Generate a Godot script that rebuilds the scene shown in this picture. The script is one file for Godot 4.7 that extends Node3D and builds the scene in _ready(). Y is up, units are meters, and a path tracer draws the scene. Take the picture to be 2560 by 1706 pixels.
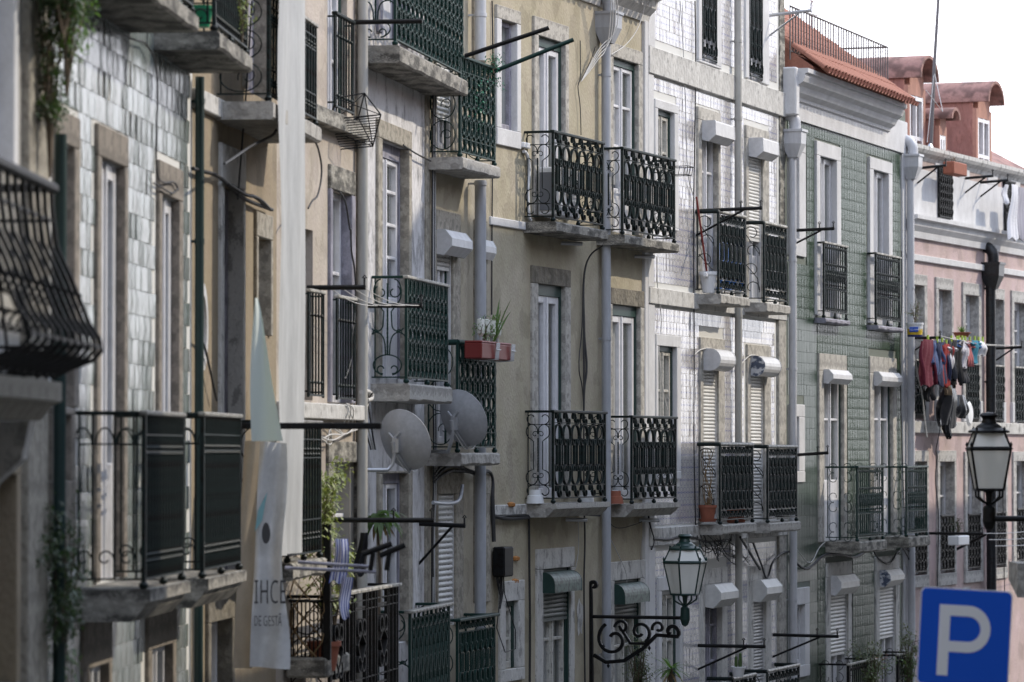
extends Node3D

# A terrace of old town houses along a street that falls away and bends to the right. Units are metres. Every house is a
# node at the foot of its own facade: x runs along the facade, y up, z out into the street.

const EYE := 10.0
var M := {}
var T := {}
var cache := {}
var taken := {}
var rng := RandomNumberGenerator.new()


class MB:
	var v := PackedVector3Array()
	var n := PackedVector3Array()
	var uv := PackedVector2Array()
	func tri(a: Vector3, b: Vector3, c: Vector3) -> void:
		var k := (b - a).cross(c - a).normalized()
		v.append(a); v.append(c); v.append(b)
		n.append(k); n.append(k); n.append(k)
		uv.append(Vector2.ZERO); uv.append(Vector2.ZERO); uv.append(Vector2.ZERO)
	func quad(a: Vector3, b: Vector3, c: Vector3, d: Vector3) -> void:
		var k := (c - a).cross(d - b).normalized()
		for q in [a, c, b, a, d, c]:
			v.append(q); n.append(k)
		for q in [Vector2(0, 1), Vector2(1, 0), Vector2(1, 1), Vector2(0, 1), Vector2(0, 0), Vector2(1, 0)]:
			uv.append(q)
	func squad(a: Vector3, b: Vector3, c: Vector3, d: Vector3, na: Vector3, nb: Vector3, nc: Vector3, nd: Vector3) -> void:
		for q in [a, c, b, a, d, c]:
			v.append(q)
		for q in [na, nc, nb, na, nd, nc]:
			n.append(q)
		for q in [Vector2(0, 1), Vector2(1, 0), Vector2(1, 1), Vector2(0, 1), Vector2(0, 0), Vector2(1, 0)]:
			uv.append(q)
	func box(c: Vector3, s: Vector3) -> void:
		var h := s / 2.0
		var p := []
		for i in 8:
			p.append(c + Vector3(h.x if i & 1 else -h.x, h.y if i & 2 else -h.y, h.z if i & 4 else -h.z))
		quad(p[4], p[5], p[7], p[6]); quad(p[1], p[0], p[2], p[3]); quad(p[5], p[1], p[3], p[7])
		quad(p[0], p[4], p[6], p[2]); quad(p[6], p[7], p[3], p[2]); quad(p[0], p[1], p[5], p[4])
	func bbox(c: Vector3, s: Vector3, b := 0.006) -> void:
		# a box with chamfered edges
		var h := s / 2.0
		var q := Vector3(h.x - b, h.y - b, h.z - b)
		var at := func(x: int, y: int, z: int, k: int) -> Vector3:
			return c + Vector3(x * (h.x if k == 0 else q.x), y * (h.y if k == 1 else q.y), z * (h.z if k == 2 else q.z))
		for g in [-1, 1]:
			var o: Array = [[-1, -1], [1, -1], [1, 1], [-1, 1]] if g > 0 else [[1, -1], [-1, -1], [-1, 1], [1, 1]]
			quad(at.call(o[0][0], o[0][1], g, 2), at.call(o[1][0], o[1][1], g, 2), at.call(o[2][0], o[2][1], g, 2), at.call(o[3][0], o[3][1], g, 2))
			quad(at.call(g, o[0][0], o[0][1], 0), at.call(g, o[1][0], o[1][1], 0), at.call(g, o[2][0], o[2][1], 0), at.call(g, o[3][0], o[3][1], 0))
			quad(at.call(o[0][1], g, o[0][0], 1), at.call(o[1][1], g, o[1][0], 1), at.call(o[2][1], g, o[2][0], 1), at.call(o[3][1], g, o[3][0], 1))
		for i in [-1, 1]:
			for j in [-1, 1]:
				var e := [[at.call(-1, i, j, 1), at.call(1, i, j, 1), at.call(1, i, j, 2), at.call(-1, i, j, 2)],
					[at.call(i, -1, j, 2), at.call(i, 1, j, 2), at.call(i, 1, j, 0), at.call(i, -1, j, 0)],
					[at.call(i, j, -1, 0), at.call(i, j, 1, 0), at.call(i, j, 1, 1), at.call(i, j, -1, 1)]]
				for r in e:
					if i * j > 0: quad(r[0], r[1], r[2], r[3])
					else: quad(r[3], r[2], r[1], r[0])
				for k in [-1, 1]:
					if i * j * k > 0: tri(at.call(i, j, k, 0), at.call(i, j, k, 1), at.call(i, j, k, 2))
					else: tri(at.call(i, j, k, 2), at.call(i, j, k, 1), at.call(i, j, k, 0))
	func prism(poly: Array, x0: float, x1: float) -> void:
		# poly: (z, y) outline, counter-clockwise seen from +x with z to the left; extruded along x
		var m := poly.size()
		for i in m:
			var a: Vector2 = poly[i]
			var b: Vector2 = poly[(i + 1) % m]
			quad(Vector3(x0, a.y, a.x), Vector3(x1, a.y, a.x), Vector3(x1, b.y, b.x), Vector3(x0, b.y, b.x))
		var t := Geometry2D.triangulate_polygon(PackedVector2Array(poly))
		for i in range(0, t.size(), 3):
			var a: Vector2 = poly[t[i]]
			var b: Vector2 = poly[t[i + 1]]
			var c: Vector2 = poly[t[i + 2]]
			if (b - a).cross(c - a) > 0:
				var k := b
				b = c
				c = k
			tri(Vector3(x1, a.y, a.x), Vector3(x1, b.y, b.x), Vector3(x1, c.y, c.x))
			tri(Vector3(x0, c.y, c.x), Vector3(x0, b.y, b.x), Vector3(x0, a.y, a.x))
	func tube(path: Array, r: float, sides := 6, r1 := -1.0) -> void:
		var m := path.size()
		if m < 2: return
		var rings := []
		var ref := Vector3.UP
		var d0: Vector3 = (path[1] - path[0]).normalized()
		if absf(d0.dot(ref)) > 0.9: ref = Vector3.RIGHT
		for i in m:
			var d: Vector3 = path[mini(i + 1, m - 1)] - path[maxi(i - 1, 0)]
			d = d.normalized()
			var x := (ref - d * ref.dot(d)).normalized()
			var y := d.cross(x)
			ref = x
			var rr := r if r1 < 0 else lerpf(r, r1, float(i) / (m - 1))
			var ring := []
			for k in sides:
				var an := TAU * k / sides
				var o := x * cos(an) + y * sin(an)
				ring.append([path[i] + o * rr, o])
			rings.append(ring)
		for i in m - 1:
			for k in sides:
				var a = rings[i][k]
				var b = rings[i][(k + 1) % sides]
				var c = rings[i + 1][(k + 1) % sides]
				var e = rings[i + 1][k]
				squad(a[0], b[0], c[0], e[0], a[1], b[1], c[1], e[1])
		for k in range(1, sides - 1):
			tri(rings[0][0][0], rings[0][k + 1][0], rings[0][k][0])
			tri(rings[m - 1][0][0], rings[m - 1][k][0], rings[m - 1][k + 1][0])
	func ribbon(pts: Array, z0: float, z1: float, t: float, shift := Vector2.ZERO, flip := 1.0) -> void:
		# a flat bar bent along a path in the x-y plane, its width along z
		var m := pts.size()
		var l := []
		var r := []
		for i in m:
			var d: Vector2 = (pts[mini(i + 1, m - 1)] - pts[maxi(i - 1, 0)]).normalized()
			var o := Vector2(-d.y, d.x) * t / 2.0
			l.append(Vector2((pts[i].x + o.x) * flip, pts[i].y + o.y) + shift)
			r.append(Vector2((pts[i].x - o.x) * flip, pts[i].y - o.y) + shift)
		for i in m - 1:
			var a: Vector2 = l[i]
			var b: Vector2 = l[i + 1]
			var c: Vector2 = r[i + 1]
			var e: Vector2 = r[i]
			quad(Vector3(e.x, e.y, z1), Vector3(c.x, c.y, z1), Vector3(b.x, b.y, z1), Vector3(a.x, a.y, z1))
			quad(Vector3(a.x, a.y, z0), Vector3(b.x, b.y, z0), Vector3(c.x, c.y, z0), Vector3(e.x, e.y, z0))
			quad(Vector3(a.x, a.y, z1), Vector3(b.x, b.y, z1), Vector3(b.x, b.y, z0), Vector3(a.x, a.y, z0))
			quad(Vector3(e.x, e.y, z0), Vector3(c.x, c.y, z0), Vector3(c.x, c.y, z1), Vector3(e.x, e.y, z1))
	func lathe(prof: Array, seg := 16, c := Vector3.ZERO) -> void:
		# prof: (radius, y) from top to bottom
		for i in prof.size() - 1:
			var a: Vector2 = prof[i]
			var b: Vector2 = prof[i + 1]
			var k := (b - a).normalized()
			var nr := Vector2(-k.y, k.x)
			for j in seg:
				var a0 := TAU * j / seg
				var a1 := TAU * (j + 1) / seg
				var c0 := Vector3(cos(a0), 0, sin(a0))
				var c1 := Vector3(cos(a1), 0, sin(a1))
				squad(c + c1 * b.x + Vector3.UP * b.y, c + c0 * b.x + Vector3.UP * b.y, c + c0 * a.x + Vector3.UP * a.y, c + c1 * a.x + Vector3.UP * a.y,
					c1 * nr.x + Vector3.UP * nr.y, c0 * nr.x + Vector3.UP * nr.y, c0 * nr.x + Vector3.UP * nr.y, c1 * nr.x + Vector3.UP * nr.y)
	func twist(x: float, y0: float, y1: float, w: float, turns: float, z := 0.0) -> void:
		# a square bar twisted about its own axis
		var m := int(turns * 8) + 1
		for i in m:
			for k in 4:
				var q := []
				for e in [[i, k], [i, k + 1], [i + 1, k + 1], [i + 1, k]]:
					var t := float(e[0]) / m
					var an: float = t * turns * TAU + e[1] * PI / 2.0
					q.append(Vector3(x + cos(an) * w, lerpf(y0, y1, t), z + sin(an) * w))
				quad(q[1], q[0], q[3], q[2])
	func grid(p: Array) -> void:
		# rows of points, smooth normals
		var ny := p.size()
		var nx: int = p[0].size()
		var nn := []
		for j in ny:
			var row := []
			for i in nx:
				var dx: Vector3 = p[j][mini(i + 1, nx - 1)] - p[j][maxi(i - 1, 0)]
				var dy: Vector3 = p[mini(j + 1, ny - 1)][i] - p[maxi(j - 1, 0)][i]
				row.append(dx.cross(dy).normalized())
			nn.append(row)
		for j in ny - 1:
			for i in nx - 1:
				var w0 := v.size()
				squad(p[j][i], p[j][i + 1], p[j + 1][i + 1], p[j + 1][i], nn[j][i], nn[j][i + 1], nn[j + 1][i + 1], nn[j + 1][i])
				var fx := 1.0 / (nx - 1)
				var fy := 1.0 / (ny - 1)
				var e := [Vector2(i * fx, 1 - j * fy), Vector2((i + 1) * fx, 1 - (j + 1) * fy), Vector2((i + 1) * fx, 1 - j * fy), Vector2(i * fx, 1 - j * fy), Vector2(i * fx, 1 - (j + 1) * fy), Vector2((i + 1) * fx, 1 - (j + 1) * fy)]
				for k in 6:
					uv[w0 + k] = e[k]
	func mesh() -> ArrayMesh:
		var a := []
		a.resize(Mesh.ARRAY_MAX)
		a[Mesh.ARRAY_VERTEX] = v
		a[Mesh.ARRAY_NORMAL] = n
		a[Mesh.ARRAY_TEX_UV] = uv
		var am := ArrayMesh.new()
		am.add_surface_from_arrays(Mesh.PRIMITIVE_TRIANGLES, a)
		return am


# ---------------------------------------------------------------- nodes
func numbered(called: String) -> String:
	var k: int = taken.get(called, 0)
	taken[called] = k + 1
	return called if k == 0 else "%s_%03d" % [called, k]


func inst(mesh: Mesh, called: String, m, parent: Node, at := Vector3.ZERO) -> MeshInstance3D:
	var o := MeshInstance3D.new()
	o.name = called
	o.mesh = mesh
	o.material_override = M[m] if m is String else m
	o.position = at
	parent.add_child(o, true)
	return o


func put(mb: MB, called: String, m, parent: Node, at := Vector3.ZERO) -> MeshInstance3D:
	return inst(mb.mesh(), called, m, parent, at)


func part(called: String, parent: Node, at := Vector3.ZERO) -> Node3D:
	var o := Node3D.new()
	o.name = called
	parent.add_child(o, true)
	o.position = at
	return o


func thing(called: String, label: String, category: String, where, group := "") -> Node3D:
	# where: a Transform3D, or a place in the world
	var o := Node3D.new()
	o.name = numbered(called)
	add_child(o)
	o.transform = where if where is Transform3D else Transform3D(Basis(), where)
	tag(o, label, category, group)
	return o


func tag(o: Node, label: String, category := "", group := "", kind := "") -> void:
	if label: o.set_meta("label", label)
	if category: o.set_meta("category", category)
	if group: o.set_meta("group", group)
	if kind: o.set_meta("kind", kind)


func on(h: Node3D, p: Vector3) -> Transform3D:
	return h.transform * Transform3D(Basis(), p)


# ---------------------------------------------------------------- textures and materials
func noise_image(sd: int, freq: float, oct := 4, size := 512, kind := FastNoiseLite.TYPE_SIMPLEX_SMOOTH) -> Image:
	var f := FastNoiseLite.new()
	f.seed = sd
	f.noise_type = kind
	f.frequency = freq
	f.fractal_octaves = oct
	return f.get_seamless_image(size, size)


func mixed(layers: Array, fn: Callable, size := 512) -> ImageTexture:
	# combine the grey layers pixel by pixel into a colour
	var im := Image.create(size, size, true, Image.FORMAT_RGB8)
	for y in size:
		for x in size:
			var a := []
			for l in layers:
				a.append(l.get_pixel(x, y).r)
			im.set_pixel(x, y, fn.call(a))
	im.generate_mipmaps()
	return ImageTexture.create_from_image(im)


func normal_tex(im: Image, strength := 4.0) -> ImageTexture:
	var b := im.duplicate() as Image
	b.convert(Image.FORMAT_L8)
	b.bump_map_to_normal_map(strength)
	return ImageTexture.create_from_image(b)


func lin(r: float, g: float, b: float) -> Color:
	return Color(r, g, b).linear_to_srgb()


func mat(key: String, c: Color, rough: float, o := {}) -> StandardMaterial3D:
	var m := StandardMaterial3D.new()
	m.resource_name = key
	m.albedo_color = c
	m.roughness = rough
	m.metallic = o.get("metal", 0.0)
	m.metallic_specular = o.get("spec", 0.5)
	if o.has("tex") or o.has("nrm"):
		if not o.get("uv", false):
			m.uv1_triplanar = true
			m.uv1_triplanar_sharpness = 4.0
			m.uv1_scale = o.get("scale", Vector3(0.5, 0.5, 0.5))
		if o.has("tex"): m.albedo_texture = T[o.tex]
		if o.has("nrm"):
			m.normal_enabled = true
			m.normal_texture = T[o.nrm]
			m.normal_scale = o.get("ns", 0.5)
	if o.has("back"):
		m.backlight_enabled = true
		m.backlight = o.back
	if o.has("alpha"):
		m.transparency = BaseMaterial3D.TRANSPARENCY_ALPHA
		m.albedo_color.a = o.alpha
	m.cull_mode = BaseMaterial3D.CULL_DISABLED if o.has("two") else BaseMaterial3D.CULL_BACK
	M[key] = m
	return m


func make_materials() -> void:
	var big := noise_image(1, 0.006, 5)
	var mid := noise_image(2, 0.02, 5)
	var fine := noise_image(3, 0.12, 4)
	var blotch := noise_image(4, 0.012, 6, 512, FastNoiseLite.TYPE_PERLIN)
	var run := noise_image(5, 0.035, 4)
	var run2 := noise_image(6, 0.014, 5)
	var grey := func(k: float) -> Color: return Color(k, k, k)
	T.mottle = mixed([big, mid, fine], func(a): return grey.call(0.80 + 0.20 * (0.45 * a[0] + 0.35 * a[1] + 0.2 * a[2])))
	# old plaster: broad patches of damp and repair, fine grain, a few dark pits
	T.plaster = mixed([big, mid, fine, blotch], func(a):
		var k: float = 0.80 + 0.20 * (0.5 * a[0] + 0.3 * a[1] + 0.2 * a[2])
		if a[3] > 0.70: k *= 0.93
		if a[2] > 0.86: k *= 0.86
		return Color(k, k * (0.985 + 0.015 * a[1]), k * (0.955 + 0.045 * a[0])))
	# flaking paint over a darker coat
	T.peel = mixed([big, mid, fine, blotch, run], func(a):
		var k: float = 0.82 + 0.18 * (0.6 * a[0] + 0.4 * a[2])
		if a[3] * 0.6 + a[1] * 0.2 + a[2] * 0.2 > 0.66: k *= 0.66 + 0.2 * a[2]
		elif a[4] > 0.74: k *= 0.90
		return Color(k, k * 0.995, k * 0.985))
	T.stone = mixed([mid, fine, blotch, run2], func(a):
		var k: float = 0.72 + 0.28 * (0.4 * a[0] + 0.6 * a[1])
		k *= 1.0 - 0.16 * smoothstep(0.5, 0.7, a[2])
		if a[1] > 0.80: k *= 0.80
		if a[3] > 0.76: k *= 1.08
		return Color(minf(k, 1), minf(k * 0.99, 1), k * 0.97))
	T.soot = mixed([mid, fine, blotch, run], func(a):
		var k: float = 0.62 + 0.38 * (0.5 * a[0] + 0.5 * a[1])
		k *= 1.0 - 0.45 * smoothstep(0.46, 0.66, a[2] * 0.6 + a[1] * 0.4)
		if a[3] > 0.68: k *= 1.15
		return Color(minf(k, 1), minf(k * 0.985, 1), minf(k * 0.95, 1)))
	T.rust = mixed([mid, fine, blotch], func(a):
		if a[2] * 0.6 + a[1] * 0.4 > 0.64: return Color(0.42 + 0.2 * a[1], 0.25, 0.16)
		var k: float = 0.75 + 0.25 * a[0]
		return Color(k, k, k))
	T.worn = mixed([mid, fine, blotch], func(a):
		if a[2] * 0.7 + a[1] * 0.3 < 0.53: return Color(1, 1, 1) * (0.9 + 0.1 * a[0])
		var k: float = 0.36 + 0.1 * a[0]
		return Color(k * 0.9, k * 1.0, k * 1.2))
	T.orange = mixed([big, mid, fine, run], func(a):
		var k: float = 0.72 + 0.28 * (0.5 * a[0] + 0.3 * a[1] + 0.2 * a[2])
		if a[3] > 0.64 and a[1] > 0.5: k *= 0.90
		return Color(k, k * 0.97, k * 0.95))
	T.weather = mixed([big, mid, fine, run2], func(a):
		var k: float = 0.80 + 0.2 * a[2]
		k *= 1.0 - 0.32 * smoothstep(0.42, 0.68, a[3] * 0.6 + a[1] * 0.25 + a[2] * 0.15)
		return Color(k, k * 0.97, k * 0.96))
	T.n_fine = normal_tex(fine, 3.0)
	T.n_mid = normal_tex(mid, 10.0)
	T.n_wave = normal_tex(run2, 14.0)
	T.n_streak = normal_tex(run, 8.0)
	var P := {"tex": "plaster", "nrm": "n_fine", "ns": 0.25, "scale": Vector3(0.36, 0.30, 0.36)}
	mat("beige", lin(0.50, 0.455, 0.35), 0.9, P)
	mat("cream", lin(0.51, 0.465, 0.37), 0.9, P)
	mat("tan", lin(0.37, 0.305, 0.215), 0.9, P)
	mat("blush", lin(0.56, 0.50, 0.44), 0.9, P)
	mat("pink", lin(0.64, 0.50, 0.50), 0.9, P)
	mat("pale_pink", lin(0.66, 0.54, 0.52), 0.9, P)
	mat("whitewall", lin(0.72, 0.72, 0.745), 0.85, {"tex": "peel", "nrm": "n_mid", "ns": 0.5, "scale": Vector3(0.55, 0.2, 0.55)})
	mat("grey_render", lin(0.42, 0.41, 0.39), 0.9, P)
	mat("white", lin(0.74, 0.74, 0.75), 0.7, {"tex": "mottle", "nrm": "n_fine", "ns": 0.15, "scale": Vector3(0.5, 0.3, 0.5)})
	mat("old_white", lin(0.66, 0.655, 0.64), 0.8, {"tex": "peel", "nrm": "n_mid", "ns": 0.3, "scale": Vector3(0.9, 0.5, 0.9)})
	mat("frame_white", lin(0.80, 0.80, 0.83), 0.4, {"tex": "mottle", "scale": Vector3(1, 1, 1)})
	mat("old_frame", lin(0.62, 0.61, 0.57), 0.6, {"tex": "peel", "scale": Vector3(2, 2, 2)})
	mat("lilac", lin(0.40, 0.40, 0.50), 0.8, {"tex": "stone", "scale": Vector3(0.8, 0.5, 0.8)})
	mat("stone", lin(0.50, 0.47, 0.41), 0.9, {"tex": "stone", "nrm": "n_mid", "ns": 0.3, "scale": Vector3(1.6, 1.6, 1.6)})
	mat("pale_stone", lin(0.62, 0.605, 0.575), 0.9, {"tex": "stone", "nrm": "n_mid", "ns": 0.25, "scale": Vector3(1.5, 1.5, 1.5)})
	mat("dark_stone", lin(0.27, 0.25, 0.21), 0.9, {"tex": "stone", "nrm": "n_mid", "ns": 0.6, "scale": Vector3(0.9, 0.9, 0.9)})
	mat("sooty_stone", lin(0.50, 0.49, 0.46), 0.9, {"tex": "soot", "nrm": "n_mid", "ns": 0.35, "scale": Vector3(0.7, 1.6, 0.7)})
	mat("concrete", lin(0.44, 0.43, 0.41), 0.92, {"tex": "soot", "nrm": "n_mid", "ns": 0.35, "scale": Vector3(0.6, 1.4, 0.6)})
	mat("pale_concrete", lin(0.56, 0.55, 0.53), 0.92, {"tex": "stone", "nrm": "n_mid", "ns": 0.45, "scale": Vector3(1.5, 1.5, 1.5)})
	mat("iron", lin(0.010, 0.022, 0.021), 0.5, {"spec": 0.35, "tex": "rust", "scale": Vector3(3, 3, 3)})
	mat("green_iron", lin(0.010, 0.040, 0.033), 0.5, {"spec": 0.35, "tex": "mottle", "scale": Vector3(3, 3, 3)})
	mat("black_iron", lin(0.009, 0.010, 0.011), 0.5, {"spec": 0.35, "tex": "rust", "scale": Vector3(3, 3, 3)})
	mat("bare_rail", lin(0.62, 0.61, 0.58), 0.5, {"tex": "soot", "scale": Vector3(2, 2, 2)})
	mat("green_paint", lin(0.018, 0.055, 0.046), 0.45, {"tex": "mottle", "scale": Vector3(2, 2, 2)})
	mat("dark_pipe", lin(0.012, 0.040, 0.038), 0.5, {"tex": "mottle", "scale": Vector3(2, 2, 2)})
	mat("pipe", lin(0.47, 0.49, 0.53), 0.45, {"tex": "mottle", "scale": Vector3(2, 0.5, 2)})
	mat("white_pipe", lin(0.66, 0.67, 0.70), 0.45, {"tex": "mottle", "scale": Vector3(2, 0.5, 2)})
	mat("beige_pipe", lin(0.52, 0.51, 0.47), 0.5, {"tex": "mottle", "scale": Vector3(2, 0.5, 2)})
	mat("black_pipe", lin(0.016, 0.020, 0.024), 0.4, {"tex": "rust", "scale": Vector3(3, 3, 3)})
	mat("shutter", lin(0.78, 0.775, 0.75), 0.5, {"tex": "mottle", "scale": Vector3(1, 1, 1)})
	mat("grey_shutter", lin(0.46, 0.46, 0.46), 0.5, {"tex": "mottle", "scale": Vector3(1, 1, 1)})
	mat("green_shutter", lin(0.13, 0.15, 0.14), 0.5, {"tex": "mottle", "scale": Vector3(1, 1, 1)})
	mat("box_white", lin(0.74, 0.74, 0.75), 0.45, {"tex": "mottle", "nrm": "n_fine", "ns": 0.1, "scale": Vector3(1.3, 1.3, 1.3)})
	mat("box_worn", lin(0.64, 0.655, 0.69), 0.45, {"tex": "worn", "scale": Vector3(2.2, 2.2, 2.2)})
	mat("box_green", lin(0.13, 0.20, 0.18), 0.5, {"tex": "weather", "scale": Vector3(1.5, 1.5, 1.5)})
	mat("cable", lin(0.02, 0.02, 0.022), 0.6)
	mat("pale_cable", lin(0.55, 0.54, 0.52), 0.6)
	mat("wire", lin(0.42, 0.42, 0.42), 0.5)
	mat("terracotta", lin(0.36, 0.12, 0.07), 0.8, {"tex": "mottle", "scale": Vector3(3, 3, 3)})
	mat("roof_tile", lin(0.42, 0.19, 0.135), 0.85, {"tex": "orange", "scale": Vector3(1.2, 1.2, 1.2)})
	mat("orange_render", lin(0.40, 0.20, 0.17), 0.9, {"tex": "orange", "nrm": "n_mid", "ns": 0.3, "scale": Vector3(0.8, 0.22, 0.8)})
	mat("orange_roof", lin(0.38, 0.225, 0.195), 0.9, {"tex": "weather", "nrm": "n_mid", "ns": 0.3, "scale": Vector3(0.35, 0.5, 0.35)})
	mat("orange_front", lin(0.50, 0.28, 0.22), 0.9, {"tex": "orange", "scale": Vector3(0.8, 0.3, 0.8)})
	mat("brown_stone", lin(0.36, 0.325, 0.29), 0.9, {"tex": "stone", "nrm": "n_mid", "ns": 0.3, "scale": Vector3(1.6, 1.6, 1.6)})
	mat("interior", lin(0.30, 0.28, 0.25), 0.95)
	mat("white_stone", lin(0.66, 0.66, 0.665), 0.9, {"tex": "stone", "nrm": "n_mid", "ns": 0.2, "scale": Vector3(1.5, 1.5, 1.5)})
	mat("curtain", lin(0.72, 0.71, 0.70), 0.9, {"two": 1, "back": Color(0.35, 0.35, 0.35), "tex": "mottle", "scale": Vector3(1, 1, 1)})
	mat("glass", Color(0.75, 0.82, 0.85), 0.02, {"alpha": 0.10, "two": 1, "spec": 0.75})
	mat("lamp_glass", Color(0.95, 0.95, 0.92), 0.35, {"alpha": 0.74, "two": 1})
	mat("red_plastic", lin(0.18, 0.022, 0.018), 0.5)
	mat("green_plastic", lin(0.01, 0.22, 0.10), 0.4)
	mat("blue_plastic", lin(0.03, 0.16, 0.52), 0.4)
	mat("white_plastic", lin(0.72, 0.73, 0.74), 0.4)
	mat("yellow_plastic", lin(0.62, 0.42, 0.03), 0.5)
	mat("navy_plastic", lin(0.02, 0.03, 0.14), 0.5)
	mat("lime_plastic", lin(0.45, 0.62, 0.06), 0.5)
	mat("bag", lin(0.006, 0.006, 0.008), 0.18, {"two": 1})
	mat("dish", lin(0.50, 0.51, 0.53), 0.55, {"tex": "mottle", "scale": Vector3(2, 2, 2)})
	mat("steel", lin(0.50, 0.51, 0.53), 0.35, {"metal": 0.6})
	mat("leaf", lin(0.065, 0.105, 0.035), 0.55, {"two": 1, "back": Color(0.35, 0.5, 0.15)})
	mat("pale_leaf", lin(0.27, 0.31, 0.13), 0.55, {"two": 1, "back": Color(0.45, 0.5, 0.2)})
	mat("dark_leaf", lin(0.035, 0.055, 0.025), 0.55, {"two": 1, "back": Color(0.2, 0.3, 0.1)})
	mat("grey_leaf", lin(0.14, 0.16, 0.09), 0.6, {"two": 1, "back": Color(0.3, 0.35, 0.15)})
	mat("dry", lin(0.24, 0.16, 0.08), 0.9, {"two": 1})
	mat("flower", lin(0.5, 0.03, 0.03), 0.6, {"two": 1})
	mat("grey_iron", lin(0.11, 0.10, 0.10), 0.6)
	mat("charcoal_metal", lin(0.16, 0.17, 0.19), 0.5)
	mat("lilac_cloth", lin(0.36, 0.35, 0.40), 0.9, {"two": 1})
	mat("lamp_green", lin(0.010, 0.036, 0.030), 0.4)
	mat("tinsel", lin(0.01, 0.20, 0.10), 0.4, {"two": 1})
	mat("foam", lin(0.42, 0.19, 0.06), 0.9)
	mat("wood", lin(0.13, 0.10, 0.07), 0.9)
	mat("asphalt", lin(0.055, 0.055, 0.057), 0.95, {"tex": "stone", "scale": Vector3(0.4, 0.4, 0.4)})
	mat("cobble", lin(0.30, 0.29, 0.27), 0.9, {"tex": "stone", "nrm": "n_mid", "ns": 0.8, "scale": Vector3(0.8, 0.8, 0.8)})
	mat("facade_grey", lin(0.34, 0.33, 0.31), 0.9, P)
	mat("facade_yellow", lin(0.40, 0.34, 0.24), 0.9, P)
	mat("facade_blue", lin(0.28, 0.31, 0.34), 0.9, P)
	mat("banner_cloth", lin(0.58, 0.595, 0.60), 0.85, {"two": 1, "tex": "mottle", "back": Color(0.3, 0.3, 0.3), "scale": Vector3(1.2, 0.25, 1.2)})
	mat("flag_cloth", lin(0.80, 0.80, 0.80), 0.85, {"two": 1, "tex": "mottle", "back": Color(0.3, 0.3, 0.3), "scale": Vector3(1.2, 1.2, 1.2)})
	mat("flag_tan", lin(0.62, 0.52, 0.39), 0.85, {"two": 1, "tex": "mottle", "scale": Vector3(1.2, 0.6, 1.2)})
	mat("mint_cloth", lin(0.60, 0.65, 0.62), 0.85, {"two": 1, "back": Color(0.3, 0.35, 0.3)})
	mat("print_teal", lin(0.22, 0.42, 0.47), 0.8, {"two": 1})
	mat("print_dark", lin(0.06, 0.06, 0.065), 0.8, {"two": 1})
	mat("sign_blue", lin(0.011, 0.10, 0.60), 0.5, {"spec": 0.3})
	mat("sign_white", lin(0.80, 0.80, 0.81), 0.45)
	for c in [["black", 0.012, 0.012, 0.014], ["navy", 0.022, 0.030, 0.075], ["denim", 0.09, 0.13, 0.26], ["maroon", 0.13, 0.012, 0.03], ["red", 0.30, 0.025, 0.022], ["charcoal", 0.035, 0.038, 0.048],
			["linen", 0.62, 0.60, 0.64], ["rose", 0.42, 0.13, 0.13], ["turquoise", 0.04, 0.22, 0.32], ["shade_blue", 0.06, 0.16, 0.42], ["white_cotton", 0.72, 0.72, 0.76], ["tawny", 0.28, 0.21, 0.14]]:
		mat("cloth_" + c[0], lin(c[1], c[2], c[3]), 0.9, {"two": 1, "nrm": "n_mid", "ns": 0.4, "scale": Vector3(2, 2, 2)})
	# blue and white print on the glazed tiles of the white house
	var im := Image.create(64, 64, true, Image.FORMAT_RGB8)
	for y in 64:
		for x in 64:
			var c := Color(0.86, 0.86, 0.875)
			for k in 2:
				var q := Vector2((x - 31.5) / 22.0, (y - 15.5 - 32.0 * k) / 12.5)
				var d := absf(q.length() - 1.0)
				if d < 0.11: c = Color(0.66, 0.67, 0.78)
				elif d < 0.2: c = Color(0.79, 0.80, 0.84)
			var w := Vector2(absf(x - 31.5), absf(y - 31.5))
			if w.y < 3.5 and (w.x > 20 - w.y * 1.6 or w.x < 6): c = Color(0.52, 0.54, 0.74)
			im.set_pixel(x, y, c)
	im.generate_mipmaps()
	T.tile_print = ImageTexture.create_from_image(im)
	mat("white_tile", Color(0.88, 0.865, 0.835), 0.20, {"tex": "tile_print", "uv": true})
	mat("green_tile", lin(0.050, 0.078, 0.052), 0.26, {"spec": 0.34})
	mat("green_tile_dark", lin(0.034, 0.058, 0.040), 0.34, {"spec": 0.30})
	for k in 3:
		mat("sea_tile_%d" % k, [lin(0.20, 0.228, 0.218), lin(0.225, 0.25, 0.24), lin(0.18, 0.212, 0.20)][k], 0.22, {"nrm": "n_wave", "ns": 0.10, "scale": Vector3(2.6, 0.5, 2.6), "spec": 0.62})
	mat("grout", lin(0.66, 0.66, 0.64), 0.95)
	mat("dark_grout", lin(0.16, 0.18, 0.155), 0.95)
	# blue stripes woven into a shirt
	var st := Image.create(64, 64, true, Image.FORMAT_RGB8)
	for y in 64:
		for x in 64:
			st.set_pixel(x, y, Color(0.30, 0.36, 0.66) if (x / 4) % 3 == 0 else Color(0.84, 0.85, 0.92))
	st.generate_mipmaps()
	T.stripe = ImageTexture.create_from_image(st)
	mat("cloth_striped", Color(0.95, 0.95, 0.95), 0.9, {"two": 1, "tex": "stripe", "uv": true})


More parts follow.
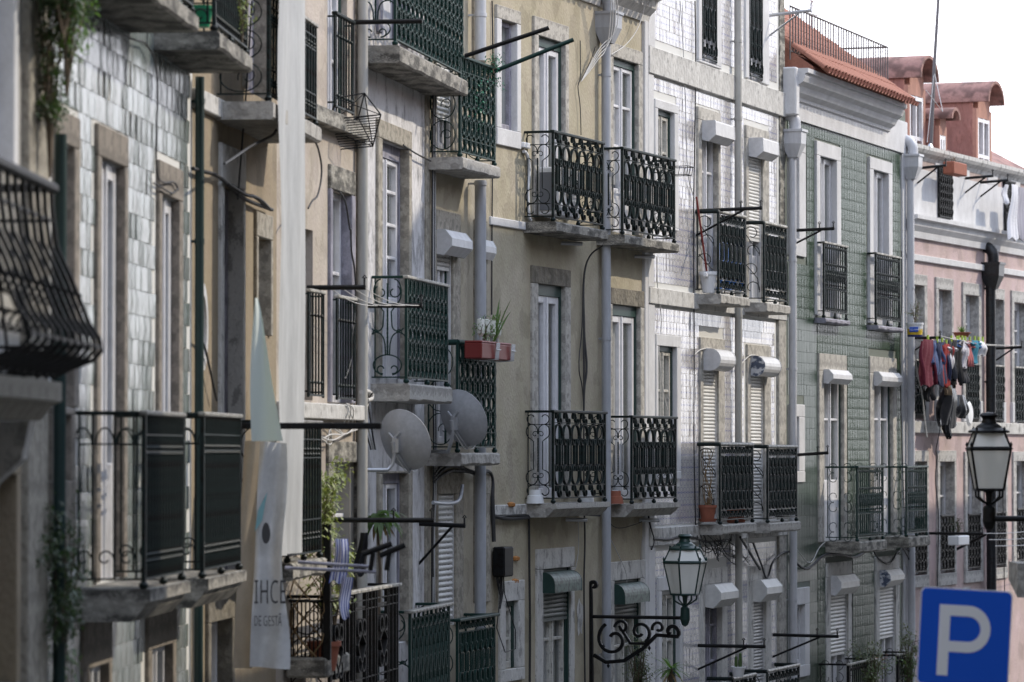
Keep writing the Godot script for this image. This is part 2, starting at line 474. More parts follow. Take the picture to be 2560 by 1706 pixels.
# ---------------------------------------------------------------- houses
func house(called: String, label: String, o: Vector3, turn: float, length: float, top: float, m: String, holes: Array, rec := 0.08, deep := 7.0) -> Node3D:
	# turn: how far the facade swings to the right of straight ahead, in radians
	var t := Transform3D(Basis(Vector3(sin(turn), 0, -cos(turn)), Vector3.UP, Vector3(cos(turn), 0, sin(turn))), o)
	var h := thing(called, label, "house", t)
	var mb := MB.new()
	var us := [0.0, length]
	var vs := [-1.5, top]
	for r in holes:
		us.append_array([clampf(r[0], 0, length), clampf(r[2], 0, length)])
		vs.append_array([clampf(r[1], -1.5, top), clampf(r[3], -1.5, top)])
	us.sort()
	vs.sort()
	for i in us.size() - 1:
		if us[i + 1] - us[i] < 0.001: continue
		for j in vs.size() - 1:
			if vs[j + 1] - vs[j] < 0.001: continue
			var c := Vector2((us[i] + us[i + 1]) / 2, (vs[j] + vs[j + 1]) / 2)
			var hit := false
			for r in holes:
				if c.x > r[0] and c.x < r[2] and c.y > r[1] and c.y < r[3]: hit = true
			if not hit:
				mb.quad(Vector3(us[i], vs[j], 0), Vector3(us[i + 1], vs[j], 0), Vector3(us[i + 1], vs[j + 1], 0), Vector3(us[i], vs[j + 1], 0))
	for r in holes:
		var d := -rec - 0.12
		mb.quad(Vector3(r[0], r[1], 0), Vector3(r[0], r[3], 0), Vector3(r[0], r[3], d), Vector3(r[0], r[1], d))
		mb.quad(Vector3(r[2], r[1], d), Vector3(r[2], r[3], d), Vector3(r[2], r[3], 0), Vector3(r[2], r[1], 0))
		mb.quad(Vector3(r[0], r[3], 0), Vector3(r[2], r[3], 0), Vector3(r[2], r[3], d), Vector3(r[0], r[3], d))
		mb.quad(Vector3(r[0], r[1], d), Vector3(r[2], r[1], d), Vector3(r[2], r[1], 0), Vector3(r[0], r[1], 0))
	put(mb, "wall", m, h)
	var sh := MB.new()
	sh.box(Vector3(0.1, top / 2 - 0.75, -deep / 2 - 0.02), Vector3(0.18, top + 1.5, deep))
	sh.box(Vector3(length - 0.1, top / 2 - 0.75, -deep / 2 - 0.02), Vector3(0.18, top + 1.5, deep))
	sh.box(Vector3(length / 2, top / 2 - 0.75, -deep - 0.1), Vector3(length, top + 1.5, 0.2))
	sh.box(Vector3(length / 2, top - 0.12, -deep / 2 - 0.03), Vector3(length - 0.4, 0.2, deep))
	sh.box(Vector3(length / 2, top / 2, -2.6), Vector3(length - 0.4, top, 0.1))
	put(sh, "party_wall", "interior", h)
	h.set_meta("rec", rec)
	return h


func roof_on(h: Node3D, length: float, top: float, deep := 7.0) -> void:
	var mb := MB.new()
	mb.prism([Vector2(0.25, top + 0.02), Vector2(-deep / 2, top + 1.9), Vector2(-deep - 0.2, top + 0.02), Vector2(-deep - 0.2, top - 0.05), Vector2(0.25, top - 0.05)], 0.005, length - 0.005)
	put(mb, "roof", "roof_tile", h)


func band(h: Node3D, r: Array, m: String, proud := 0.05, called := "string_course") -> void:
	var mb := MB.new()
	mb.bbox(Vector3((r[0] + r[2]) / 2, (r[1] + r[3]) / 2, proud / 2 - 0.01), Vector3(r[2] - r[0], r[3] - r[1], proud + 0.02), 0.008)
	put(mb, called, m, h)


func surround(w: Node3D, r: Array, s: Array, m: String, proud := 0.03, lintel := "", deep := 0.1, reveal := "") -> void:
	# r: opening, s: outer edge of the stone frame
	var top := s[3] as float
	var mb := MB.new()
	mb.bbox(Vector3((s[0] + s[2]) / 2, (r[3] + top) / 2, proud / 2 - 0.01), Vector3(s[2] - s[0], top - r[3], proud + 0.022), 0.006)
	put(mb, "lintel", lintel if lintel else m, w)
	for k in 2:
		var x0: float = s[0] if k == 0 else r[2]
		var x1: float = r[0] if k == 0 else s[2]
		if x1 - x0 < 0.015: continue
		# the stone turns the corner and lines the reveal
		x0 -= 0.004 if k == 1 else 0.0
		x1 += 0.004 if k == 0 else 0.0
		mb = MB.new()
		mb.bbox(Vector3((x0 + x1) / 2, (r[3] + r[1]) / 2, (proud - deep) / 2), Vector3(x1 - x0, r[3] - r[1] - 0.004, proud + deep), 0.006)
		put(mb, "jamb", reveal if reveal else m, w)
	if s[1] < r[1] - 0.02:
		mb = MB.new()
		mb.bbox(Vector3((s[0] + s[2]) / 2, (r[1] + s[1]) / 2, proud / 2 - 0.008), Vector3(s[2] - s[0], r[1] - s[1], proud + 0.024), 0.006)
		put(mb, "sill", m, w)


func window(h: Node3D, r: Array, o := {}) -> Node3D:
	# r: [u0, v0, u1, v1] of the opening in the wall. o: s surround, m its stone, frame, bars, kick (solid foot), liner, curtain, leaves
	var w := part("window", h)
	var rec: float = o.get("rec", h.get_meta("rec"))
	if o.has("s"): surround(w, r, o.s, o.get("m", "stone"), o.get("proud", 0.03), o.get("lintel", ""), rec + 0.08)
	var z := -rec
	var fm: String = o.get("frame", "frame_white")
	var u0: float = r[0]
	var u1: float = r[2]
	var v0: float = r[1]
	var v1: float = r[3]
	if o.has("liner"):
		var ln := MB.new()
		var lw := 0.05
		ln.box(Vector3(u0 + lw / 2, (v0 + v1) / 2, z + 0.0), Vector3(lw, v1 - v0, 0.09))
		ln.box(Vector3(u1 - lw / 2, (v0 + v1) / 2, z + 0.0), Vector3(lw, v1 - v0, 0.09))
		ln.box(Vector3((u0 + u1) / 2, v1 - o.get("fan", 0.06) / 2, z + 0.0), Vector3(u1 - u0 - lw * 2, o.get("fan", 0.06), 0.088))
		put(ln, "outer_frame", o.liner, w)
		u0 += lw
		u1 -= lw
		v1 -= o.get("fan", 0.06)
	var fw: float = o.get("fw", 0.055)
	var leaves: int = o.get("leaves", 2)
	var kick: float = o.get("kick", 0.0)
	var mb := MB.new()
	var lw2 := (u1 - u0) / leaves
	var panes := []
	for k in leaves:
		var a := u0 + lw2 * k
		var b := a + lw2
		mb.bbox(Vector3(a + fw / 2 + 0.002, (v0 + v1) / 2, z), Vector3(fw, v1 - v0, 0.055), 0.008)
		mb.bbox(Vector3(b - fw / 2 - 0.002, (v0 + v1) / 2, z), Vector3(fw, v1 - v0, 0.055), 0.008)
		mb.bbox(Vector3((a + b) / 2, v1 - fw / 2, z + 0.001), Vector3(lw2 - fw * 2, fw, 0.052), 0.008)
		mb.bbox(Vector3((a + b) / 2, v0 + fw * 0.7 + kick / 2, z + 0.001), Vector3(lw2 - fw * 2, fw * 1.4 + kick, 0.048), 0.008)
		var y0: float = v0 + fw * 1.4 + kick
		var cuts: Array = o.get("bars", [])
		var ys := [y0]
		for q in cuts: ys.append(lerpf(y0, v1 - fw, q))
		ys.append(v1 - fw)
		for i in ys.size() - 1:
			if i > 0: mb.bbox(Vector3((a + b) / 2, ys[i], z + 0.002), Vector3(lw2 - fw * 2, 0.035, 0.04), 0.006)
			panes.append([a + fw, ys[i], b - fw, ys[i + 1]])
		if o.get("mid", false):
			mb.bbox(Vector3((a + b) / 2, (y0 + v1) / 2, z + 0.003), Vector3(0.028, v1 - y0 - fw, 0.04), 0.005)
	if leaves == 2:
		mb.bbox(Vector3((u0 + u1) / 2, (v0 + v1) / 2, z + 0.032), Vector3(0.045, v1 - v0 - 0.02, 0.025), 0.006)
	if o.get("sash", true): put(mb, "frame", fm, w)
	for q in panes:
		var g := MB.new()
		g.quad(Vector3(q[0] - 0.01, q[1] - 0.01, z - 0.008), Vector3(q[2] + 0.01, q[1] - 0.01, z - 0.008), Vector3(q[2] + 0.01, q[3] + 0.01, z - 0.008), Vector3(q[0] - 0.01, q[3] + 0.01, z - 0.008))
		put(g, "pane", "glass", w)
	if o.get("curtain", 0.0) > 0.0:
		var top := v1 - 0.06
		var low: float = lerpf(v1, v0, o.curtain)
		var c := MB.new()
		for side in 2:
			var rows := []
			for j in 2:
				var row := []
				for i in 25:
					var x := lerpf(u0 + 0.03, u1 - 0.03, (i / 24.0) * 0.49 + side * 0.51)
					row.append(Vector3(x, low if j == 0 else top, z - 0.10 + 0.018 * sin(i * 1.9 + side + u0) + 0.008 * sin(i * 0.7)))
				rows.append(row)
			c.grid(rows)
		put(c, "curtain", "curtain", w)
	return w


func slat_mesh(len: float, pitch: float, round_ := 0.011) -> ArrayMesh:
	var key := "slat%.3f%.3f%.3f" % [len, pitch, round_]
	if not cache.has(key):
		var mb := MB.new()
		var pr := []
		for i in 6:
			var t := i / 5.0
			pr.append(Vector2(round_ * sin(t * PI), (t - 0.5) * pitch * 0.93))
		pr.append(Vector2(-0.006, 0.5 * pitch * 0.9))
		pr.append(Vector2(-0.006, -0.5 * pitch * 0.9))
		mb.prism(pr, -len / 2, len / 2)
		cache[key] = mb.mesh()
	return cache[key]


func roller(h: Node3D, r: Array, low: float, m := "shutter", pitch := 0.045, z := -0.02, round_ := 0.011) -> void:
	# a roller shutter let down to the height low
	var w := part("roller_shutter", h)
	var len: float = r[2] - r[0] - 0.06
	var y: float = r[3] - pitch / 2
	while y > low:
		inst(slat_mesh(len, pitch, round_), "slat", m, w, Vector3((r[0] + r[2]) / 2, y, z))
		y -= pitch
	var mb := MB.new()
	for k in 2:
		mb.box(Vector3(r[0] + 0.018 if k == 0 else r[2] - 0.018, (r[1] + r[3]) / 2, z), Vector3(0.034, r[3] - r[1], 0.04))
	put(mb, "guide_rail", "box_white" if m != "green_shutter" else "green_paint", w)
	mb = MB.new()
	mb.box(Vector3((r[0] + r[2]) / 2, y + pitch / 2 - 0.02, z), Vector3(len, 0.035, 0.018))
	put(mb, "bottom_bar", m, w)


func shutter_box(h: Node3D, x0: float, x1: float, y0: float, y1: float, depth: float, kind: String, m := "box_white", cap := "") -> void:
	var b := part("shutter_box", h)
	var p := []
	var hh := y1 - y0
	if kind == "oct":
		p = [Vector2(0, y0 + hh * 0.08), Vector2(depth * 0.55, y0), Vector2(depth, y0 + hh * 0.36), Vector2(depth, y1 - hh * 0.34), Vector2(depth * 0.62, y1), Vector2(0, y1)]
	elif kind == "square":
		p = [Vector2(0, y0 + hh * 0.1), Vector2(depth * 0.55, y0), Vector2(depth, y0 + hh * 0.30), Vector2(depth * 0.98, y1 - 0.02), Vector2(depth * 0.94, y1), Vector2(0, y1)]
	elif kind == "round":
		p = [Vector2(0, y0 + 0.01)]
		for i in 11:
			var t := -PI / 2 + PI * i / 10.0
			p.append(Vector2(depth - hh / 2 + cos(t) * hh / 2, (y0 + y1) / 2 + sin(t) * hh / 2))
		p.append(Vector2(0, y1))
	else:
		p = [Vector2(0, y0), Vector2(depth, y0), Vector2(depth, y0 + hh * 0.42)]
		for i in 7:
			var t := PI / 2 * i / 6.0
			p.append(Vector2(depth * 0.25 + cos(t) * depth * 0.75, y0 + hh * 0.42 + sin(t) * hh * 0.58))
		p.append(Vector2(0, y1))
	var mb := MB.new()
	mb.prism(p, x0, x1)
	put(mb, "casing", m, b)
	var c := []
	var mid := Vector2(depth / 2, (y0 + y1) / 2)
	for q in p: c.append(mid + (q - mid) * 1.03)
	for k in 2:
		mb = MB.new()
		mb.prism(c, (x0 - 0.012) if k == 0 else x1 - 0.004, (x0 + 0.004) if k == 0 else x1 + 0.012)
		put(mb, "end_cap", cap if cap else m, b)


func pipe(h: Node3D, x: float, y0: float, y1: float, r: float, m: String, collars := [], z := 0.09) -> Node3D:
	var p := part("downpipe", h)
	var mb := MB.new()
	mb.tube([Vector3(x, y0, z), Vector3(x, y1, z)], r, 12)
	put(mb, "pipe", m, p)
	for c in collars:
		mb = MB.new()
		mb.tube([Vector3(x, c - 0.02, z), Vector3(x, c + 0.02, z)], r * 1.12, 12)
		mb.box(Vector3(x, c, z / 2), Vector3(0.02, 0.02, z))
		put(mb, "collar", m, p)
	return p


func hopper(p: Node3D, x: float, y: float, m: String, z := 0.09, s := 1.0) -> void:
	# the rainwater head: a flared box, and the bent pipe that feeds it
	var mb := MB.new()
	var ring := func(w: float, yy: float) -> Array:
		return [Vector3(x - w, yy, z - w), Vector3(x + w, yy, z - w), Vector3(x + w, yy, z + w), Vector3(x - w, yy, z + w)]
	var lv := [[0.06 * s, y - 0.22 * s], [0.125 * s, y - 0.05 * s], [0.13 * s, y + 0.10 * s], [0.145 * s, y + 0.10 * s], [0.145 * s, y + 0.13 * s], [0.06 * s, y + 0.13 * s]]
	for i in lv.size() - 1:
		var a: Array = ring.call(lv[i][0], lv[i][1])
		var b: Array = ring.call(lv[i + 1][0], lv[i + 1][1])
		for k in 4:
			mb.quad(a[(k + 1) % 4], a[k], b[k], b[(k + 1) % 4])
	put(mb, "hopper", m, p)
	mb = MB.new()
	var path := [Vector3(x, y + 0.1 * s, z + 0.02)]
	for i in 7:
		var t := PI / 2 * i / 6.0
		path.append(Vector3(x, y + 0.2 * s + sin(t) * 0.14 * s, z + 0.02 - 0.14 * s + cos(t) * 0.14 * s))
	path.append(Vector3(x, y + 0.34 * s, z - 0.3 * s))
	mb.tube(path, 0.075 * s, 12)
	put(mb, "elbow", m, p)


func cable(h: Node3D, pts: Array, r := 0.008, m := "cable", sag := 0.0) -> void:
	var path := []
	for i in pts.size() - 1:
		for k in 6:
			var t := k / 6.0
			path.append(pts[i].lerp(pts[i + 1], t) + Vector3(0, -sag * 4.0 * t * (1 - t), 0))
	path.append(pts[-1])
	var mb := MB.new()
	mb.tube(path, r, 5)
	put(mb, "cable", m, h)


func smooth_cable(h: Node3D, pts: Array, r := 0.008, m := "cable") -> void:
	var c := Curve3D.new()
	for i in pts.size():
		var d: Vector3 = (pts[mini(i + 1, pts.size() - 1)] - pts[maxi(i - 1, 0)]) * 0.2
		c.add_point(pts[i], -d, d)
	c.bake_interval = 0.06
	var path := []
	for q in c.get_baked_points(): path.append(q)
	var mb := MB.new()
	mb.tube(path, r, 5)
	put(mb, "cable", m, h)


# ---------------------------------------------------------------- wrought iron
func arc(c: Vector2, rx: float, ry: float, a0: float, a1: float, k := 12) -> Array:
	var p := []
	for i in k + 1:
		var t := deg_to_rad(lerpf(a0, a1, float(i) / k))
		p.append(c + Vector2(cos(t) * rx, sin(t) * ry))
	return p


func curl(c: Vector2, r0: float, r1: float, a0: float, a1: float, k := 16) -> Array:
	var p := []
	for i in k + 1:
		var s := float(i) / k
		var t := deg_to_rad(lerpf(a0, a1, s))
		var r := lerpf(r0, r1, s)
		p.append(c + Vector2(cos(t) * r, sin(t) * r))
	return p


func rod(mb: MB, pts: Array, r := 0.006, flip := 1.0, ox := 0.0, sides := 5) -> void:
	var q := []
	for p in pts: q.append(Vector3(p.x * flip + ox, p.y, 0))
	mb.tube(q, r, sides)


func baluster(style: String, w: float, h: float) -> ArrayMesh:
	var key := "bal%s%.3f%.3f" % [style, w, h]
	if cache.has(key): return cache[key]
	var mb := MB.new()
	var d := 0.016
	var t := 0.007
	if style == "lyre":
		# arched strap that narrows to straight legs round a twisted bar, scrolls inside, S-scroll friezes above and below
		var a := w * 0.44
		var g := w * 0.16
		for f in [1.0, -1.0]:
			var y1 := 0.86 * h
			var p := arc(Vector2(0, y1 - a * 0.9), a, a * 0.9, 90, 0, 8)
			p.append_array(arc(Vector2(0, y1 - a * 0.9), a, 0.13 * h, 0, -62, 6))
			p.append(Vector2(g, 0.62 * h))
			p.append(Vector2(g, 0.38 * h))
			p.append_array(arc(Vector2(0, 0.145 * h + a * 0.9), a, 0.13 * h, 62, 0, 6))
			p.append_array(arc(Vector2(0, 0.145 * h + a * 0.9), a, a * 0.9, 0, -90, 8))
			mb.ribbon(p, -d, d, t, Vector2.ZERO, f)
			mb.ribbon(curl(Vector2(a * 0.52, y1 - a * 1.35), a * 0.42, a * 0.14, 20, -300, 14), -d, d, t, Vector2.ZERO, f)
			mb.ribbon(curl(Vector2(a * 0.52, 0.145 * h + a * 1.3), a * 0.42, a * 0.14, -20, 300, 14), -d, d, t, Vector2.ZERO, f)
		mb.twist(w / 2, 0.36 * h, 0.64 * h, 0.010, 4)
		mb.twist(0, 0.36 * h, 0.64 * h, 0.010, 4)
		for k in 2:
			var y := 0.075 * h if k else 0.93 * h
			var q := curl(Vector2(-w * 0.2, y + 0.022 * h), w * 0.2, w * 0.07, -40, 250, 12)
			q.reverse()
			q.append_array(curl(Vector2(w * 0.2, y - 0.022 * h), w * 0.2, w * 0.07, 140, 430, 12))
			mb.ribbon(q, -d, d, t)
	elif style == "loop":
		# long closed loops with a boss in each, twisted bars between the two rows
		for k in 2:
			var c := Vector2(0, 0.74 * h if k == 0 else 0.26 * h)
			var p := arc(c, w * 0.36, 0.125 * h, 0, 360, 20)
			mb.ribbon(p, -d, d, t)
			mb.lathe([Vector2(0, 0.022), Vector2(0.018, 0.012), Vector2(0.02, 0), Vector2(0.018, -0.012), Vector2(0, -0.022)], 6, Vector3(0, c.y - 0.02, 0))
			mb.box(Vector3(0, c.y, 0), Vector3(0.012, 0.2 * h, 0.012))
		mb.twist(0, 0.385 * h, 0.615 * h, 0.013, 3)
		mb.twist(w / 2, 0.385 * h, 0.615 * h, 0.013, 3)
		mb.box(Vector3(w * 0.25, 0.5 * h, 0), Vector3(0.012, 0.24 * h, 0.02))
		for k in 2:
			var y := 0.06 * h if k else 0.94 * h
			for f in [1.0, -1.0]:
				mb.ribbon(curl(Vector2(w * 0.2, y), 0.055 * h, 0.02 * h, 60, -230, 10), -d, d, t, Vector2.ZERO, f)
	elif style == "chain":
		# cast panel of stacked pointed loops
		var ys := [0.0, 0.19, 0.36, 0.50, 0.66, 0.83, 1.0]
		for i in ys.size() - 1:
			var c := Vector2(0, (ys[i] + ys[i + 1]) / 2 * h)
			var ry: float = (ys[i + 1] - ys[i]) / 2 * h * 1.08
			var rx := w * (0.46 if i % 2 == 0 else 0.34)
			var p := []
			for q in 17:
				var an := TAU * q / 16.0
				p.append(c + Vector2(sin(an) * rx * (0.55 + 0.45 * absf(sin(an))), cos(an) * ry))
			mb.ribbon(p, -0.014, 0.014, 0.008)
			mb.box(Vector3(0, c.y + ry, 0), Vector3(0.03, 0.02, 0.03))
		mb.box(Vector3(w / 2, h / 2, 0), Vector3(0.012, h, 0.02))
		for y in [0.12, 0.3, 0.58, 0.76]:
			mb.ribbon(arc(Vector2(w / 2, y * h), w * 0.22, 0.05 * h, 0, 360, 10), -0.014, 0.014, 0.007)
	elif style == "spade":
		# straight bars, rings at mid height with leaf drops, hooks at both ends
		mb.tube([Vector3(0, 0.0, 0), Vector3(0, h, 0)], 0.010, 5)
		for y in [0.93, 0.68, 0.36, 0.05]:
			for f in [1.0, -1.0]:
				mb.ribbon(arc(Vector2(w * 0.25, y * h), w * 0.24, 0.035 * h, 180, 0 if y > 0.5 else 360, 7), -0.012, 0.012, 0.007, Vector2.ZERO, f)
		for f in [1.0, -1.0]:
			mb.ribbon([Vector2(w * 0.02, 0.44 * h), Vector2(w * 0.34, 0.54 * h), Vector2(w * 0.30, 0.60 * h), Vector2(w * 0.04, 0.62 * h)], -0.012, 0.012, 0.008, Vector2.ZERO, f)
		mb.lathe([Vector2(0, 0.03), Vector2(0.016, 0), Vector2(0, -0.07)], 5, Vector3(0, 0.55 * h, 0))
		mb.lathe([Vector2(0, 0.03), Vector2(0.016, 0), Vector2(0, -0.07)], 5, Vector3(0, 0.40 * h, 0))
	elif style == "bar":
		mb.tube([Vector3(0, 0, 0), Vector3(0, h, 0)], 0.009, 6)
		mb.lathe([Vector2(0.008, 0.02), Vector2(0.016, 0), Vector2(0.008, -0.02)], 6, Vector3(0, 0.78 * h, 0))
		mb.lathe([Vector2(0.008, 0.02), Vector2(0.016, 0), Vector2(0.008, -0.02)], 6, Vector3(0, 0.12 * h, 0))
	elif style == "barband":
		mb.tube([Vector3(0, 0, 0), Vector3(0, h, 0)], 0.012, 6)
		for y in [0.80, 0.76, 0.14, 0.10]:
			mb.lathe([Vector2(0.008, 0.02), Vector2(0.02, 0), Vector2(0.008, -0.02)], 6, Vector3(0, y * h, 0))
	elif style == "gate":
		# tall flat bars; every panel carries a pair of big cast scrolls
		for k in 2:
			mb.box(Vector3((k - 0.5) * w * 0.96, h / 2, 0), Vector3(0.018, h, 0.035))
			mb.box(Vector3(0, (0.86 if k else 0.12) * h, 0), Vector3(w, 0.016, 0.02))
		for f in [1.0, -1.0]:
			var p := curl(Vector2(w * 0.22, 0.66 * h), w * 0.08, w * 0.2, 200, 560, 16)
			p.append_array([Vector2(w * 0.36, 0.52 * h), Vector2(w * 0.05, 0.36 * h)])
			p.append_array(curl(Vector2(w * 0.2, 0.36 * h), w * 0.2, w * 0.09, 180, 470, 14))
			mb.ribbon(p, -0.03, 0.03, 0.016, Vector2.ZERO, f)
	elif style == "gatebar":
		for k in 3:
			mb.box(Vector3((k - 1) * w / 3, h / 2, 0), Vector3(0.014, h, 0.03))
	elif style == "fretwork":
		# crossed straps and loops
		for f in [1.0, -1.0]:
			mb.ribbon([Vector2(-w / 2, 0.02 * h), Vector2(0, 0.22 * h), Vector2(w * 0.35, 0.42 * h), Vector2(0, 0.6 * h), Vector2(-w * 0.3, 0.72 * h), Vector2(w * 0.1, 0.86 * h)], -0.014, 0.014, 0.009, Vector2.ZERO, f)
		mb.ribbon(arc(Vector2(0, 0.88 * h), w * 0.36, 0.06 * h, 0, 360, 12), -0.014, 0.014, 0.008)
		mb.ribbon(arc(Vector2(0, 0.40 * h), w * 0.2, 0.1 * h, 0, 360, 12), -0.014, 0.014, 0.008)
		mb.box(Vector3(w / 2, h / 2, 0), Vector3(0.012, h, 0.02))
	cache[key] = mb.mesh()
	return cache[key]


func side_panel(style: String, w: float, h: float) -> ArrayMesh:
	# x from 0 at the wall to w at the corner
	var key := "side%s%.3f%.3f" % [style, w, h]
	if cache.has(key): return cache[key]
	var mb := MB.new()
	var c := w / 2
	var r := w * 0.24
	rod(mb, [Vector2(0.03, 0), Vector2(0.03, h)], 0.007)
	if style == "rings":
		for f in [1.0, -1.0]:
			rod(mb, curl(Vector2(r * 1.05, 0.93 * h), r * 0.95, r * 0.45, -90, 150, 14), 0.006, f, c)
			rod(mb, curl(Vector2(r * 1.05, 0.07 * h), r * 0.95, r * 0.45, 90, -150, 14), 0.006, f, c)
			var p := arc(Vector2(r, 0.775 * h), r * 0.95, 0.085 * h, 200, -70, 16)
			p.append_array([Vector2(r * 0.75, 0.66 * h), Vector2(r * 0.75, 0.33 * h)])
			p.append_array(arc(Vector2(r, 0.235 * h), r * 0.95, 0.085 * h, 70, -200, 16))
			rod(mb, p, 0.006, f, c)
			rod(mb, curl(Vector2(r * 0.5, 0.745 * h), r * 0.5, r * 0.2, 150, -160, 12), 0.005, f, c)
			rod(mb, curl(Vector2(r * 0.5, 0.265 * h), r * 0.5, r * 0.2, -150, 160, 12), 0.005, f, c)
		mb.twist(c, 0.3 * h, 0.7 * h, 0.009, 3)
		rod(mb, [Vector2(0.03, 0.86 * h), Vector2(w, 0.86 * h)], 0.005)
		rod(mb, [Vector2(0.03, 0.145 * h), Vector2(w, 0.145 * h)], 0.005)
	elif style == "zed":
		for k in 2:
			var y := 0.5 * h * k
			rod(mb, curl(Vector2(c, y + 0.13 * h), w * 0.42, w * 0.14, -30, 240, 18) , 0.006)
			rod(mb, [Vector2(c + w * 0.36, y + 0.10 * h), Vector2(c + w * 0.30, y + 0.26 * h), Vector2(0.05, y + 0.46 * h)] if k == 0 else [Vector2(c + w * 0.36, y + 0.10 * h), Vector2(0.06, y + 0.36 * h)], 0.006)
			rod(mb, curl(Vector2(c, y + 0.37 * h), w * 0.40, w * 0.12, 150, -120, 18), 0.006)
	elif style == "lyre":
		for f in [1.0, -1.0]:
			rod(mb, curl(Vector2(w * 0.22, 0.86 * h), w * 0.21, w * 0.10, 60, -250, 18), 0.007, f, c)
			rod(mb, arc(Vector2(w * 0.22, 0.86 * h), w * 0.22, 0.13 * h, 90, -70, 10) + [Vector2(w * 0.12, 0.66 * h)] + arc(Vector2(w * 0.34, 0.53 * h), w * 0.2, 0.07 * h, 190, 330, 10), 0.007, f, c)
			rod(mb, [Vector2(w * 0.06, 0.22 * h), Vector2(w * 0.08, 0.33 * h)] + arc(Vector2(w * 0.36, 0.34 * h), w * 0.26, 0.11 * h, 170, 20, 12), 0.007, f, c)
			rod(mb, curl(Vector2(w * 0.36, 0.45 * h), w * 0.11, w * 0.05, -40, 220, 10), 0.006, f, c)
			rod(mb, arc(Vector2(0, 0.115 * h), w * 0.45, 0.105 * h, 90, -70, 14), 0.007, f, c)
			rod(mb, curl(Vector2(w * 0.2, 0.075 * h), w * 0.15, w * 0.08, -110, 170, 14), 0.007, f, c)
		mb.twist(c, 0.22 * h, 0.95 * h, 0.010, 4)
	elif style == "slim":
		# slim uprights, small rings at the foot, low arches under the rail
		for k in 3:
			var x := w * (0.28 + 0.34 * k) if k < 2 else w * 0.96
			rod(mb, [Vector2(x, 0), Vector2(x, h)], 0.008)
			rod(mb, curl(Vector2(x - w * 0.14, 0.12 * h), w * 0.13, w * 0.05, 0, 330, 14), 0.006)
			rod(mb, arc(Vector2(x - w * 0.15, 0.82 * h), w * 0.14, 0.10 * h, 0, 180, 10), 0.006)
		rod(mb, [Vector2(0.03, 0.82 * h), Vector2(w, 0.82 * h)], 0.006)
	elif style == "hoops":
		for k in 3:
			rod(mb, arc(Vector2(c, (0.17 + 0.33 * k) * h), w * 0.44, 0.155 * h, 0, 360, 20), 0.006)
			rod(mb, curl(Vector2(c + w * 0.15, (0.17 + 0.33 * k) * h), w * 0.22, w * 0.08, 200, -140, 12), 0.005)
	else:
		# hearts and C-scrolls between two thin uprights
		rod(mb, [Vector2(c, 0), Vector2(c, h)], 0.006)
		for y in [0.5, 0.93, 0.07]:
			for f in [1.0, -1.0]:
				rod(mb, curl(Vector2(w * 0.22, (y + 0.08) * h), w * 0.2, w * 0.08, -90, 200, 14), 0.005, f, c)
				rod(mb, curl(Vector2(w * 0.22, (y - 0.08) * h), w * 0.2, w * 0.08, 90, -200, 14), 0.005, f, c)
	cache[key] = mb.mesh()
	return cache[key]


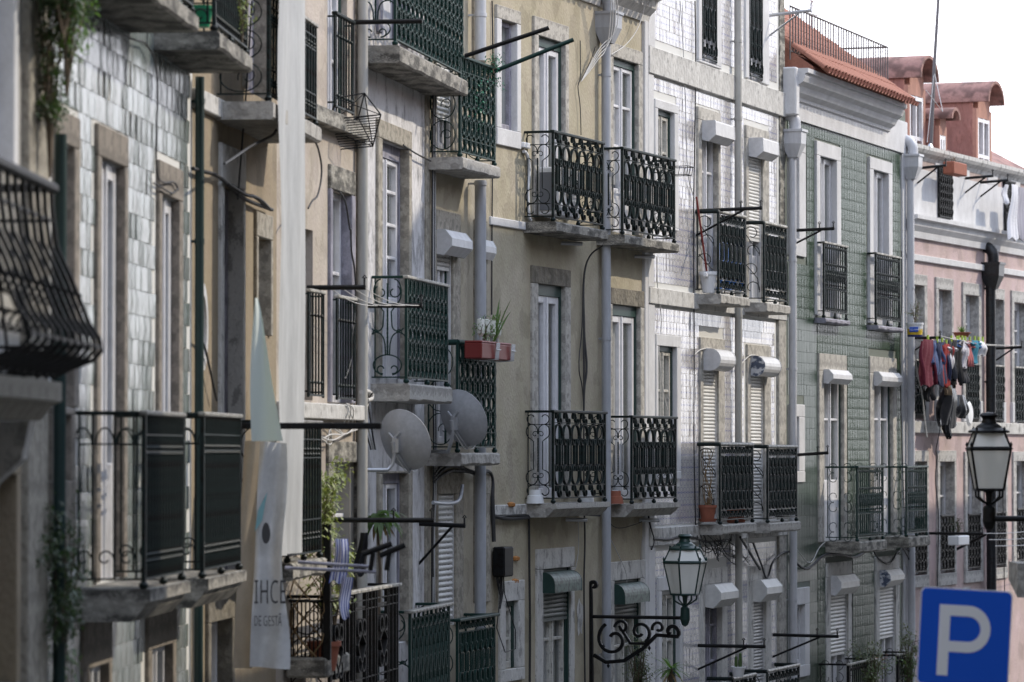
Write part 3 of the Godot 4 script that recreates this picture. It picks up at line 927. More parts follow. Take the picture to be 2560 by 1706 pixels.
func balcony(h: Node3D, a: Array, style: String, o := {}) -> Node3D:
	# a: [u0, u1, projection, height of the slab's top, height of the railing]
	var b := part("balcony", h)
	var u0: float = a[0]
	var u1: float = a[1]
	var p: float = a[2]
	var v: float = a[3]
	var rh: float = a[4]
	var t: float = o.get("t", 0.11)
	var m: String = o.get("m", "iron")
	var mb := MB.new()
	if o.get("slab", true):
		var over := 0.05
		if o.get("mould", false):
			var q := [Vector2(0, v), Vector2(p + over, v), Vector2(p + over, v - t * 0.38), Vector2(p + over - 0.03, v - t * 0.42), Vector2(p + over - 0.05, v - t * 0.62), Vector2(p + over - 0.12, v - t), Vector2(0, v - t)]
			q.reverse()
			mb.prism(q, u0 - over, u1 + over)
		else:
			# uneven old slab: chamfered, with a slightly ragged front edge
			var n := 10
			var dl := (u1 - u0 + over * 2) / n
			var ks := []
			for i in n + 1:
				ks.append([rng.randf_range(-0.006, 0.006), rng.randf_range(-0.008, 0.004), rng.randf_range(-0.006, 0.012)])
			for i in n:
				var x0 := u0 - over + dl * i
				var x1 := x0 + dl
				var pr := []
				for e in 2:
					var k: Array = ks[i + e]
					var x := x0 if e == 0 else x1
					var zf: float = p + over + k[0]
					pr.append([Vector3(x, v - t + k[2], 0), Vector3(x, v - t + k[2], zf - 0.02), Vector3(x, v - t + 0.02 + k[2], zf), Vector3(x, v - 0.015 + k[1], zf), Vector3(x, v, zf - 0.02), Vector3(x, v, 0)])
				for j in 5:
					mb.quad(pr[0][j], pr[1][j], pr[1][j + 1], pr[0][j + 1])
				if i == 0:
					for j in range(1, 5): mb.tri(pr[0][0], pr[0][j], pr[0][j + 1])
				if i == n - 1:
					for j in range(1, 5): mb.tri(pr[1][0], pr[1][j + 1], pr[1][j])
		put(mb, "slab", o.get("slab_m", "concrete"), b)
	var foot: float = o.get("foot", 0.06)
	var top := v + rh
	var low := v + foot
	# handrail round three sides
	mb = MB.new()
	var rw: float = o.get("rw", 0.05)
	if o.get("round_rail", false):
		for x in [u0, u1]:
			mb = MB.new()
			mb.tube([Vector3(x, top, 0), Vector3(x, top, p)], rw * 0.5, 8)
			put(mb, "side_rail", m, b)
		mb = MB.new()
		mb.tube([Vector3(u0 - 0.01, top, p), Vector3(u1 + 0.02, top, p)], rw * 0.5, 8)
		put(mb, "handrail", o.get("rail_m", m), b)
	else:
		for x in [u0, u1]:
			mb = MB.new()
			mb.bbox(Vector3(x, top - 0.012, p / 2 - rw / 4), Vector3(rw, 0.026, p - rw / 2), 0.005)
			put(mb, "side_rail", m, b)
		mb = MB.new()
		mb.bbox(Vector3((u0 + u1) / 2, top - 0.010, p), Vector3(u1 - u0 + rw + 0.03, 0.03, rw), 0.006)
		put(mb, "handrail", o.get("rail_m", m), b)
	mb = MB.new()
	mb.box(Vector3((u0 + u1) / 2, low, p), Vector3(u1 - u0, 0.014, 0.03))
	mb.box(Vector3(u0, low, p / 2), Vector3(0.014, 0.013, p))
	mb.box(Vector3(u1, low, p / 2), Vector3(0.014, 0.013, p))
	put(mb, "bottom_rail", m, b)
	for y in o.get("rails", []):
		mb = MB.new()
		mb.box(Vector3((u0 + u1) / 2, lerpf(low, top, y), p), Vector3(u1 - u0, 0.009, 0.022))
		put(mb, "middle_rail", m, b)
	for x in [u0, u1]:
		mb = MB.new()
		mb.box(Vector3(x, (v + top) / 2, p), Vector3(0.028, rh, 0.028))
		mb.lathe([Vector2(0.014, 0.05), Vector2(0.03, 0.03), Vector2(0.028, 0.012), Vector2(0.014, 0)], 8, Vector3(x, v, p))
		put(mb, "post", m, b)
	mb = MB.new()
	mb.lathe([Vector2(0.006, foot), Vector2(0.028, 0.03), Vector2(0.026, 0.012), Vector2(0.012, 0)], 8, Vector3((u0 + u1) / 2, v, p))
	put(mb, "foot", m, b)
	var w: float = o.get("w", 0.2)
	var n := maxi(2, roundi((u1 - u0 - 0.04) / w))
	w = snappedf((u1 - u0 - 0.04) / n, 0.001)
	var bh := snappedf(top - low - 0.03, 0.001)
	for i in n:
		inst(baluster(style if style != "gate" or i % 2 == 0 else "gatebar", w, bh), "baluster", m, b, Vector3(u0 + 0.02 + (i + 0.5) * w, low + 0.007, p))
	if p > 0.2:
		for k in 2:
			var sp := inst(side_panel(o.get("side", "rings"), snappedf(p - 0.03, 0.001), bh), "side_panel", m, b, Vector3(u1 if k else u0, low + 0.007, 0.0))
			sp.rotation.y = -PI / 2
	return b


func grille(h: Node3D, r: Array, style: String, w: float, m := "iron", z := 0.06, rail := "") -> Node3D:
	# a flat window guard: rails, bars and a cap
	var g := part("window_guard", h)
	var mb := MB.new()
	mb.bbox(Vector3((r[0] + r[2]) / 2, r[3], z), Vector3(r[2] - r[0] + 0.03, 0.03, 0.05), 0.006)
	put(mb, "cap_rail", rail if rail else m, g)
	mb = MB.new()
	mb.box(Vector3((r[0] + r[2]) / 2, r[1] + 0.02, z), Vector3(r[2] - r[0], 0.016, 0.026))
	mb.box(Vector3(r[0], (r[1] + r[3]) / 2, z), Vector3(0.02, r[3] - r[1], 0.02))
	mb.box(Vector3(r[2], (r[1] + r[3]) / 2, z), Vector3(0.02, r[3] - r[1], 0.02))
	for x in [r[0], r[2]]:
		for y in [r[1] + 0.05, r[3] - 0.03]:
			mb.box(Vector3(x, y, z / 2 - 0.01), Vector3(0.016, 0.016, z + 0.02))
	put(mb, "frame", m, g)
	var n := maxi(2, roundi((r[2] - r[0]) / w))
	w = snappedf((r[2] - r[0]) / n, 0.001)
	var bh := snappedf(r[3] - r[1] - 0.04, 0.001)
	for i in n:
		inst(baluster(style, w, bh), "bar", m, g, Vector3(r[0] + (i + 0.5) * w, r[1] + 0.025, z))
	return g


# ---------------------------------------------------------------- plants and small things
func leaf_shape(mb: MB, at: Vector3, dir: Vector3, len: float, wid: float, droop := 0.4, seg := 3) -> void:
	var d := dir.normalized()
	var s := d.cross(Vector3.UP)
	s = Vector3.RIGHT if s.length() < 0.05 else s.normalized()
	var p := at
	var last := [p, p]
	for i in range(1, seg + 1):
		var t := float(i) / seg
		d = (d + Vector3.DOWN * droop / seg).normalized()
		p += d * len / seg
		var w := wid * sin(PI * clampf(t * 0.86 + 0.14, 0, 1)) * 0.5 if i < seg else 0.0
		var now := [p - s * w, p + s * w]
		mb.quad(last[0], last[1], now[1], now[0])
		last = now


func bush(o: Node3D, m: String, c: Vector3, size: Vector3, count: int, len: float, stems := 5, stem_m := "wood") -> void:
	# leaves gathered in clumps along thin stems
	var st := MB.new()
	var lf := MB.new()
	var tips := []
	for i in stems:
		var an := rng.randf() * TAU
		var top := c + Vector3(cos(an) * size.x * 0.42 * rng.randf(), size.y * rng.randf_range(0.25, 0.5), sin(an) * size.z * 0.42 * rng.randf())
		var low := c + Vector3(0, -size.y / 2, 0)
		var path := []
		for k in 6:
			var t := k / 5.0
			path.append(low.lerp(top, t) + Vector3(sin(t * 4 + i), 0, cos(t * 3 + i)) * 0.03 * t)
		st.tube(path, 0.008, 5, 0.003)
		for k in range(2, 6): tips.append(path[k])
	for i in stems * 3:
		var a: Vector3 = tips[rng.randi() % tips.size()]
		var b := a + Vector3(rng.randf_range(-1, 1) * size.x * 0.3, rng.randf_range(-0.3, 0.8) * size.y * 0.2, rng.randf_range(-1, 1) * size.z * 0.3)
		st.tube([a, a.lerp(b, 0.5) + Vector3(0, 0.01, 0), b], 0.004, 4, 0.002)
		tips.append(b)
		tips.append(a.lerp(b, 0.6))
	for i in count:
		var a: Vector3 = tips[rng.randi() % tips.size()] + Vector3(rng.randfn(0, 0.035), rng.randfn(0, 0.04), rng.randfn(0, 0.035))
		leaf_shape(lf, a, Vector3(rng.randf_range(-1, 1), rng.randf_range(-0.5, 0.7), rng.randf_range(-1, 1)), len * rng.randf_range(0.7, 1.3), len * 0.42, 0.7, 2)
	put(st, "stem", stem_m, o)
	put(lf, "foliage", m, o)


func rosette(o: Node3D, m: String, c: Vector3, count: int, len: float, wid: float, up := 0.5, droop := 0.9) -> void:
	var lf := MB.new()
	for i in count:
		var an := i * 2.399
		var e := rng.randf_range(-0.15, 1.0) * up * 2.0
		leaf_shape(lf, c, Vector3(cos(an), e, sin(an)), len * rng.randf_range(0.75, 1.15), wid, droop * rng.randf_range(0.6, 1.4), 6)
	put(lf, "leaves", m, o)


func pot(o: Node3D, at: Vector3, r: float, hh: float, m: String, saucer := false) -> void:
	var mb := MB.new()
	mb.lathe([Vector2(0, hh * 0.82), Vector2(r * 0.9, hh * 0.84), Vector2(r * 0.92, hh), Vector2(r * 1.06, hh), Vector2(r * 1.06, hh * 0.84), Vector2(r * 0.96, hh * 0.83), Vector2(r * 0.7, 0), Vector2(0, 0)], 16, at)
	put(mb, "pot", m, o)
	if saucer:
		mb = MB.new()
		mb.lathe([Vector2(0, 0.006), Vector2(r * 0.95, 0.006), Vector2(r * 1.0, 0.03), Vector2(r * 1.05, 0.03), Vector2(r * 0.9, -0.01), Vector2(0, -0.01)], 16, at)
		put(mb, "saucer", m, o)


func cloth(o: Node3D, called: String, m: String, top: Vector3, along: Vector3, w0: float, w1: float, len: float, phase: float, folds := 3.0, puff := 0.03) -> void:
	# a hanging garment panel: front and back sheets with folds that deepen downwards
	var mb := MB.new()
	var out := along.cross(Vector3.UP).normalized()
	for side in [1.0, -1.0]:
		var rows := []
		for j in 11:
			var t := j / 10.0
			var row := []
			var w := lerpf(w0, w1, t) * (1.0 - 0.06 * sin(t * 5 + phase))
			for i in 13:
				var s := i / 12.0 - 0.5
				var edge := 1.0 - pow(absf(s) * 2.0, 4.0)
				var z: float = side * puff * edge * (0.3 + 0.7 * sin(t * PI * 0.9 + 0.2)) + 0.02 * sin(s * TAU * folds + phase + t * 1.3) * (0.3 + t) + 0.02 * sin(t * 6 + phase)
				row.append(top + along * (s * w + 0.02 * sin(t * 4 + phase)) + Vector3(0, -t * len * (1.0 + 0.05 * sin(s * 9 + phase)), 0) + out * z)
			rows.append(row)
		if side > 0: rows.reverse()
		mb.grid(rows)
	put(mb, called, m, o)


func shirt(label: String, m: String, w: float, len: float, sleeve: float, where: Transform3D, category := "garment", trousers := false) -> Node3D:
	var o := thing(category, label, category, where, "laundry on the line")
	if trousers:
		cloth(o, "leg", m, Vector3(-w * 0.26, 0, 0), Vector3.RIGHT, w * 0.5, w * 0.36, len, 0.4, 2.0)
		cloth(o, "leg", m, Vector3(w * 0.26, 0, 0.02), Vector3.RIGHT, w * 0.5, w * 0.36, len * 0.94, 2.1, 2.0)
	else:
		cloth(o, "body", m, Vector3.ZERO, Vector3.RIGHT, w * 0.9, w, len, rng.randf() * 6, 3.0)
		if sleeve > 0:
			for s in [-1.0, 1.0]:
				cloth(o, "sleeve", m, Vector3(s * w * 0.52, -0.03, 0.02), Vector3.RIGHT, 0.13, 0.10, sleeve, rng.randf() * 6, 1.0)
	return o


func bracket(h: Node3D, label: String, at: Vector3, reach: float, drop: float, m := "black_iron", brace := true, tilt := 0.0, lift := 0.0, hooks := 2) -> Node3D:
	# an arm bolted to the wall that carries washing lines; tilt swings it along the facade, lift raises its end
	var o := thing("clothes_bracket", label, "clothes bracket", on(h, at), "washing-line brackets on the facades")
	var e := Vector3(tilt, lift, reach)
	var mb := MB.new()
	mb.tube([Vector3(0, 0, 0), e], 0.022, 4)
	put(mb, "arm", m, o)
	if brace:
		mb = MB.new()
		mb.tube([Vector3(0, -drop, 0), e * 0.72 + Vector3(0, -0.015, 0)], 0.014, 4)
		put(mb, "brace", m, o)
	for k in hooks:
		var q := e * (0.98 - 0.30 * k)
		mb = MB.new()
		mb.box(q + Vector3(0, 0.05, 0), Vector3(0.022, 0.07, 0.014))
		mb.tube([q + Vector3(0, 0.08, -0.02), q + Vector3(0, 0.105, 0), q + Vector3(0, 0.08, 0.02)], 0.006, 4)
		put(mb, "hook", m, o)
	return o


func dish(h: Node3D, label: String, at: Vector3, r: float, face: Vector3, wall: Vector3) -> void:
	# at: the dish's middle in the facade's own axes; face: where it looks; wall: where its arm is bolted
	var o := thing("satellite_dish", label, "satellite dish", on(h, at), "satellite dishes")
	var f := face.normalized()
	var x := Vector3.UP.cross(f).normalized()
	var y := f.cross(x)
	var bs := Basis(x, y, f)
	var mb := MB.new()
	for side in 2:
		var rows := []
		for j in 7:
			var rr := r * j / 6.0
			var row := []
			for i in 33:
				var an := TAU * i / 32.0
				row.append(bs * Vector3(cos(an) * rr * 0.94, sin(an) * rr, rr * rr * 0.42 / r - 0.012 * side))
			rows.append(row)
		if side == 1: rows.reverse()
		mb.grid(rows)
	put(mb, "reflector", "dish", o)
	mb = MB.new()
	var rim := []
	for i in 33:
		var an := TAU * i / 32.0
		rim.append(bs * Vector3(cos(an) * r * 0.94, sin(an) * r, r * 0.42 - 0.004))
	mb.tube(rim, 0.008, 5)
	put(mb, "rim", "dish", o)
	mb = MB.new()
	mb.box(bs * Vector3(0, 0, -0.04), Vector3(0.09, 0.13, 0.06))
	for q in [Vector3(0.08, 0.11, -0.005), Vector3(0.08, -0.11, -0.005), Vector3(-0.05, 0.12, -0.005)]:
		mb.tube([bs * q, bs * Vector3(0, q.y * 0.6, -0.05)], 0.014, 5)
	put(mb, "clamp", "steel", o)
	mb = MB.new()
	var w := wall - at
	var knee := bs * Vector3(0, -0.06, -0.09)
	mb.tube([bs * Vector3(0, 0.05, -0.08), knee, knee + Vector3(0, -0.10, -0.02), Vector3(w.x * 0.2 + knee.x * 0.8, w.y, knee.z * 0.8 + w.z * 0.2), w], 0.02, 8)
	put(mb, "mast_arm", "steel", o)
	mb = MB.new()
	var tip := bs * Vector3(0, -r * 0.75, r * 1.05)
	mb.tube([bs * Vector3(0, -0.08, -0.05), bs * Vector3(0, -r * 1.02, 0.06), tip], 0.012, 6)
	put(mb, "feed_arm", "steel", o)
	mb = MB.new()
	mb.tube([tip, tip + bs * Vector3(0, 0.05, -0.10)], 0.028, 8, 0.035)
	put(mb, "receiver", "white_plastic", o)
	mb = MB.new()
	mb.tube([tip, tip + bs * Vector3(0.02, -0.06, 0.02), tip + bs * Vector3(0, -0.12, -0.15), bs * Vector3(0, -r * 1.0, 0.02), knee], 0.005, 4)
	put(mb, "lead", "pale_cable", o)


func lantern(o: Node3D, c: Vector3, s: float, m := "lamp_green", sides := 6) -> void:
	# c: the foot of the glass body; the body widens to a shoulder, then draws in under the cap
	var lv := [[0.155 * s, 0.0], [0.235 * s, 0.345 * s], [0.165 * s, 0.485 * s]]
	var ring := func(k: int) -> Array:
		var w: float = lv[k][0]
		var q := []
		for i in sides:
			var an := TAU * (i + 0.5) / sides
			q.append(c + Vector3(cos(an) * w, lv[k][1], sin(an) * w))
		return q
	var rings := [ring.call(0), ring.call(1), ring.call(2)]
	for k in 2:
		for i in sides:
			var mb := MB.new()
			mb.quad(rings[k][i], rings[k][(i + 1) % sides], rings[k + 1][(i + 1) % sides], rings[k + 1][i])
			put(mb, "pane", "lamp_glass", o)
	var fr := MB.new()
	for i in sides:
		fr.tube([rings[0][i], rings[1][i], rings[2][i]], 0.010 * s, 4)
		for k in 3: fr.tube([rings[k][i], rings[k][(i + 1) % sides]], (0.013 if k != 1 else 0.017) * s, 4)
		fr.lathe([Vector2(0, 0.05 * s), Vector2(0.014 * s, 0.025 * s), Vector2(0.006 * s, 0)], 6, rings[1][i] + Vector3(0, 0.01, 0))
		fr.lathe([Vector2(0, 0.04 * s), Vector2(0.012 * s, 0.02 * s), Vector2(0.006 * s, 0)], 6, rings[2][i] * Vector3(1, 1, 1) + Vector3(0, 0.01, 0))
	put(fr, "frame", m, o)
	var cap := MB.new()
	cap.lathe([Vector2(0, 0.165 * s), Vector2(0.06 * s, 0.158 * s), Vector2(0.082 * s, 0.138 * s), Vector2(0.06 * s, 0.118 * s), Vector2(0.055 * s, 0.105 * s), Vector2(0.065 * s, 0.075 * s), Vector2(0.095 * s, 0.055 * s), Vector2(0.11 * s, 0.035 * s), Vector2(0.175 * s, 0.008 * s), Vector2(0.175 * s, -0.010 * s), Vector2(0, -0.010 * s)], 20, c + Vector3(0, 0.487 * s, 0))
	put(cap, "cap", m, o)
	var bulb := MB.new()
	bulb.lathe([Vector2(0, 0.0), Vector2(0.03 * s, -0.02 * s), Vector2(0.045 * s, -0.10 * s), Vector2(0.028 * s, -0.16 * s), Vector2(0, -0.18 * s)], 12, c + Vector3(0, 0.40 * s, 0))
	put(bulb, "bulb", "white_plastic", o)
	var ft := MB.new()
	for i in 4:
		var an := TAU * (i + 0.5) / 4.0
		var d := Vector3(cos(an), 0, sin(an))
		ft.tube([c + d * 0.145 * s, c + d * 0.14 * s + Vector3(0, -0.06 * s, 0), c + d * 0.07 * s + Vector3(0, -0.10 * s, 0), c + Vector3(0, -0.13 * s, 0)], 0.010 * s, 5)
	ft.lathe([Vector2(0.0, 0.0), Vector2(0.06 * s, -0.005 * s), Vector2(0.03 * s, -0.03 * s), Vector2(0.02 * s, -0.12 * s), Vector2(0.05 * s, -0.15 * s), Vector2(0.055 * s, -0.27 * s), Vector2(0.035 * s, -0.33 * s), Vector2(0, -0.35 * s)], 10, c)
	put(ft, "foot", m, o)


func lamp_bracket(o: Node3D, reach: float, m := "black_iron") -> void:
	# wall bar, arm along +x and the scrollwork below it
	var mb := MB.new()
	var wb := curl(Vector2(0.03, 0.36), 0.05, 0.015, 200, -120, 12)
	wb.reverse()
	wb.append_array([Vector2(-0.01, 0.26), Vector2(0.0, -0.75)])
	wb.append_array(curl(Vector2(0.05, -0.80), 0.05, 0.02, 160, 400, 12))
	mb.ribbon(wb, -0.025, 0.025, 0.042)
	put(mb, "wall_bar", m, o)
	mb = MB.new()
	mb.tube([Vector3(0, 0, 0), Vector3(reach, 0, 0)], 0.02, 6)
	put(mb, "arm", m, o)
	mb = MB.new()
	var p := curl(Vector2(reach * 0.86, -0.16), 0.03, 0.11, 240, -130, 20)
	p = p.slice(0, 16)
	p.append_array([Vector2(reach * 0.70, -0.20), Vector2(reach * 0.55, -0.36), Vector2(reach * 0.35, -0.50), Vector2(reach * 0.16, -0.52), Vector2(0.03, -0.44)])
	mb.ribbon(p, -0.022, 0.022, 0.042)
	mb.ribbon(curl(Vector2(reach * 0.24, -0.26), 0.20, 0.05, 120, 500, 24), -0.02, 0.02, 0.036)
	mb.ribbon(curl(Vector2(reach * 0.52, -0.17), 0.13, 0.03, -60, 320, 22), -0.02, 0.02, 0.033)
	mb.ribbon(curl(Vector2(reach * 0.33, -0.12), 0.09, 0.02, 180, -160, 18), -0.02, 0.02, 0.030)
	mb.ribbon(curl(Vector2(reach * 0.72, -0.12), 0.08, 0.02, 200, -140, 16), -0.02, 0.02, 0.030)
	mb.ribbon([Vector2(reach * 0.30, -0.10), Vector2(reach * 0.42, -0.30), Vector2(reach * 0.60, -0.30), Vector2(reach * 0.66, -0.24)], -0.02, 0.02, 0.033)
	for q in [Vector2(reach * 0.13, -0.34), Vector2(reach * 0.5, -0.42), Vector2(reach * 0.62, -0.35), Vector2(reach * 0.18, -0.56)]:
		mb.lathe([Vector2(0, 0.035), Vector2(0.02, 0.0), Vector2(0, -0.035)], 6, Vector3(q.x, q.y, 0))
	put(mb, "scrollwork", m, o)


func text_on(o: Node3D, s: String, at: Vector3, size: float, m: String, turn := 0.0) -> void:
	var t := TextMesh.new()
	var f := SystemFont.new()
	f.font_names = PackedStringArray(["Droid Sans"])
	t.font = f
	t.text = s
	t.font_size = 48
	t.pixel_size = size / 48.0
	t.depth = 0.003
	t.horizontal_alignment = HORIZONTAL_ALIGNMENT_LEFT
	var k := inst(t, "lettering", m, o, at)
	k.rotation.y = turn


func tiles(h: Node3D, length: float, y0: float, y1: float, tw: float, th: float, bond: float, holes: Array, meshes: Array, mats: Array, shown: Array, tilt: float, most := 300, rest_called := "tile_field") -> void:
	# glazed wall tiles: those in shown (u0, v0, u1, v1) that lie nearest are parts, the rest one part
	var spots := []
	var rows := int((y1 - y0) / th)
	var cols := int(length / tw) + 1
	for j in rows:
		for i in range(-1, cols):
			var u := (i + 0.5) * tw + (bond * tw if j % 2 else 0.0)
			var v := y0 + (j + 0.5) * th
			var a0 := u - tw / 2
			var a1 := u + tw / 2
			if a0 < 0 or a1 > length: continue
			var hit := false
			for r in holes:
				if a1 > r[0] + 0.01 and a0 < r[2] - 0.01 and v + th / 2 > r[1] + 0.01 and v - th / 2 < r[3] - 0.01: hit = true
			if hit: continue
			var inview: bool = u > shown[0] and u < shown[2] and v > shown[1] and v < shown[3]
			spots.append([u + (0.0 if inview else 100.0), u, v])
	spots.sort_custom(func(a, b): return a[0] < b[0] if a[0] != b[0] else a[2] < b[2])
	var rest := []
	for m in mats: rest.append(MB.new())
	for k in spots.size():
		var s: Array = spots[k]
		var q := rng.randi() % meshes.size()
		var mi := rng.randi() % mats.size()
		var b := Basis.from_euler(Vector3(rng.randfn(0, tilt * 0.5), rng.randfn(0, tilt), rng.randfn(0, tilt * 0.2)))
		if k < most:
			var o := inst(meshes[q], "tile", mats[mi], h, Vector3(s[1], s[2], 0.004))
			o.basis = b
		else:
			var am: ArrayMesh = meshes[q]
			var ar := am.surface_get_arrays(0)
			var d: MB = rest[mi]
			var t := Transform3D(b, Vector3(s[1], s[2], 0.004))
			for x in ar[Mesh.ARRAY_VERTEX]: d.v.append(t * x)
			for x in ar[Mesh.ARRAY_NORMAL]: d.n.append(b * x)
			d.uv.append_array(ar[Mesh.ARRAY_TEX_UV])
	for i in mats.size():
		if rest[i].v.size():
			var o := put(rest[i], rest_called, mats[i], h)
			o.set_meta("kind", "stuff")


func flat_tile(w: float, hh: float, bulge: float, wave: float, sd: int, gap := 0.0015) -> ArrayMesh:
	# a glazed tile: chamfered edge, very slightly cushioned and rippled face
	var mb := MB.new()
	var r := RandomNumberGenerator.new()
	r.seed = sd
	var a := w / 2 - gap
	var b := hh / 2 - gap * 1.6
	var nx := 4
	var ph := r.randf() * TAU
	var rows := []
	for j in 3:
		var row := []
		for i in nx + 1:
			var x := lerpf(-a + 0.0015, a - 0.0015, i / float(nx))
			var y := lerpf(-b + 0.0015, b - 0.0015, j / 2.0)
			var e := (1 - pow(x / a, 2)) * (1 - pow(y / b, 2))
			row.append(Vector3(x, y, 0.0016 + bulge * e + wave * sin(x / w * 9 + ph)))
		rows.append(row)
	mb.grid(rows)
	var q := [Vector3(-a, -b, 0), Vector3(a, -b, 0), Vector3(a, b, 0), Vector3(-a, b, 0)]
	var p := [rows[0][0], rows[0][nx], rows[2][nx], rows[2][0]]
	for k in 4: mb.quad(q[k], q[(k + 1) % 4], p[(k + 1) % 4], p[k])
	return mb.mesh()


func relief_tile(w: float, sd: int) -> ArrayMesh:
	# a pressed tile: upright ribs that swell and taper, cut by a low band at mid height
	var mb := MB.new()
	var r := RandomNumberGenerator.new()
	r.seed = sd
	var a := w / 2 - 0.0008
	var nx := 12
	var ny := 6
	var rows := []
	for j in ny + 1:
		var row := []
		var v := j / float(ny)
		for i in nx + 1:
			var x := i / float(nx)
			var k := absf(sin(x * PI * 3.0 + 0.25 * sin(v * TAU))) * (0.85 + 0.15 * absf(cos(v * PI)))
			var e := minf(1.0, minf(x, 1 - x) * 14.0)
			row.append(Vector3(lerpf(-a, a, x), lerpf(-a, a, v), 0.004 + (0.0060 * k + 0.0006 * r.randf()) * e - (0.0012 if j == 0 or j == ny else 0.0)))
		rows.append(row)
	mb.grid(rows)
	return mb.mesh()


func eaves(h: Node3D, u0: float, u1: float, z: float, y: float, slope: float, rows: int, m := "roof_tile", pitch := 0.2, called := "eave_tile", hip := 0.0) -> void:
	# courses of half-round clay tiles, each tile a piece; z, y: the lower edge; the roof climbs back from it
	var key := "rooftile%.2f" % pitch
	if not cache.has(key):
		var mb := MB.new()
		var r := pitch * 0.36
		for side in 2:
			var g := []
			for j in 2:
				var row := []
				for i in 9:
					var an := PI * i / 8.0
					var rr := r * (1.0 if j == 0 else 0.84) - 0.014 * side
					row.append(Vector3(cos(an) * rr, sin(an) * rr, 0.0 if j == 0 else -0.42))
				g.append(row)
			if side == 0: g.reverse()
			mb.grid(g)
		for i in 8:
			var p := []
			for e in [[r, i], [r, i + 1], [r - 0.014, i + 1], [r - 0.014, i]]:
				var an: float = PI * e[1] / 8.0
				p.append(Vector3(cos(an) * e[0], sin(an) * e[0], 0))
			mb.quad(p[0], p[1], p[2], p[3])
		cache[key] = mb.mesh()
		var u := MB.new()
		for side in 2:
			var g := []
			for j in 2:
				var row := []
				for i in 9:
					var an := PI + PI * i / 8.0
					row.append(Vector3(cos(an) * r * 0.95, sin(an) * r * 0.8 + 0.035 - 0.012 * side, 0.06 if j == 0 else -0.42))
				g.append(row)
			if side == 0: g.reverse()
			mb = u
			mb.grid(g)
		cache[key + "under"] = u.mesh()
	for j in rows:
		var n := int((u1 - hip * j - u0) / pitch)
		for i in n:
			for k in 2:
				if k == 0 and j > 0: continue
				var o := inst(cache[key + ("under" if k == 0 else "")], called, m, h, Vector3(u0 + (i + (0.5 if k == 1 else 1.0)) * pitch, y + sin(slope) * 0.36 * j + rng.randf_range(-0.004, 0.004), z - cos(slope) * 0.36 * j))
				o.rotation = Vector3(slope, rng.randfn(0, 0.015), 0)


# ---------------------------------------------------------------- the scene
func _ready() -> void:
	rng.seed = 20
	camera_and_light()
	make_materials()
	ground_and_far_side()
	house_dormer_pink()
	house_green()
	house_white_tiled()
	house_beige()
	house_shutters()
	house_grey()
	house_blush()
	house_tan()
	house_sea_tiled()
	house_corner()
	street_things()
	washing()


func camera_and_light() -> void:
	var cam := Camera3D.new()
	cam.name = "camera"
	add_child(cam)
	cam.position = Vector3(0, EYE, 0)
	cam.rotation.x = atan(277.0 / 10000.0)
	cam.fov = rad_to_deg(2.0 * atan(853.0 / 10000.0))
	cam.near = 0.5
	cam.far = 1500.0
	var at := CameraAttributesPhysical.new()
	at.frustum_focal_length = 140.7
	at.frustum_focus_distance = 46.0
	at.exposure_aperture = 3.2
	at.frustum_near = 0.5
	at.frustum_far = 1500.0
	cam.attributes = at
	cam.current = true
	var env := Environment.new()
	env.background_mode = Environment.BG_SKY
	var sky := Sky.new()
	var sm := ProceduralSkyMaterial.new()
	sm.sky_top_color = Color(0.66, 0.71, 0.80)
	sm.sky_horizon_color = Color(0.98, 0.98, 1.0)
	sm.sky_curve = 0.25
	sm.ground_bottom_color = Color(0.30, 0.29, 0.28)
	sm.ground_horizon_color = Color(0.5, 0.5, 0.5)
	sm.sun_angle_max = 1.0
	sky.sky_material = sm
	env.sky = sky
	env.background_energy_multiplier = 2.3
	env.tonemap_mode = Environment.TONE_MAPPER_LINEAR
	env.tonemap_exposure = 1.46
	env.sdfgi_enabled = true
	env.ssao_enabled = true
	env.ssil_enabled = true
	var we := WorldEnvironment.new()
	we.name = "sky"
	we.environment = env
	add_child(we)
	var sun := DirectionalLight3D.new()
	sun.name = "sun"
	sun.light_energy = 0.7
	sun.light_color = Color(1.0, 0.95, 0.87)
	sun.light_angular_distance = 0.8
	sun.shadow_enabled = true
	add_child(sun)
	sun.look_at_from_position(Vector3.ZERO, -Vector3(0.74, 0.62, -0.30), Vector3.UP)


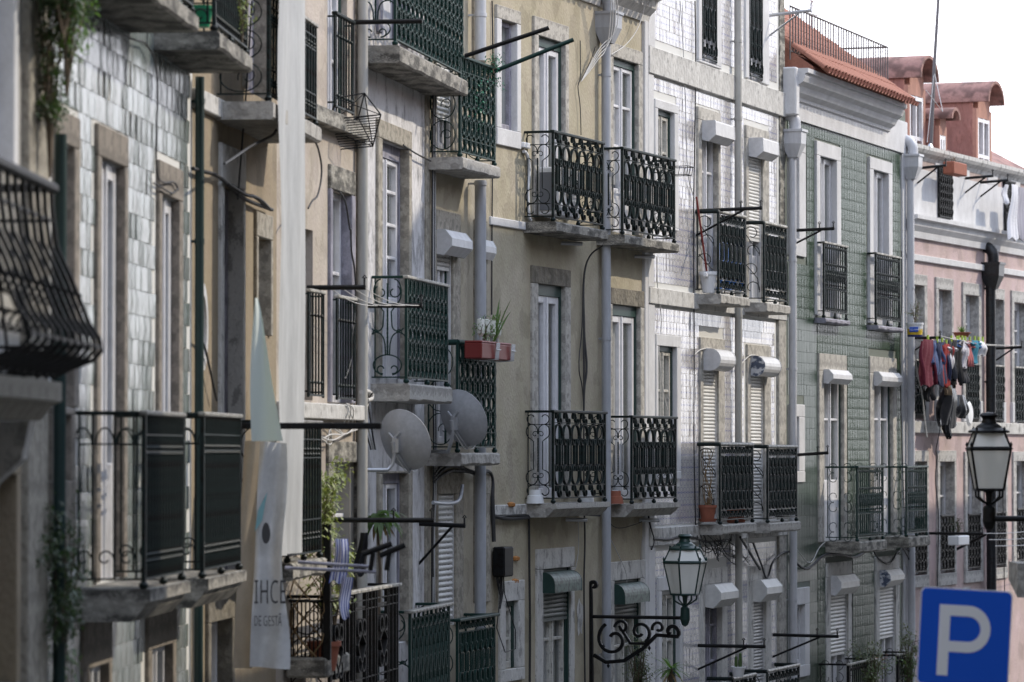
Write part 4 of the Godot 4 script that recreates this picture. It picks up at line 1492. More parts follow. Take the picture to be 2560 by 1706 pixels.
func ground_and_far_side() -> void:
	# the street falls away from the camera
	var mb := MB.new()
	var zs := [600.0, 20.0, 0.0, -20.0, -40.0, -60.0, -80.0, -100.0, -900.0]
	for i in zs.size() - 1:
		var y0: float = EYE - 1.6 - 0.076 * clampf(-zs[i], -40.0, 100.0)
		var y1: float = EYE - 1.6 - 0.076 * clampf(-zs[i + 1], -40.0, 100.0)
		mb.quad(Vector3(-700, y0, zs[i]), Vector3(700, y0, zs[i]), Vector3(700, y1, zs[i + 1]), Vector3(-700, y1, zs[i + 1]))
	var g := put(mb, "ground", "cobble", self)
	tag(g, "", "", "", "structure")
	# houses across the street: they shade its lower half and stand mirrored in the panes
	var row := [[4.1, 8.0, 14.0, 0.02, 15.5, "facade_yellow", "ochre"], [4.4, -6.5, 11.0, 0.02, 12.0, "facade_grey", "grey"], [4.6, -18.0, 10.0, 0.03, 10.4, "facade_blue", "pale blue"], [4.85, -28.4, 8.6, 0.10, 8.8, "facade_yellow", "yellow"], [6.2, -37.4, 6.0, 0.24, 9.6, "facade_grey", "light grey"],
		[7.9, -43.6, 7.0, 0.30, 15.2, "facade_yellow", "tall yellow"], [10.3, -50.8, 8.0, 0.32, 13.4, "facade_grey", "tall grey"], [13.2, -58.8, 12.0, 0.36, 13.6, "facade_blue", "low blue"]]
	for r in row:
		var base: float = EYE - 2.2 + 0.076 * r[1]
		var t := Transform3D(Basis(Vector3(sin(r[3]), 0, -cos(r[3])), Vector3.UP, Vector3(cos(r[3]), 0, sin(r[3]))), Vector3(r[0], base, r[1]))
		# the facade of the far side looks the other way: turn the axes round
		t.basis = t.basis.rotated(Vector3.UP, PI)
		t.origin += Vector3(sin(r[3]), 0, -cos(r[3])) * r[2]
		var holes := []
		for f in int((r[4] - 0.5) / 3.1):
			for k in 3:
				var u: float = r[2] * (k + 0.5) / 3.0
				holes.append([u - 0.55, 1.0 + f * 3.1, u + 0.55, 3.1 + f * 3.1])
		var h := house("house_opposite", "%s house across the street, out past the frame's edge" % r[6], Vector3.ZERO, 0.0, r[2], r[4], r[5], holes, 0.12, 6.0)
		h.transform = t
		if r[1] > 0.0: h.set_meta("label", "ochre house across the street, behind the camera's place")
		for q in holes:
			window(h, q, {"s": [q[0] - 0.15, q[1] - 0.12, q[2] + 0.15, q[3] + 0.2], "m": "pale_stone", "bars": [0.5]})
		roof_on(h, r[2], r[4], 6.0)
	# the near row goes on past the camera and a tall house closes the street behind it
	var holes2 := []
	for f in 4:
		for k in 6: holes2.append([1.0 + k * 3.4, 1.0 + f * 3.1, 2.1 + k * 3.4, 3.1 + f * 3.1])
	var near := house("house_before", "grey rendered house on the near side, before the first balcony and out of frame", Vector3(-3.4, EYE - 2.6, 4.0), 0.025, 22.0, 14.0, "facade_grey", holes2, 0.12, 6.0)
	for q in holes2: window(near, q, {"s": [q[0] - 0.15, q[1] - 0.12, q[2] + 0.15, q[3] + 0.2], "m": "pale_stone", "bars": [0.5]})
	roof_on(near, 22.0, 14.0, 6.0)
	var back := house("house_at_street_end", "yellow house that closes the street behind the viewpoint", Vector3.ZERO, 0.0, 22.0, 13.6, "facade_yellow", holes2, 0.12, 6.0)
	back.transform = Transform3D(Basis(Vector3.RIGHT, Vector3.UP, Vector3.BACK).rotated(Vector3.UP, PI), Vector3(11.0, EYE - 1.0, 16.0))
	for q in holes2: window(back, q, {"s": [q[0] - 0.15, q[1] - 0.12, q[2] + 0.15, q[3] + 0.2], "m": "pale_stone", "bars": [0.5]})
	roof_on(back, 22.0, 13.6, 6.0)


func house_beige() -> void:
	var dA := [1.496, 8.062, 2.46, 10.065]
	var dB := [4.266, 8.034, 5.281, 10.087]
	var dC := [1.48, 4.928, 2.46, 7.311]
	var dD := [4.218, 4.878, 5.349, 7.179]
	var dE := [1.651, 2.265, 2.656, 4.148]
	var dF := [4.29, 2.085, 5.349, 3.94]
	var wA := [0.234, 8.935, 0.761, 10.116]
	var wB := [0.376, 3.104, 0.807, 3.836]
	var top: float = 10.743
	var h := house("beige_house", "beige rendered house with two pairs of scroll balconies and a grey downpipe between them", Vector3(-0.214, 4.55, -42.789), 0.329, 5.66, top, "beige", [dA, dB, dC, dD, dE, dF, wA, wB], 0.07)
	window(h, wA, {"s": [0.083, 8.752, 0.885, 10.261], "m": "white", "lintel": "pale_stone", "frame": "lilac", "leaves": 1, "fw": 0.05, "curtain": 0.9})
	window(h, dA, {"s": [1.347, 8.068, 2.577, 10.269], "m": "pale_stone", "liner": "green_paint", "fan": 0.10, "curtain": 0.95, "fw": 0.075})
	window(h, dB, {"s": [4.111, 8.042, 5.443, 10.251], "m": "pale_stone", "liner": "green_paint", "bars": [0.36, 0.70], "kick": 0.45, "fan": 0.08, "curtain": 0.7})
	window(h, dC, {"s": [1.284, 4.926, 2.644, 7.505], "m": "pale_stone", "lintel": "dark_stone", "liner": "green_paint", "fan": 0.12, "fw": 0.085, "curtain": 0.98})
	window(h, dD, {"s": [4.04, 4.876, 5.538, 7.374], "m": "pale_stone", "lintel": "dark_stone", "liner": "green_paint", "fan": 0.12, "fw": 0.085, "curtain": 0.98})
	window(h, wB, {"s": [0.199, 2.969, 1.005, 4.053], "m": "old_white", "frame": "old_frame", "liner": "green_paint", "bars": [0.45], "mid": true, "leaves": 1, "curtain": 1.0})
	var wE := window(h, dE, {"s": [1.453, 2.256, 2.779, 4.373], "m": "old_white", "frame": "old_frame", "liner": "green_paint", "bars": [0.6], "curtain": 1.0})
	window(h, dF, {"s": [4.129, 2.075, 5.506, 4.159], "m": "old_white", "frame": "old_frame", "liner": "green_paint", "bars": [0.6], "curtain": 1.0})
	roller(h, dE, 3.604, "green_shutter", 0.05)
	roller(h, dF, 3.536, "green_shutter", 0.05)
	shutter_box(h, 1.641, 2.609, 3.889, 4.111, 0.17, "hood", "box_green", "green_paint")
	shutter_box(h, 4.29, 5.259, 3.669, 3.899, 0.161, "hood", "box_green", "green_paint")
	var bs := {"w": 0.31, "side": "rings", "slab_m": "concrete", "rails": [0.86, 0.145], "t": 0.12}
	balcony(h, [1.089, 2.877, 0.33, 7.969, 0.999], "lyre", bs)
	balcony(h, [3.735, 5.838, 0.3, 7.963, 1.014], "lyre", bs)
	bs.mould = true
	bs.t = 0.15
	bs.slab_m = "pale_concrete"
	balcony(h, [1.12, 2.995, 0.32, 4.882, 1.021], "lyre", bs)
	balcony(h, [4.095, 5.883, 0.3, 4.84, 1.03], "lyre", bs)
	band(h, [-0.117, 7.876, 1.047, 7.966], "white", 0.03)
	band(h, [-0.092, 4.766, 1.189, 4.879], "old_white", 0.04)
	# downpipe with its head, cornice and eaves
	var px: float = 3.78
	var p := pipe(h, px, 0.2, 10.316, 0.055, "pipe", [9.827, 6.761, 3.102, 5.594])
	hopper(p, px, 10.42, "pipe", 0.11, 1.05)
	var L: float = 5.66
	var ct: float = top + 0.02
	var mb := MB.new()
	mb.prism([Vector2(0, ct - 0.14), Vector2(0.03, ct - 0.14), Vector2(0.05, ct - 0.06), Vector2(0.13, ct + 0.02), Vector2(0.15, ct + 0.11), Vector2(0.24, ct + 0.15), Vector2(0.24, ct + 0.24), Vector2(0, ct + 0.24)], 0.02, L + 0.02)
	put(mb, "cornice", "old_white", h)
	eaves(h, 0.0, L + 0.1, 0.36, ct + 0.25, 0.42, 4)
	mb = MB.new()
	mb.prism([Vector2(0.2, ct + 0.22), Vector2(0.2, ct + 0.26), Vector2(-3.5, ct + 1.95), Vector2(-7.1, ct + 0.26), Vector2(-7.1, ct + 0.22)], 0.0, L)
	put(mb, "roof", "roof_tile", h)
	# the white corner strip that ends the facade
	band(h, [L - 0.16, 0, L - 0.02, top - 0.1], "white", 0.04, "quoin")
	# cables
	var cx: float = 3.085
	for k in 5:
		var o := 0.05 * sin(k * 2.3)
		smooth_cable(h, [Vector3(cx - 0.02, 7.809, 0.28), Vector3(cx + 0.01 + o * 0.2, 7.575, 0.06), Vector3(cx + 0.02 + o, 6.876, 0.03), Vector3(cx - 0.01 + o * 3.4, 6.421, 0.04), Vector3(cx + 0.03 + o * 0.4, 6.037, 0.03), Vector3(cx + 0.03, 5.035, 0.03)], 0.007 + 0.003 * (k % 2))
	smooth_cable(h, [Vector3(3.129, 4.737, 0.03), Vector3(3.152, 4.439, 0.03), Vector3(3.118, 3.985, 0.03), Vector3(3.129, 3.459, 0.03), Vector3(3.152, 2.814, 0.03)], 0.011)
	for k in 2:
		smooth_cable(h, [Vector3(1.126, 4.75, 0.03), Vector3(1.142, 4.212, 0.03), Vector3(1.163, 3.54, 0.03), Vector3(1.152, 2.923, 0.03)].map(func(q): return q + Vector3(0.04 * k, 0, 0)), 0.007)
	smooth_cable(h, [Vector3(2.932, 4.688, 0.02), Vector3(2.944, 4.339, 0.02), Vector3(2.819, 4.115, 0.02)], 0.005, "wire")
	smooth_cable(h, [Vector3(-0.111, 4.769, 0.05), Vector3(0.368, 4.728, 0.05), Vector3(1.04, 4.734, 0.05), Vector3(1.145, 4.766, 0.05)], 0.022)
	smooth_cable(h, [Vector3(-0.111, 4.736, 0.05), Vector3(0.47, 4.76, 0.05), Vector3(1.145, 4.75, 0.05), Vector3(2.39, 4.748, 0.05), Vector3(3.646, 4.712, 0.05)], 0.012)
	smooth_cable(h, [Vector3(4, 4.635, 0.05), Vector3(4.359, 4.557, 0.05), Vector3(4.969, 4.583, 0.05), Vector3(5.594, 4.646, 0.05)], 0.006)
	smooth_cable(h, [Vector3(4.033, 4.492, 0.03), Vector3(4.423, 4.251, 0.03), Vector3(4.727, 4.026, 0.03), Vector3(4.818, 3.824, 0.03), Vector3(5.158, 3.695, 0.03), Vector3(5.66, 3.852, 0.03), Vector3(5.345, 4.027, 0.03), Vector3(5.408, 4.428, 0.03)], 0.005, "wire")
	smooth_cable(h, [Vector3(2.987, 10.15, 0.03), Vector3(2.987, 9.731, 0.03), Vector3(2.901, 9.619, 0.03), Vector3(2.987, 9.382, 0.03), Vector3(3.015, 9.07, 0.03)], 0.006)
	smooth_cable(h, [Vector3(2.953, 9.692, 0.05), Vector3(3.297, 9.933, 0.05), Vector3(3.5, 10.129, 0.05)], 0.006)
	for k in 4:
		smooth_cable(h, [Vector3(3.015, 9.681, 0.03), Vector3(3.308, 9.932, 0.12) + Vector3(0.03 * k, 0.05 * k, 0), Vector3(3.522, 10.214, 0.2) + Vector3(0.05 * k, 0.06 * k, 0.02 * k), Vector3(3.321, 10.629, 0.3) + Vector3(0.03 * k, 0.3, 0)], 0.006, "pale_cable")
	smooth_cable(h, [Vector3(3.895, 10.075, 0.12), Vector3(4.497, 10.258, 0.12), Vector3(4.988, 10.524, 0.12), Vector3(5.269, 10.844, 0.12)], 0.006, "pale_cable")
	smooth_cable(h, [Vector3(-0.06, 10.278, 0.02), Vector3(-0.03, 9.627, 0.02), Vector3(-0.03, 8.972, 0.02)], 0.009)
	smooth_cable(h, [Vector3(-0.03, 8.972, 0.02), Vector3(-0.05, 8.349, 0.02), Vector3(-0.06, 7.923, 0.02), Vector3(-0.07, 6.914, 0.02)], 0.009)
	# waste pipes that stick out below the slabs
	for q in [Vector3(2.316, 7.797, 0.02), Vector3(5.128, 7.779, 0.02), Vector3(2.482, 4.686, 0.02), Vector3(5.315, 4.635, 0.02)]:
		mb = MB.new()
		mb.tube([q, q + Vector3(0.1, -0.005, 0.22)], 0.022, 8)
		put(mb, "spout", "steel", h)
	# a flaking patch where old paint has come away
	mb = MB.new()
	var pc := Vector3(3.051, 3.558, 0)
	var pp := []
	for i in 12:
		var an := TAU * i / 12.0
		pp.append(pc + Vector3(cos(an) * 0.14 * (0.8 + 0.3 * sin(i * 2.7)), sin(an) * 0.25 * (0.85 + 0.2 * sin(i * 1.9)), 0.006))
	for i in 12: mb.tri(pc + Vector3(0, 0, 0.004), pp[i], pp[(i + 1) % 12])
	put(mb, "bare_patch", "old_white", h)
	for q in [Vector3(0.496, 4.884, 0.05), Vector3(0.731, 4.049, 0.01), Vector3(0.767, 4.294, 0.01)]:
		mb = MB.new()
		for i in 3:
			mb.lathe([Vector2(0, 0.025), Vector2(0.03, 0.01), Vector2(0.026, -0.02), Vector2(0, -0.03)], 7, q + Vector3(0.05 * i - 0.05, 0.012 * sin(i * 3.0), 0))
		put(mb, "foam_plug", "foam", h)


func house_white_tiled() -> void:
	var L: float = 6.865
	var top := 15.6
	var s1 := [0.428, 8.618, 1.185, 10.037]
	var s2 := [0.428, 5.62, 1.283, 7.149]
	var s3 := [0.577, 2.38, 1.409, 4.169]
	var a0 := [2.487, 10.813, 3.209, 11.684]
	var a1 := [2.487, 7.912, 3.292, 10.06]
	var a2 := [2.539, 4.963, 3.285, 7.148]
	var a3 := [2.598, 2.244, 3.444, 4.18]
	var c0 := [4.869, 10.795, 5.567, 11.945]
	var c1 := [4.837, 7.897, 5.583, 10.004]
	var c2 := [4.925, 4.964, 5.665, 7.125]
	var c3 := [5.046, 2.091, 5.731, 4.163]
	var holes := [s1, s2, s3, a0, a1, a2, a3, c0, c1, c2, c3]
	var h := house("white_tiled_house", "house faced with blue and white patterned tiles, roller-shutter boxes over its doors", Vector3(1.613, 4.14, -48.146), 0.313, 6.865, top, "grout", holes, 0.07)
	roof_on(h, L, top)
	var so := {"m": "white", "frame": "old_frame", "liner": "green_paint", "bars": [0.35, 0.68], "mid": false, "curtain": 1.0, "proud": 0.035}
	var outs := [[0.306, 8.586, 1.36, 10.147], [0.34, 5.524, 1.451, 7.289], [0.441, 2.373, 1.515, 4.337]]
	for k in 3:
		so.s = outs[k]
		window(h, [s1, s2, s3][k], so)
	var o0 := [2.341, 10.785, 3.444, 11.784]
	var o1 := [2.305, 7.916, 3.398, 10.219]
	var o2 := [2.4, 4.958, 3.589, 7.308]
	var o3 := [2.487, 2.227, 3.704, 4.377]
	var q0 := [4.701, 10.776, 5.947, 12.027]
	var q1 := [4.701, 7.909, 5.93, 10.171]
	var q2 := [4.757, 4.959, 6.005, 7.278]
	var q3 := [4.901, 2.073, 6.005, 4.34]
	window(h, a0, {"s": o0, "m": "white", "bars": [0.6]})
	window(h, c0, {"s": q0, "m": "white", "bars": [0.6]})
	grille(h, [a0[0] + 0.02, a0[1] + 0.03, a0[2] - 0.02, a0[1] + 1.75], "loop", 0.2, "iron", 0.03)
	grille(h, [c0[0] + 0.02, c0[1] + 0.03, c0[2] - 0.02, c0[1] + 1.75], "loop", 0.2, "iron", 0.03)
	window(h, a1, {"s": o1, "m": "pale_stone", "bars": [0.34, 0.66], "kick": 0.3, "curtain": 0.8})
	window(h, c1, {"s": q1, "m": "pale_stone", "kick": 0.5})
	window(h, a2, {"s": o2, "m": "pale_stone", "sash": true})
	window(h, c2, {"s": q2, "m": "pale_stone"})
	window(h, a3, {"s": o3, "m": "old_white", "frame": "lilac", "bars": [0.33, 0.66], "kick": 0.4, "curtain": 0.5})
	window(h, c3, {"s": q3, "m": "old_white"})
	roller(h, c1, 8.703, "shutter", 0.045)
	roller(h, a2, a2[1] + 0.35, "shutter", 0.045)
	roller(h, c2, c2[1] + 0.02, "shutter", 0.045)
	roller(h, c3, 0.6, "grey_shutter", 0.045)
	shutter_box(h, 2.487, 3.418, 9.79, 10.047, 0.21, "square", "box_white")
	shutter_box(h, 4.837, 5.67, 9.749, 10.004, 0.229, "square", "box_white")
	shutter_box(h, 2.546, 3.281, 6.89, 7.163, 0.254, "round", "box_white", "box_white")
	shutter_box(h, 4.941, 5.81, 6.86, 7.129, 0.219, "round", "box_white", "box_worn")
	shutter_box(h, 2.649, 3.51, 3.882, 4.178, 0.226, "oct", "shutter")
	shutter_box(h, 5.046, 5.875, 3.873, 4.163, 0.213, "oct", "shutter")
	var t3: float = 4.941
	var t2: float = 7.848
	var t1: float = 10.764
	var bands := [[0.02, t3 - 0.22, L - 0.02, t3], [0.02, t2 - 0.2, L - 0.02, t2], [0.02, t1 - 0.33, L - 0.02, t1]]
	for b in bands: band(h, b, "old_white", 0.05)
	band(h, [0.02, t1, 0.32, top], "white", 0.03, "quoin")
	band(h, [0.02, 0, 0.30, t2 - 0.2], "white", 0.03, "quoin")
	band(h, [0.02, t2, 0.26, t1 - 0.33], "white", 0.03, "quoin")
	var strip := [L - 0.45, 0, L, t2 - 0.2]
	band(h, [L - 0.45, t3, L - 0.06, t2 - 0.2], "pale_stone", 0.04, "quoin")
	band(h, [L - 0.45, 0.0, L - 0.06, t3 - 0.22], "pale_stone", 0.04, "quoin")
	band(h, [L - 0.30, t2, L - 0.02, top], "sooty_stone", 0.02, "quoin")
	var no_tiles := [[0, 0, 0.30, top], strip, [L - 0.3, t2, L, top]]
	no_tiles.append_array(bands)
	no_tiles.append_array([outs[0], outs[1], outs[2], o0, o1, o2, o3, q0, q1, q2, q3])
	var ms := []
	for k in 6: ms.append(flat_tile(0.15, 0.1555, 0.0012, 0.0010, 40 + k, 0.0005))
	tiles(h, L, 0.3, top, 0.15, 0.1555, 0.0, no_tiles, ms, ["white_tile"], [0.2, 2.0, 5.0, 12.5], 0.02)
	var bs := {"w": 0.2, "side": "zed", "rails": [0.87, 0.13], "t": 0.13, "slab_m": "pale_concrete", "round_rail": true, "rw": 0.05, "rail_m": "bare_rail"}
	balcony(h, [2.253, 3.573, 0.3, 7.843, 1.037], "loop", bs)
	balcony(h, [4.569, 5.755, 0.3, 7.815, 1.052], "loop", bs)
	balcony(h, [2.321, 3.942, 0.3, 4.945, 1.01], "loop", bs)
	balcony(h, [4.738, 6.311, 0.3, 4.924, 1.004], "loop", bs)
	var px: float = 4.086
	pipe(h, px, 0.3, 15.4, 0.05, "beige_pipe", [11.211, 10.196, 7.624, 4.507], 0.08)
	# cables down the tiles
	smooth_cable(h, [Vector3(2.144, 11.53, 0.03), Vector3(2.173, 10.765, 0.03), Vector3(2.115, 9.646, 0.03), Vector3(2.072, 9.029, 0.03), Vector3(2.072, 8.191, 0.03), Vector3(2.086, 7.041, 0.03), Vector3(2.072, 6.005, 0.03), Vector3(2.144, 4.943, 0.03)], 0.009)
	smooth_cable(h, [Vector3(1.442, 11.455, 0.03), Vector3(1.584, 10.9, 0.03), Vector3(1.691, 10.149, 0.03), Vector3(1.784, 9.393, 0.03), Vector3(1.978, 9.138, 0.03), Vector3(2.115, 9.032, 0.03)], 0.006, "wire")
	smooth_cable(h, [Vector3(0.39, 8.228, 0.03), Vector3(0.404, 7.894, 0.03), Vector3(0.574, 7.491, 0.03), Vector3(0.472, 7.135, 0.03), Vector3(0.553, 6.82, 0.03), Vector3(0.711, 6.524, 0.03), Vector3(0.849, 6.376, 0.03)], 0.007, "pale_cable")
	smooth_cable(h, [Vector3(2.049, 7.078, 0.05), Vector3(2.304, 7.142, 0.05), Vector3(2.746, 7.176, 0.05)], 0.009, "pale_cable")
	smooth_cable(h, [Vector3(4.057, 6.916, 0.05), Vector3(4.355, 7.011, 0.05), Vector3(4.752, 7.12, 0.05), Vector3(5.074, 7.138, 0.05)], 0.009, "pale_cable")
	smooth_cable(h, [Vector3(0.131, 4.812, 0.05), Vector3(0.812, 4.789, 0.05), Vector3(1.3, 4.807, 0.05), Vector3(2.013, 4.783, 0.05), Vector3(2.598, 4.723, 0.05), Vector3(3.5, 4.723, 0.05)], 0.016)
	smooth_cable(h, [Vector3(-0.07, 5.092, 0.05), Vector3(0.03, 4.943, 0.05), Vector3(0.164, 4.793, 0.05), Vector3(0.064, 4.685, 0.05)], 0.012)
	for k in 4:
		smooth_cable(h, [Vector3(2.122, 4.81, 0.06) + Vector3(0.15 * k, 0, 0), Vector3(2.598, 4.587, 0.05) + Vector3(0.1 * k, 0.05 * k, 0), Vector3(3.654, 4.7, 0.05) + Vector3(0.12 * k, -0.1 * k, 0), Vector3(4.714, 4.375, 0.06) + Vector3(0.02, 0.05 * k, 0)], 0.006)
	cable(h, [Vector3(3.513, 4.764, 0.25), Vector3(5.271, 4.3, 0.06)], 0.018)
	smooth_cable(h, [Vector3(4.949, 4.652, 0.05), Vector3(5.355, 4.379, 0.05), Vector3(5.685, 4.175, 0.05), Vector3(6.018, 4.382, 0.05), Vector3(6.524, 4.483, 0.05), Vector3(7.041, 4.491, 0.05)], 0.014)
	smooth_cable(h, [Vector3(3.479, 4.804, 0.34), Vector3(3.596, 4.408, 0.34), Vector3(3.714, 4.01, 0.34), Vector3(3.753, 3.89, 0.34)], 0.006, "pale_cable")
	# the tangle of old leads under the lower balconies
	for k in 9:
		var a := Vector3(2.122, 4.8, 0.06) + Vector3(rng.randf() * 1.6, rng.randf_range(-0.12, 0.03), rng.randf() * 0.15)
		smooth_cable(h, [a, a + Vector3(0.25 * rng.randf(), -0.15 * rng.randf(), 0), a + Vector3(0.5 * rng.randf(), -0.25 * rng.randf(), 0.02), a + Vector3(0.7 * rng.randf(), 0.02, 0)], 0.006)


func house_green() -> void:
	var L: float = 7.476
	var fr: float = 10.95
	var top: float = fr + 0.68
	var e1 := [0.281, 9.306, 0.723, 10.519]
	var e2 := [0.281, 6.09, 0.689, 6.845]
	var e3 := [0.467, 3.406, 1.008, 4.246]
	var a1 := [1.868, 8.283, 2.855, 10.546]
	var a2 := [2.109, 5.082, 3.319, 7.511]
	var a3 := [2.489, 2.278, 3.554, 4.576]
	var c1 := [5.149, 8.272, 6.156, 10.572]
	var c2 := [5.208, 5.11, 6.465, 7.536]
	var c3 := [5.548, 2.073, 6.631, 4.577]
	for e in [e1, e2, e3]: e[0] = maxf(e[0], 0.3)
	var h := house("green_tiled_house", "house faced with dark green relief tiles under a white cornice and terracotta eaves", Vector3(3.729, 3.64, -54.678), 0.321, 7.476, top, "dark_grout", [e1, e2, e3, a1, a2, a3, c1, c2, c3], 0.07, 7.0)
	var outs := [[0.247, 9.069, 1.094, 10.733], [0.247, 5.936, 1.008, 7.013], [0.433, 3.244, 1.26, 4.479], [1.664, 8.291, 3.095, 10.747], [1.841, 5.079, 3.488, 7.754], [2.244, 2.264, 3.771, 4.779], [4.911, 8.279, 6.393, 10.749], [4.951, 5.105, 6.704, 7.781], [5.328, 2.058, 6.86, 4.789]]
	for i in 3: outs[i][0] = minf(outs[i][0], 0.15)
	window(h, e1, {"s": outs[0], "m": "white", "leaves": 1, "bars": [0.45]})
	window(h, e2, {"s": outs[1], "m": "white", "leaves": 1})
	window(h, e3, {"s": outs[2], "m": "white", "leaves": 1})
	window(h, a1, {"s": outs[3], "m": "white", "fw": 0.08, "curtain": 0.0, "proud": 0.045})
	window(h, c1, {"s": outs[6], "m": "white", "fw": 0.08, "proud": 0.045})
	window(h, a2, {"s": outs[4], "m": "pale_stone", "liner": "green_paint", "bars": [0.6], "kick": 0.8, "curtain": 0.9})
	window(h, c2, {"s": outs[7], "m": "pale_stone", "liner": "green_paint", "bars": [0.6], "kick": 0.8, "curtain": 0.9})
	window(h, a3, {"s": outs[5], "m": "old_white", "curtain": 0.9})
	window(h, c3, {"s": outs[8], "m": "old_white", "curtain": 0.9})
	roller(h, a3, 3.503, "shutter", 0.055, -0.02, 0.016)
	roller(h, c3, 3.61, "shutter", 0.055, -0.02, 0.016)
	shutter_box(h, 2.109, 3.247, 7.326, 7.528, 0.167, "oct", "box_white")
	shutter_box(h, 5.208, 6.572, 7.34, 7.555, 0.156, "oct", "box_white")
	shutter_box(h, 2.498, 3.595, 4.312, 4.591, 0.184, "oct", "shutter", "box_white")
	shutter_box(h, 5.548, 6.508, 4.338, 4.588, 0.195, "oct", "shutter", "box_worn")
	# the fields of tile, darker round the left edge as in an older batch
	var no := outs.duplicate()
	no.append([0, 0, 0.15, top])
	no.append([L - 0.32, 0, L, top])
	var ms := [relief_tile(0.15, 1), relief_tile(0.15, 2), relief_tile(0.15, 3)]
	# older plain tiles low on the near side, relief tiles everywhere else
	var plain := [0.0, 0.0, 1.81, 8.2]
	tiles(h, L, 0.3, fr, 0.15, 0.152, 0.0, no + [plain], ms, ["green_tile"], [0.2, 3.5, 6.0, 11.0], 0.016, 200)
	var fl := []
	for k in 4: fl.append(flat_tile(0.15, 0.152, 0.0008, 0.0006, 90 + k, 0.0006))
	tiles(h, L, 0.3, fr, 0.15, 0.152, 0.0, no + [[1.80, 0, L, top], [0, 8.2, L, top]], fl, ["green_tile_dark"], [0.2, 3.5, 2.0, 8.2], 0.012, 100, "plain_tile_field")
	band(h, [L - 0.32, 0, L - 0.02, fr], "white", 0.03, "quoin")
	var js := {"w": 0.125, "slab_m": "lilac", "t": 0.07, "foot": 0.10, "m": "iron", "rail_m": "bare_rail", "rw": 0.06}
	balcony(h, [1.698, 3.034, 0.13, 8.244, 1.075], "spade", js)
	balcony(h, [4.895, 6.462, 0.13, 8.239, 1.078], "spade", js)
	js = {"w": 0.12, "slab_m": "sooty_stone", "t": 0.16, "m": "green_iron", "side": "hearts", "rw": 0.06}
	balcony(h, [2.305, 3.9, 0.46, 5.085, 1.069], "spade", js)
	balcony(h, [5.439, 6.83, 0.46, 5.087, 1.057], "spade", js)
	# cornice: frieze, coved moulding and the return at its end
	var mb := MB.new()
	mb.prism([Vector2(0, fr), Vector2(0.05, fr), Vector2(0.05, fr + 0.24), Vector2(0.08, fr + 0.26), Vector2(0.09, fr + 0.30), Vector2(0.16, fr + 0.35), Vector2(0.20, fr + 0.43), Vector2(0.27, fr + 0.48), Vector2(0.30, fr + 0.55), Vector2(0.30, fr + 0.59), Vector2(0.34, fr + 0.60), Vector2(0.34, fr + 0.66), Vector2(0, fr + 0.66)], 0.0, 6.1)
	put(mb, "cornice", "white", h)
	mb = MB.new()
	mb.bbox(Vector3(-0.02, fr + 0.34, 0.10), Vector3(0.2, 0.66, 0.20), 0.02)
	put(mb, "cornice_end", "white", h)
	band(h, [6.1, fr, L - 0.02, fr + 0.5], "white", 0.04, "frieze")
	var ue := 6.2
	eaves(h, 0.35, ue, 0.46, top + 0.0, 0.62, 7, "roof_tile", 0.19)
	mb = MB.new()
	mb.prism([Vector2(0.32, top - 0.01), Vector2(0.32, top + 0.03), Vector2(-3.2, top + 2.55), Vector2(-6.9, top + 0.03), Vector2(-6.9, top - 0.01)], 0.36, ue - 0.05)
	put(mb, "roof", "roof_tile", h)
	# terrace railing standing on the roof slope
	var rl := part("roof_railing", h)
	var z := 0.02
	var n := 38
	var y0: float = 11.877
	var rh := 0.62
	var u1: float = 6.187
	mb = MB.new()
	mb.tube([Vector3(0.25, y0, z), Vector3(u1, y0, z)], 0.014, 5)
	mb.tube([Vector3(0.25, y0 + rh, z), Vector3(u1, y0 + rh, z), Vector3(u1, y0 + rh, z - 1.6)], 0.016, 5)
	mb.tube([Vector3(0.25, y0 + 0.35, z - 0.75), Vector3(u1, y0 + 0.35, z - 0.75)], 0.010, 5)
	put(mb, "top_rail", "grey_iron", rl)
	for i in n + 1:
		mb = MB.new()
		var x := lerpf(0.25, u1, i / float(n))
		mb.tube([Vector3(x, y0 - 0.12, z), Vector3(x, y0 + rh, z)], 0.011, 5)
		put(mb, "baluster", "grey_iron", rl)
	# the dormer behind the railing
	mb = MB.new()
	mb.box(Vector3(1.0, top + 1.5, -1.9), Vector3(0.9, 2.2, 1.6))
	var dm := put(mb, "dormer", "white", h)
	mb = MB.new()
	mb.box(Vector3(1.0, top + 1.8, -1.08), Vector3(0.5, 1.2, 0.05))
	put(mb, "dormer_window", "frame_white", dm)
	# gutters' heads and pipes at both ends
	var pa := pipe(h, 0.06, 0.3, fr - 0.45, 0.055, "white_pipe", [7.492, 4.34, 8.982], 0.10)
	hopper(pa, 0.06, fr - 0.32, "white_pipe", 0.12, 1.1)
	var pb := pipe(h, L - 0.10, 0.3, 10.662, 0.06, "white_pipe", [8.893, 7.304], 0.10)
	hopper(pb, L - 0.10, 10.807, "white_pipe", 0.12, 1.1)
	smooth_cable(h, [Vector3(6.956, 9.444, 0.05), Vector3(6.998, 8.743, 0.05), Vector3(6.851, 8.035, 0.05), Vector3(6.914, 6.865, 0.05), Vector3(7.061, 5.803, 0.05), Vector3(7.167, 4.861, 0.05)], 0.008)
	smooth_cable(h, [Vector3(0.255, 4.937, 0.05), Vector3(0.467, 4.826, 0.05), Vector3(0.94, 4.739, 0.05), Vector3(1.376, 4.781, 0.05), Vector3(1.998, 4.894, 0.05), Vector3(2.909, 4.883, 0.05), Vector3(3.848, 4.826, 0.05), Vector3(4.621, 4.909, 0.05)], 0.020)
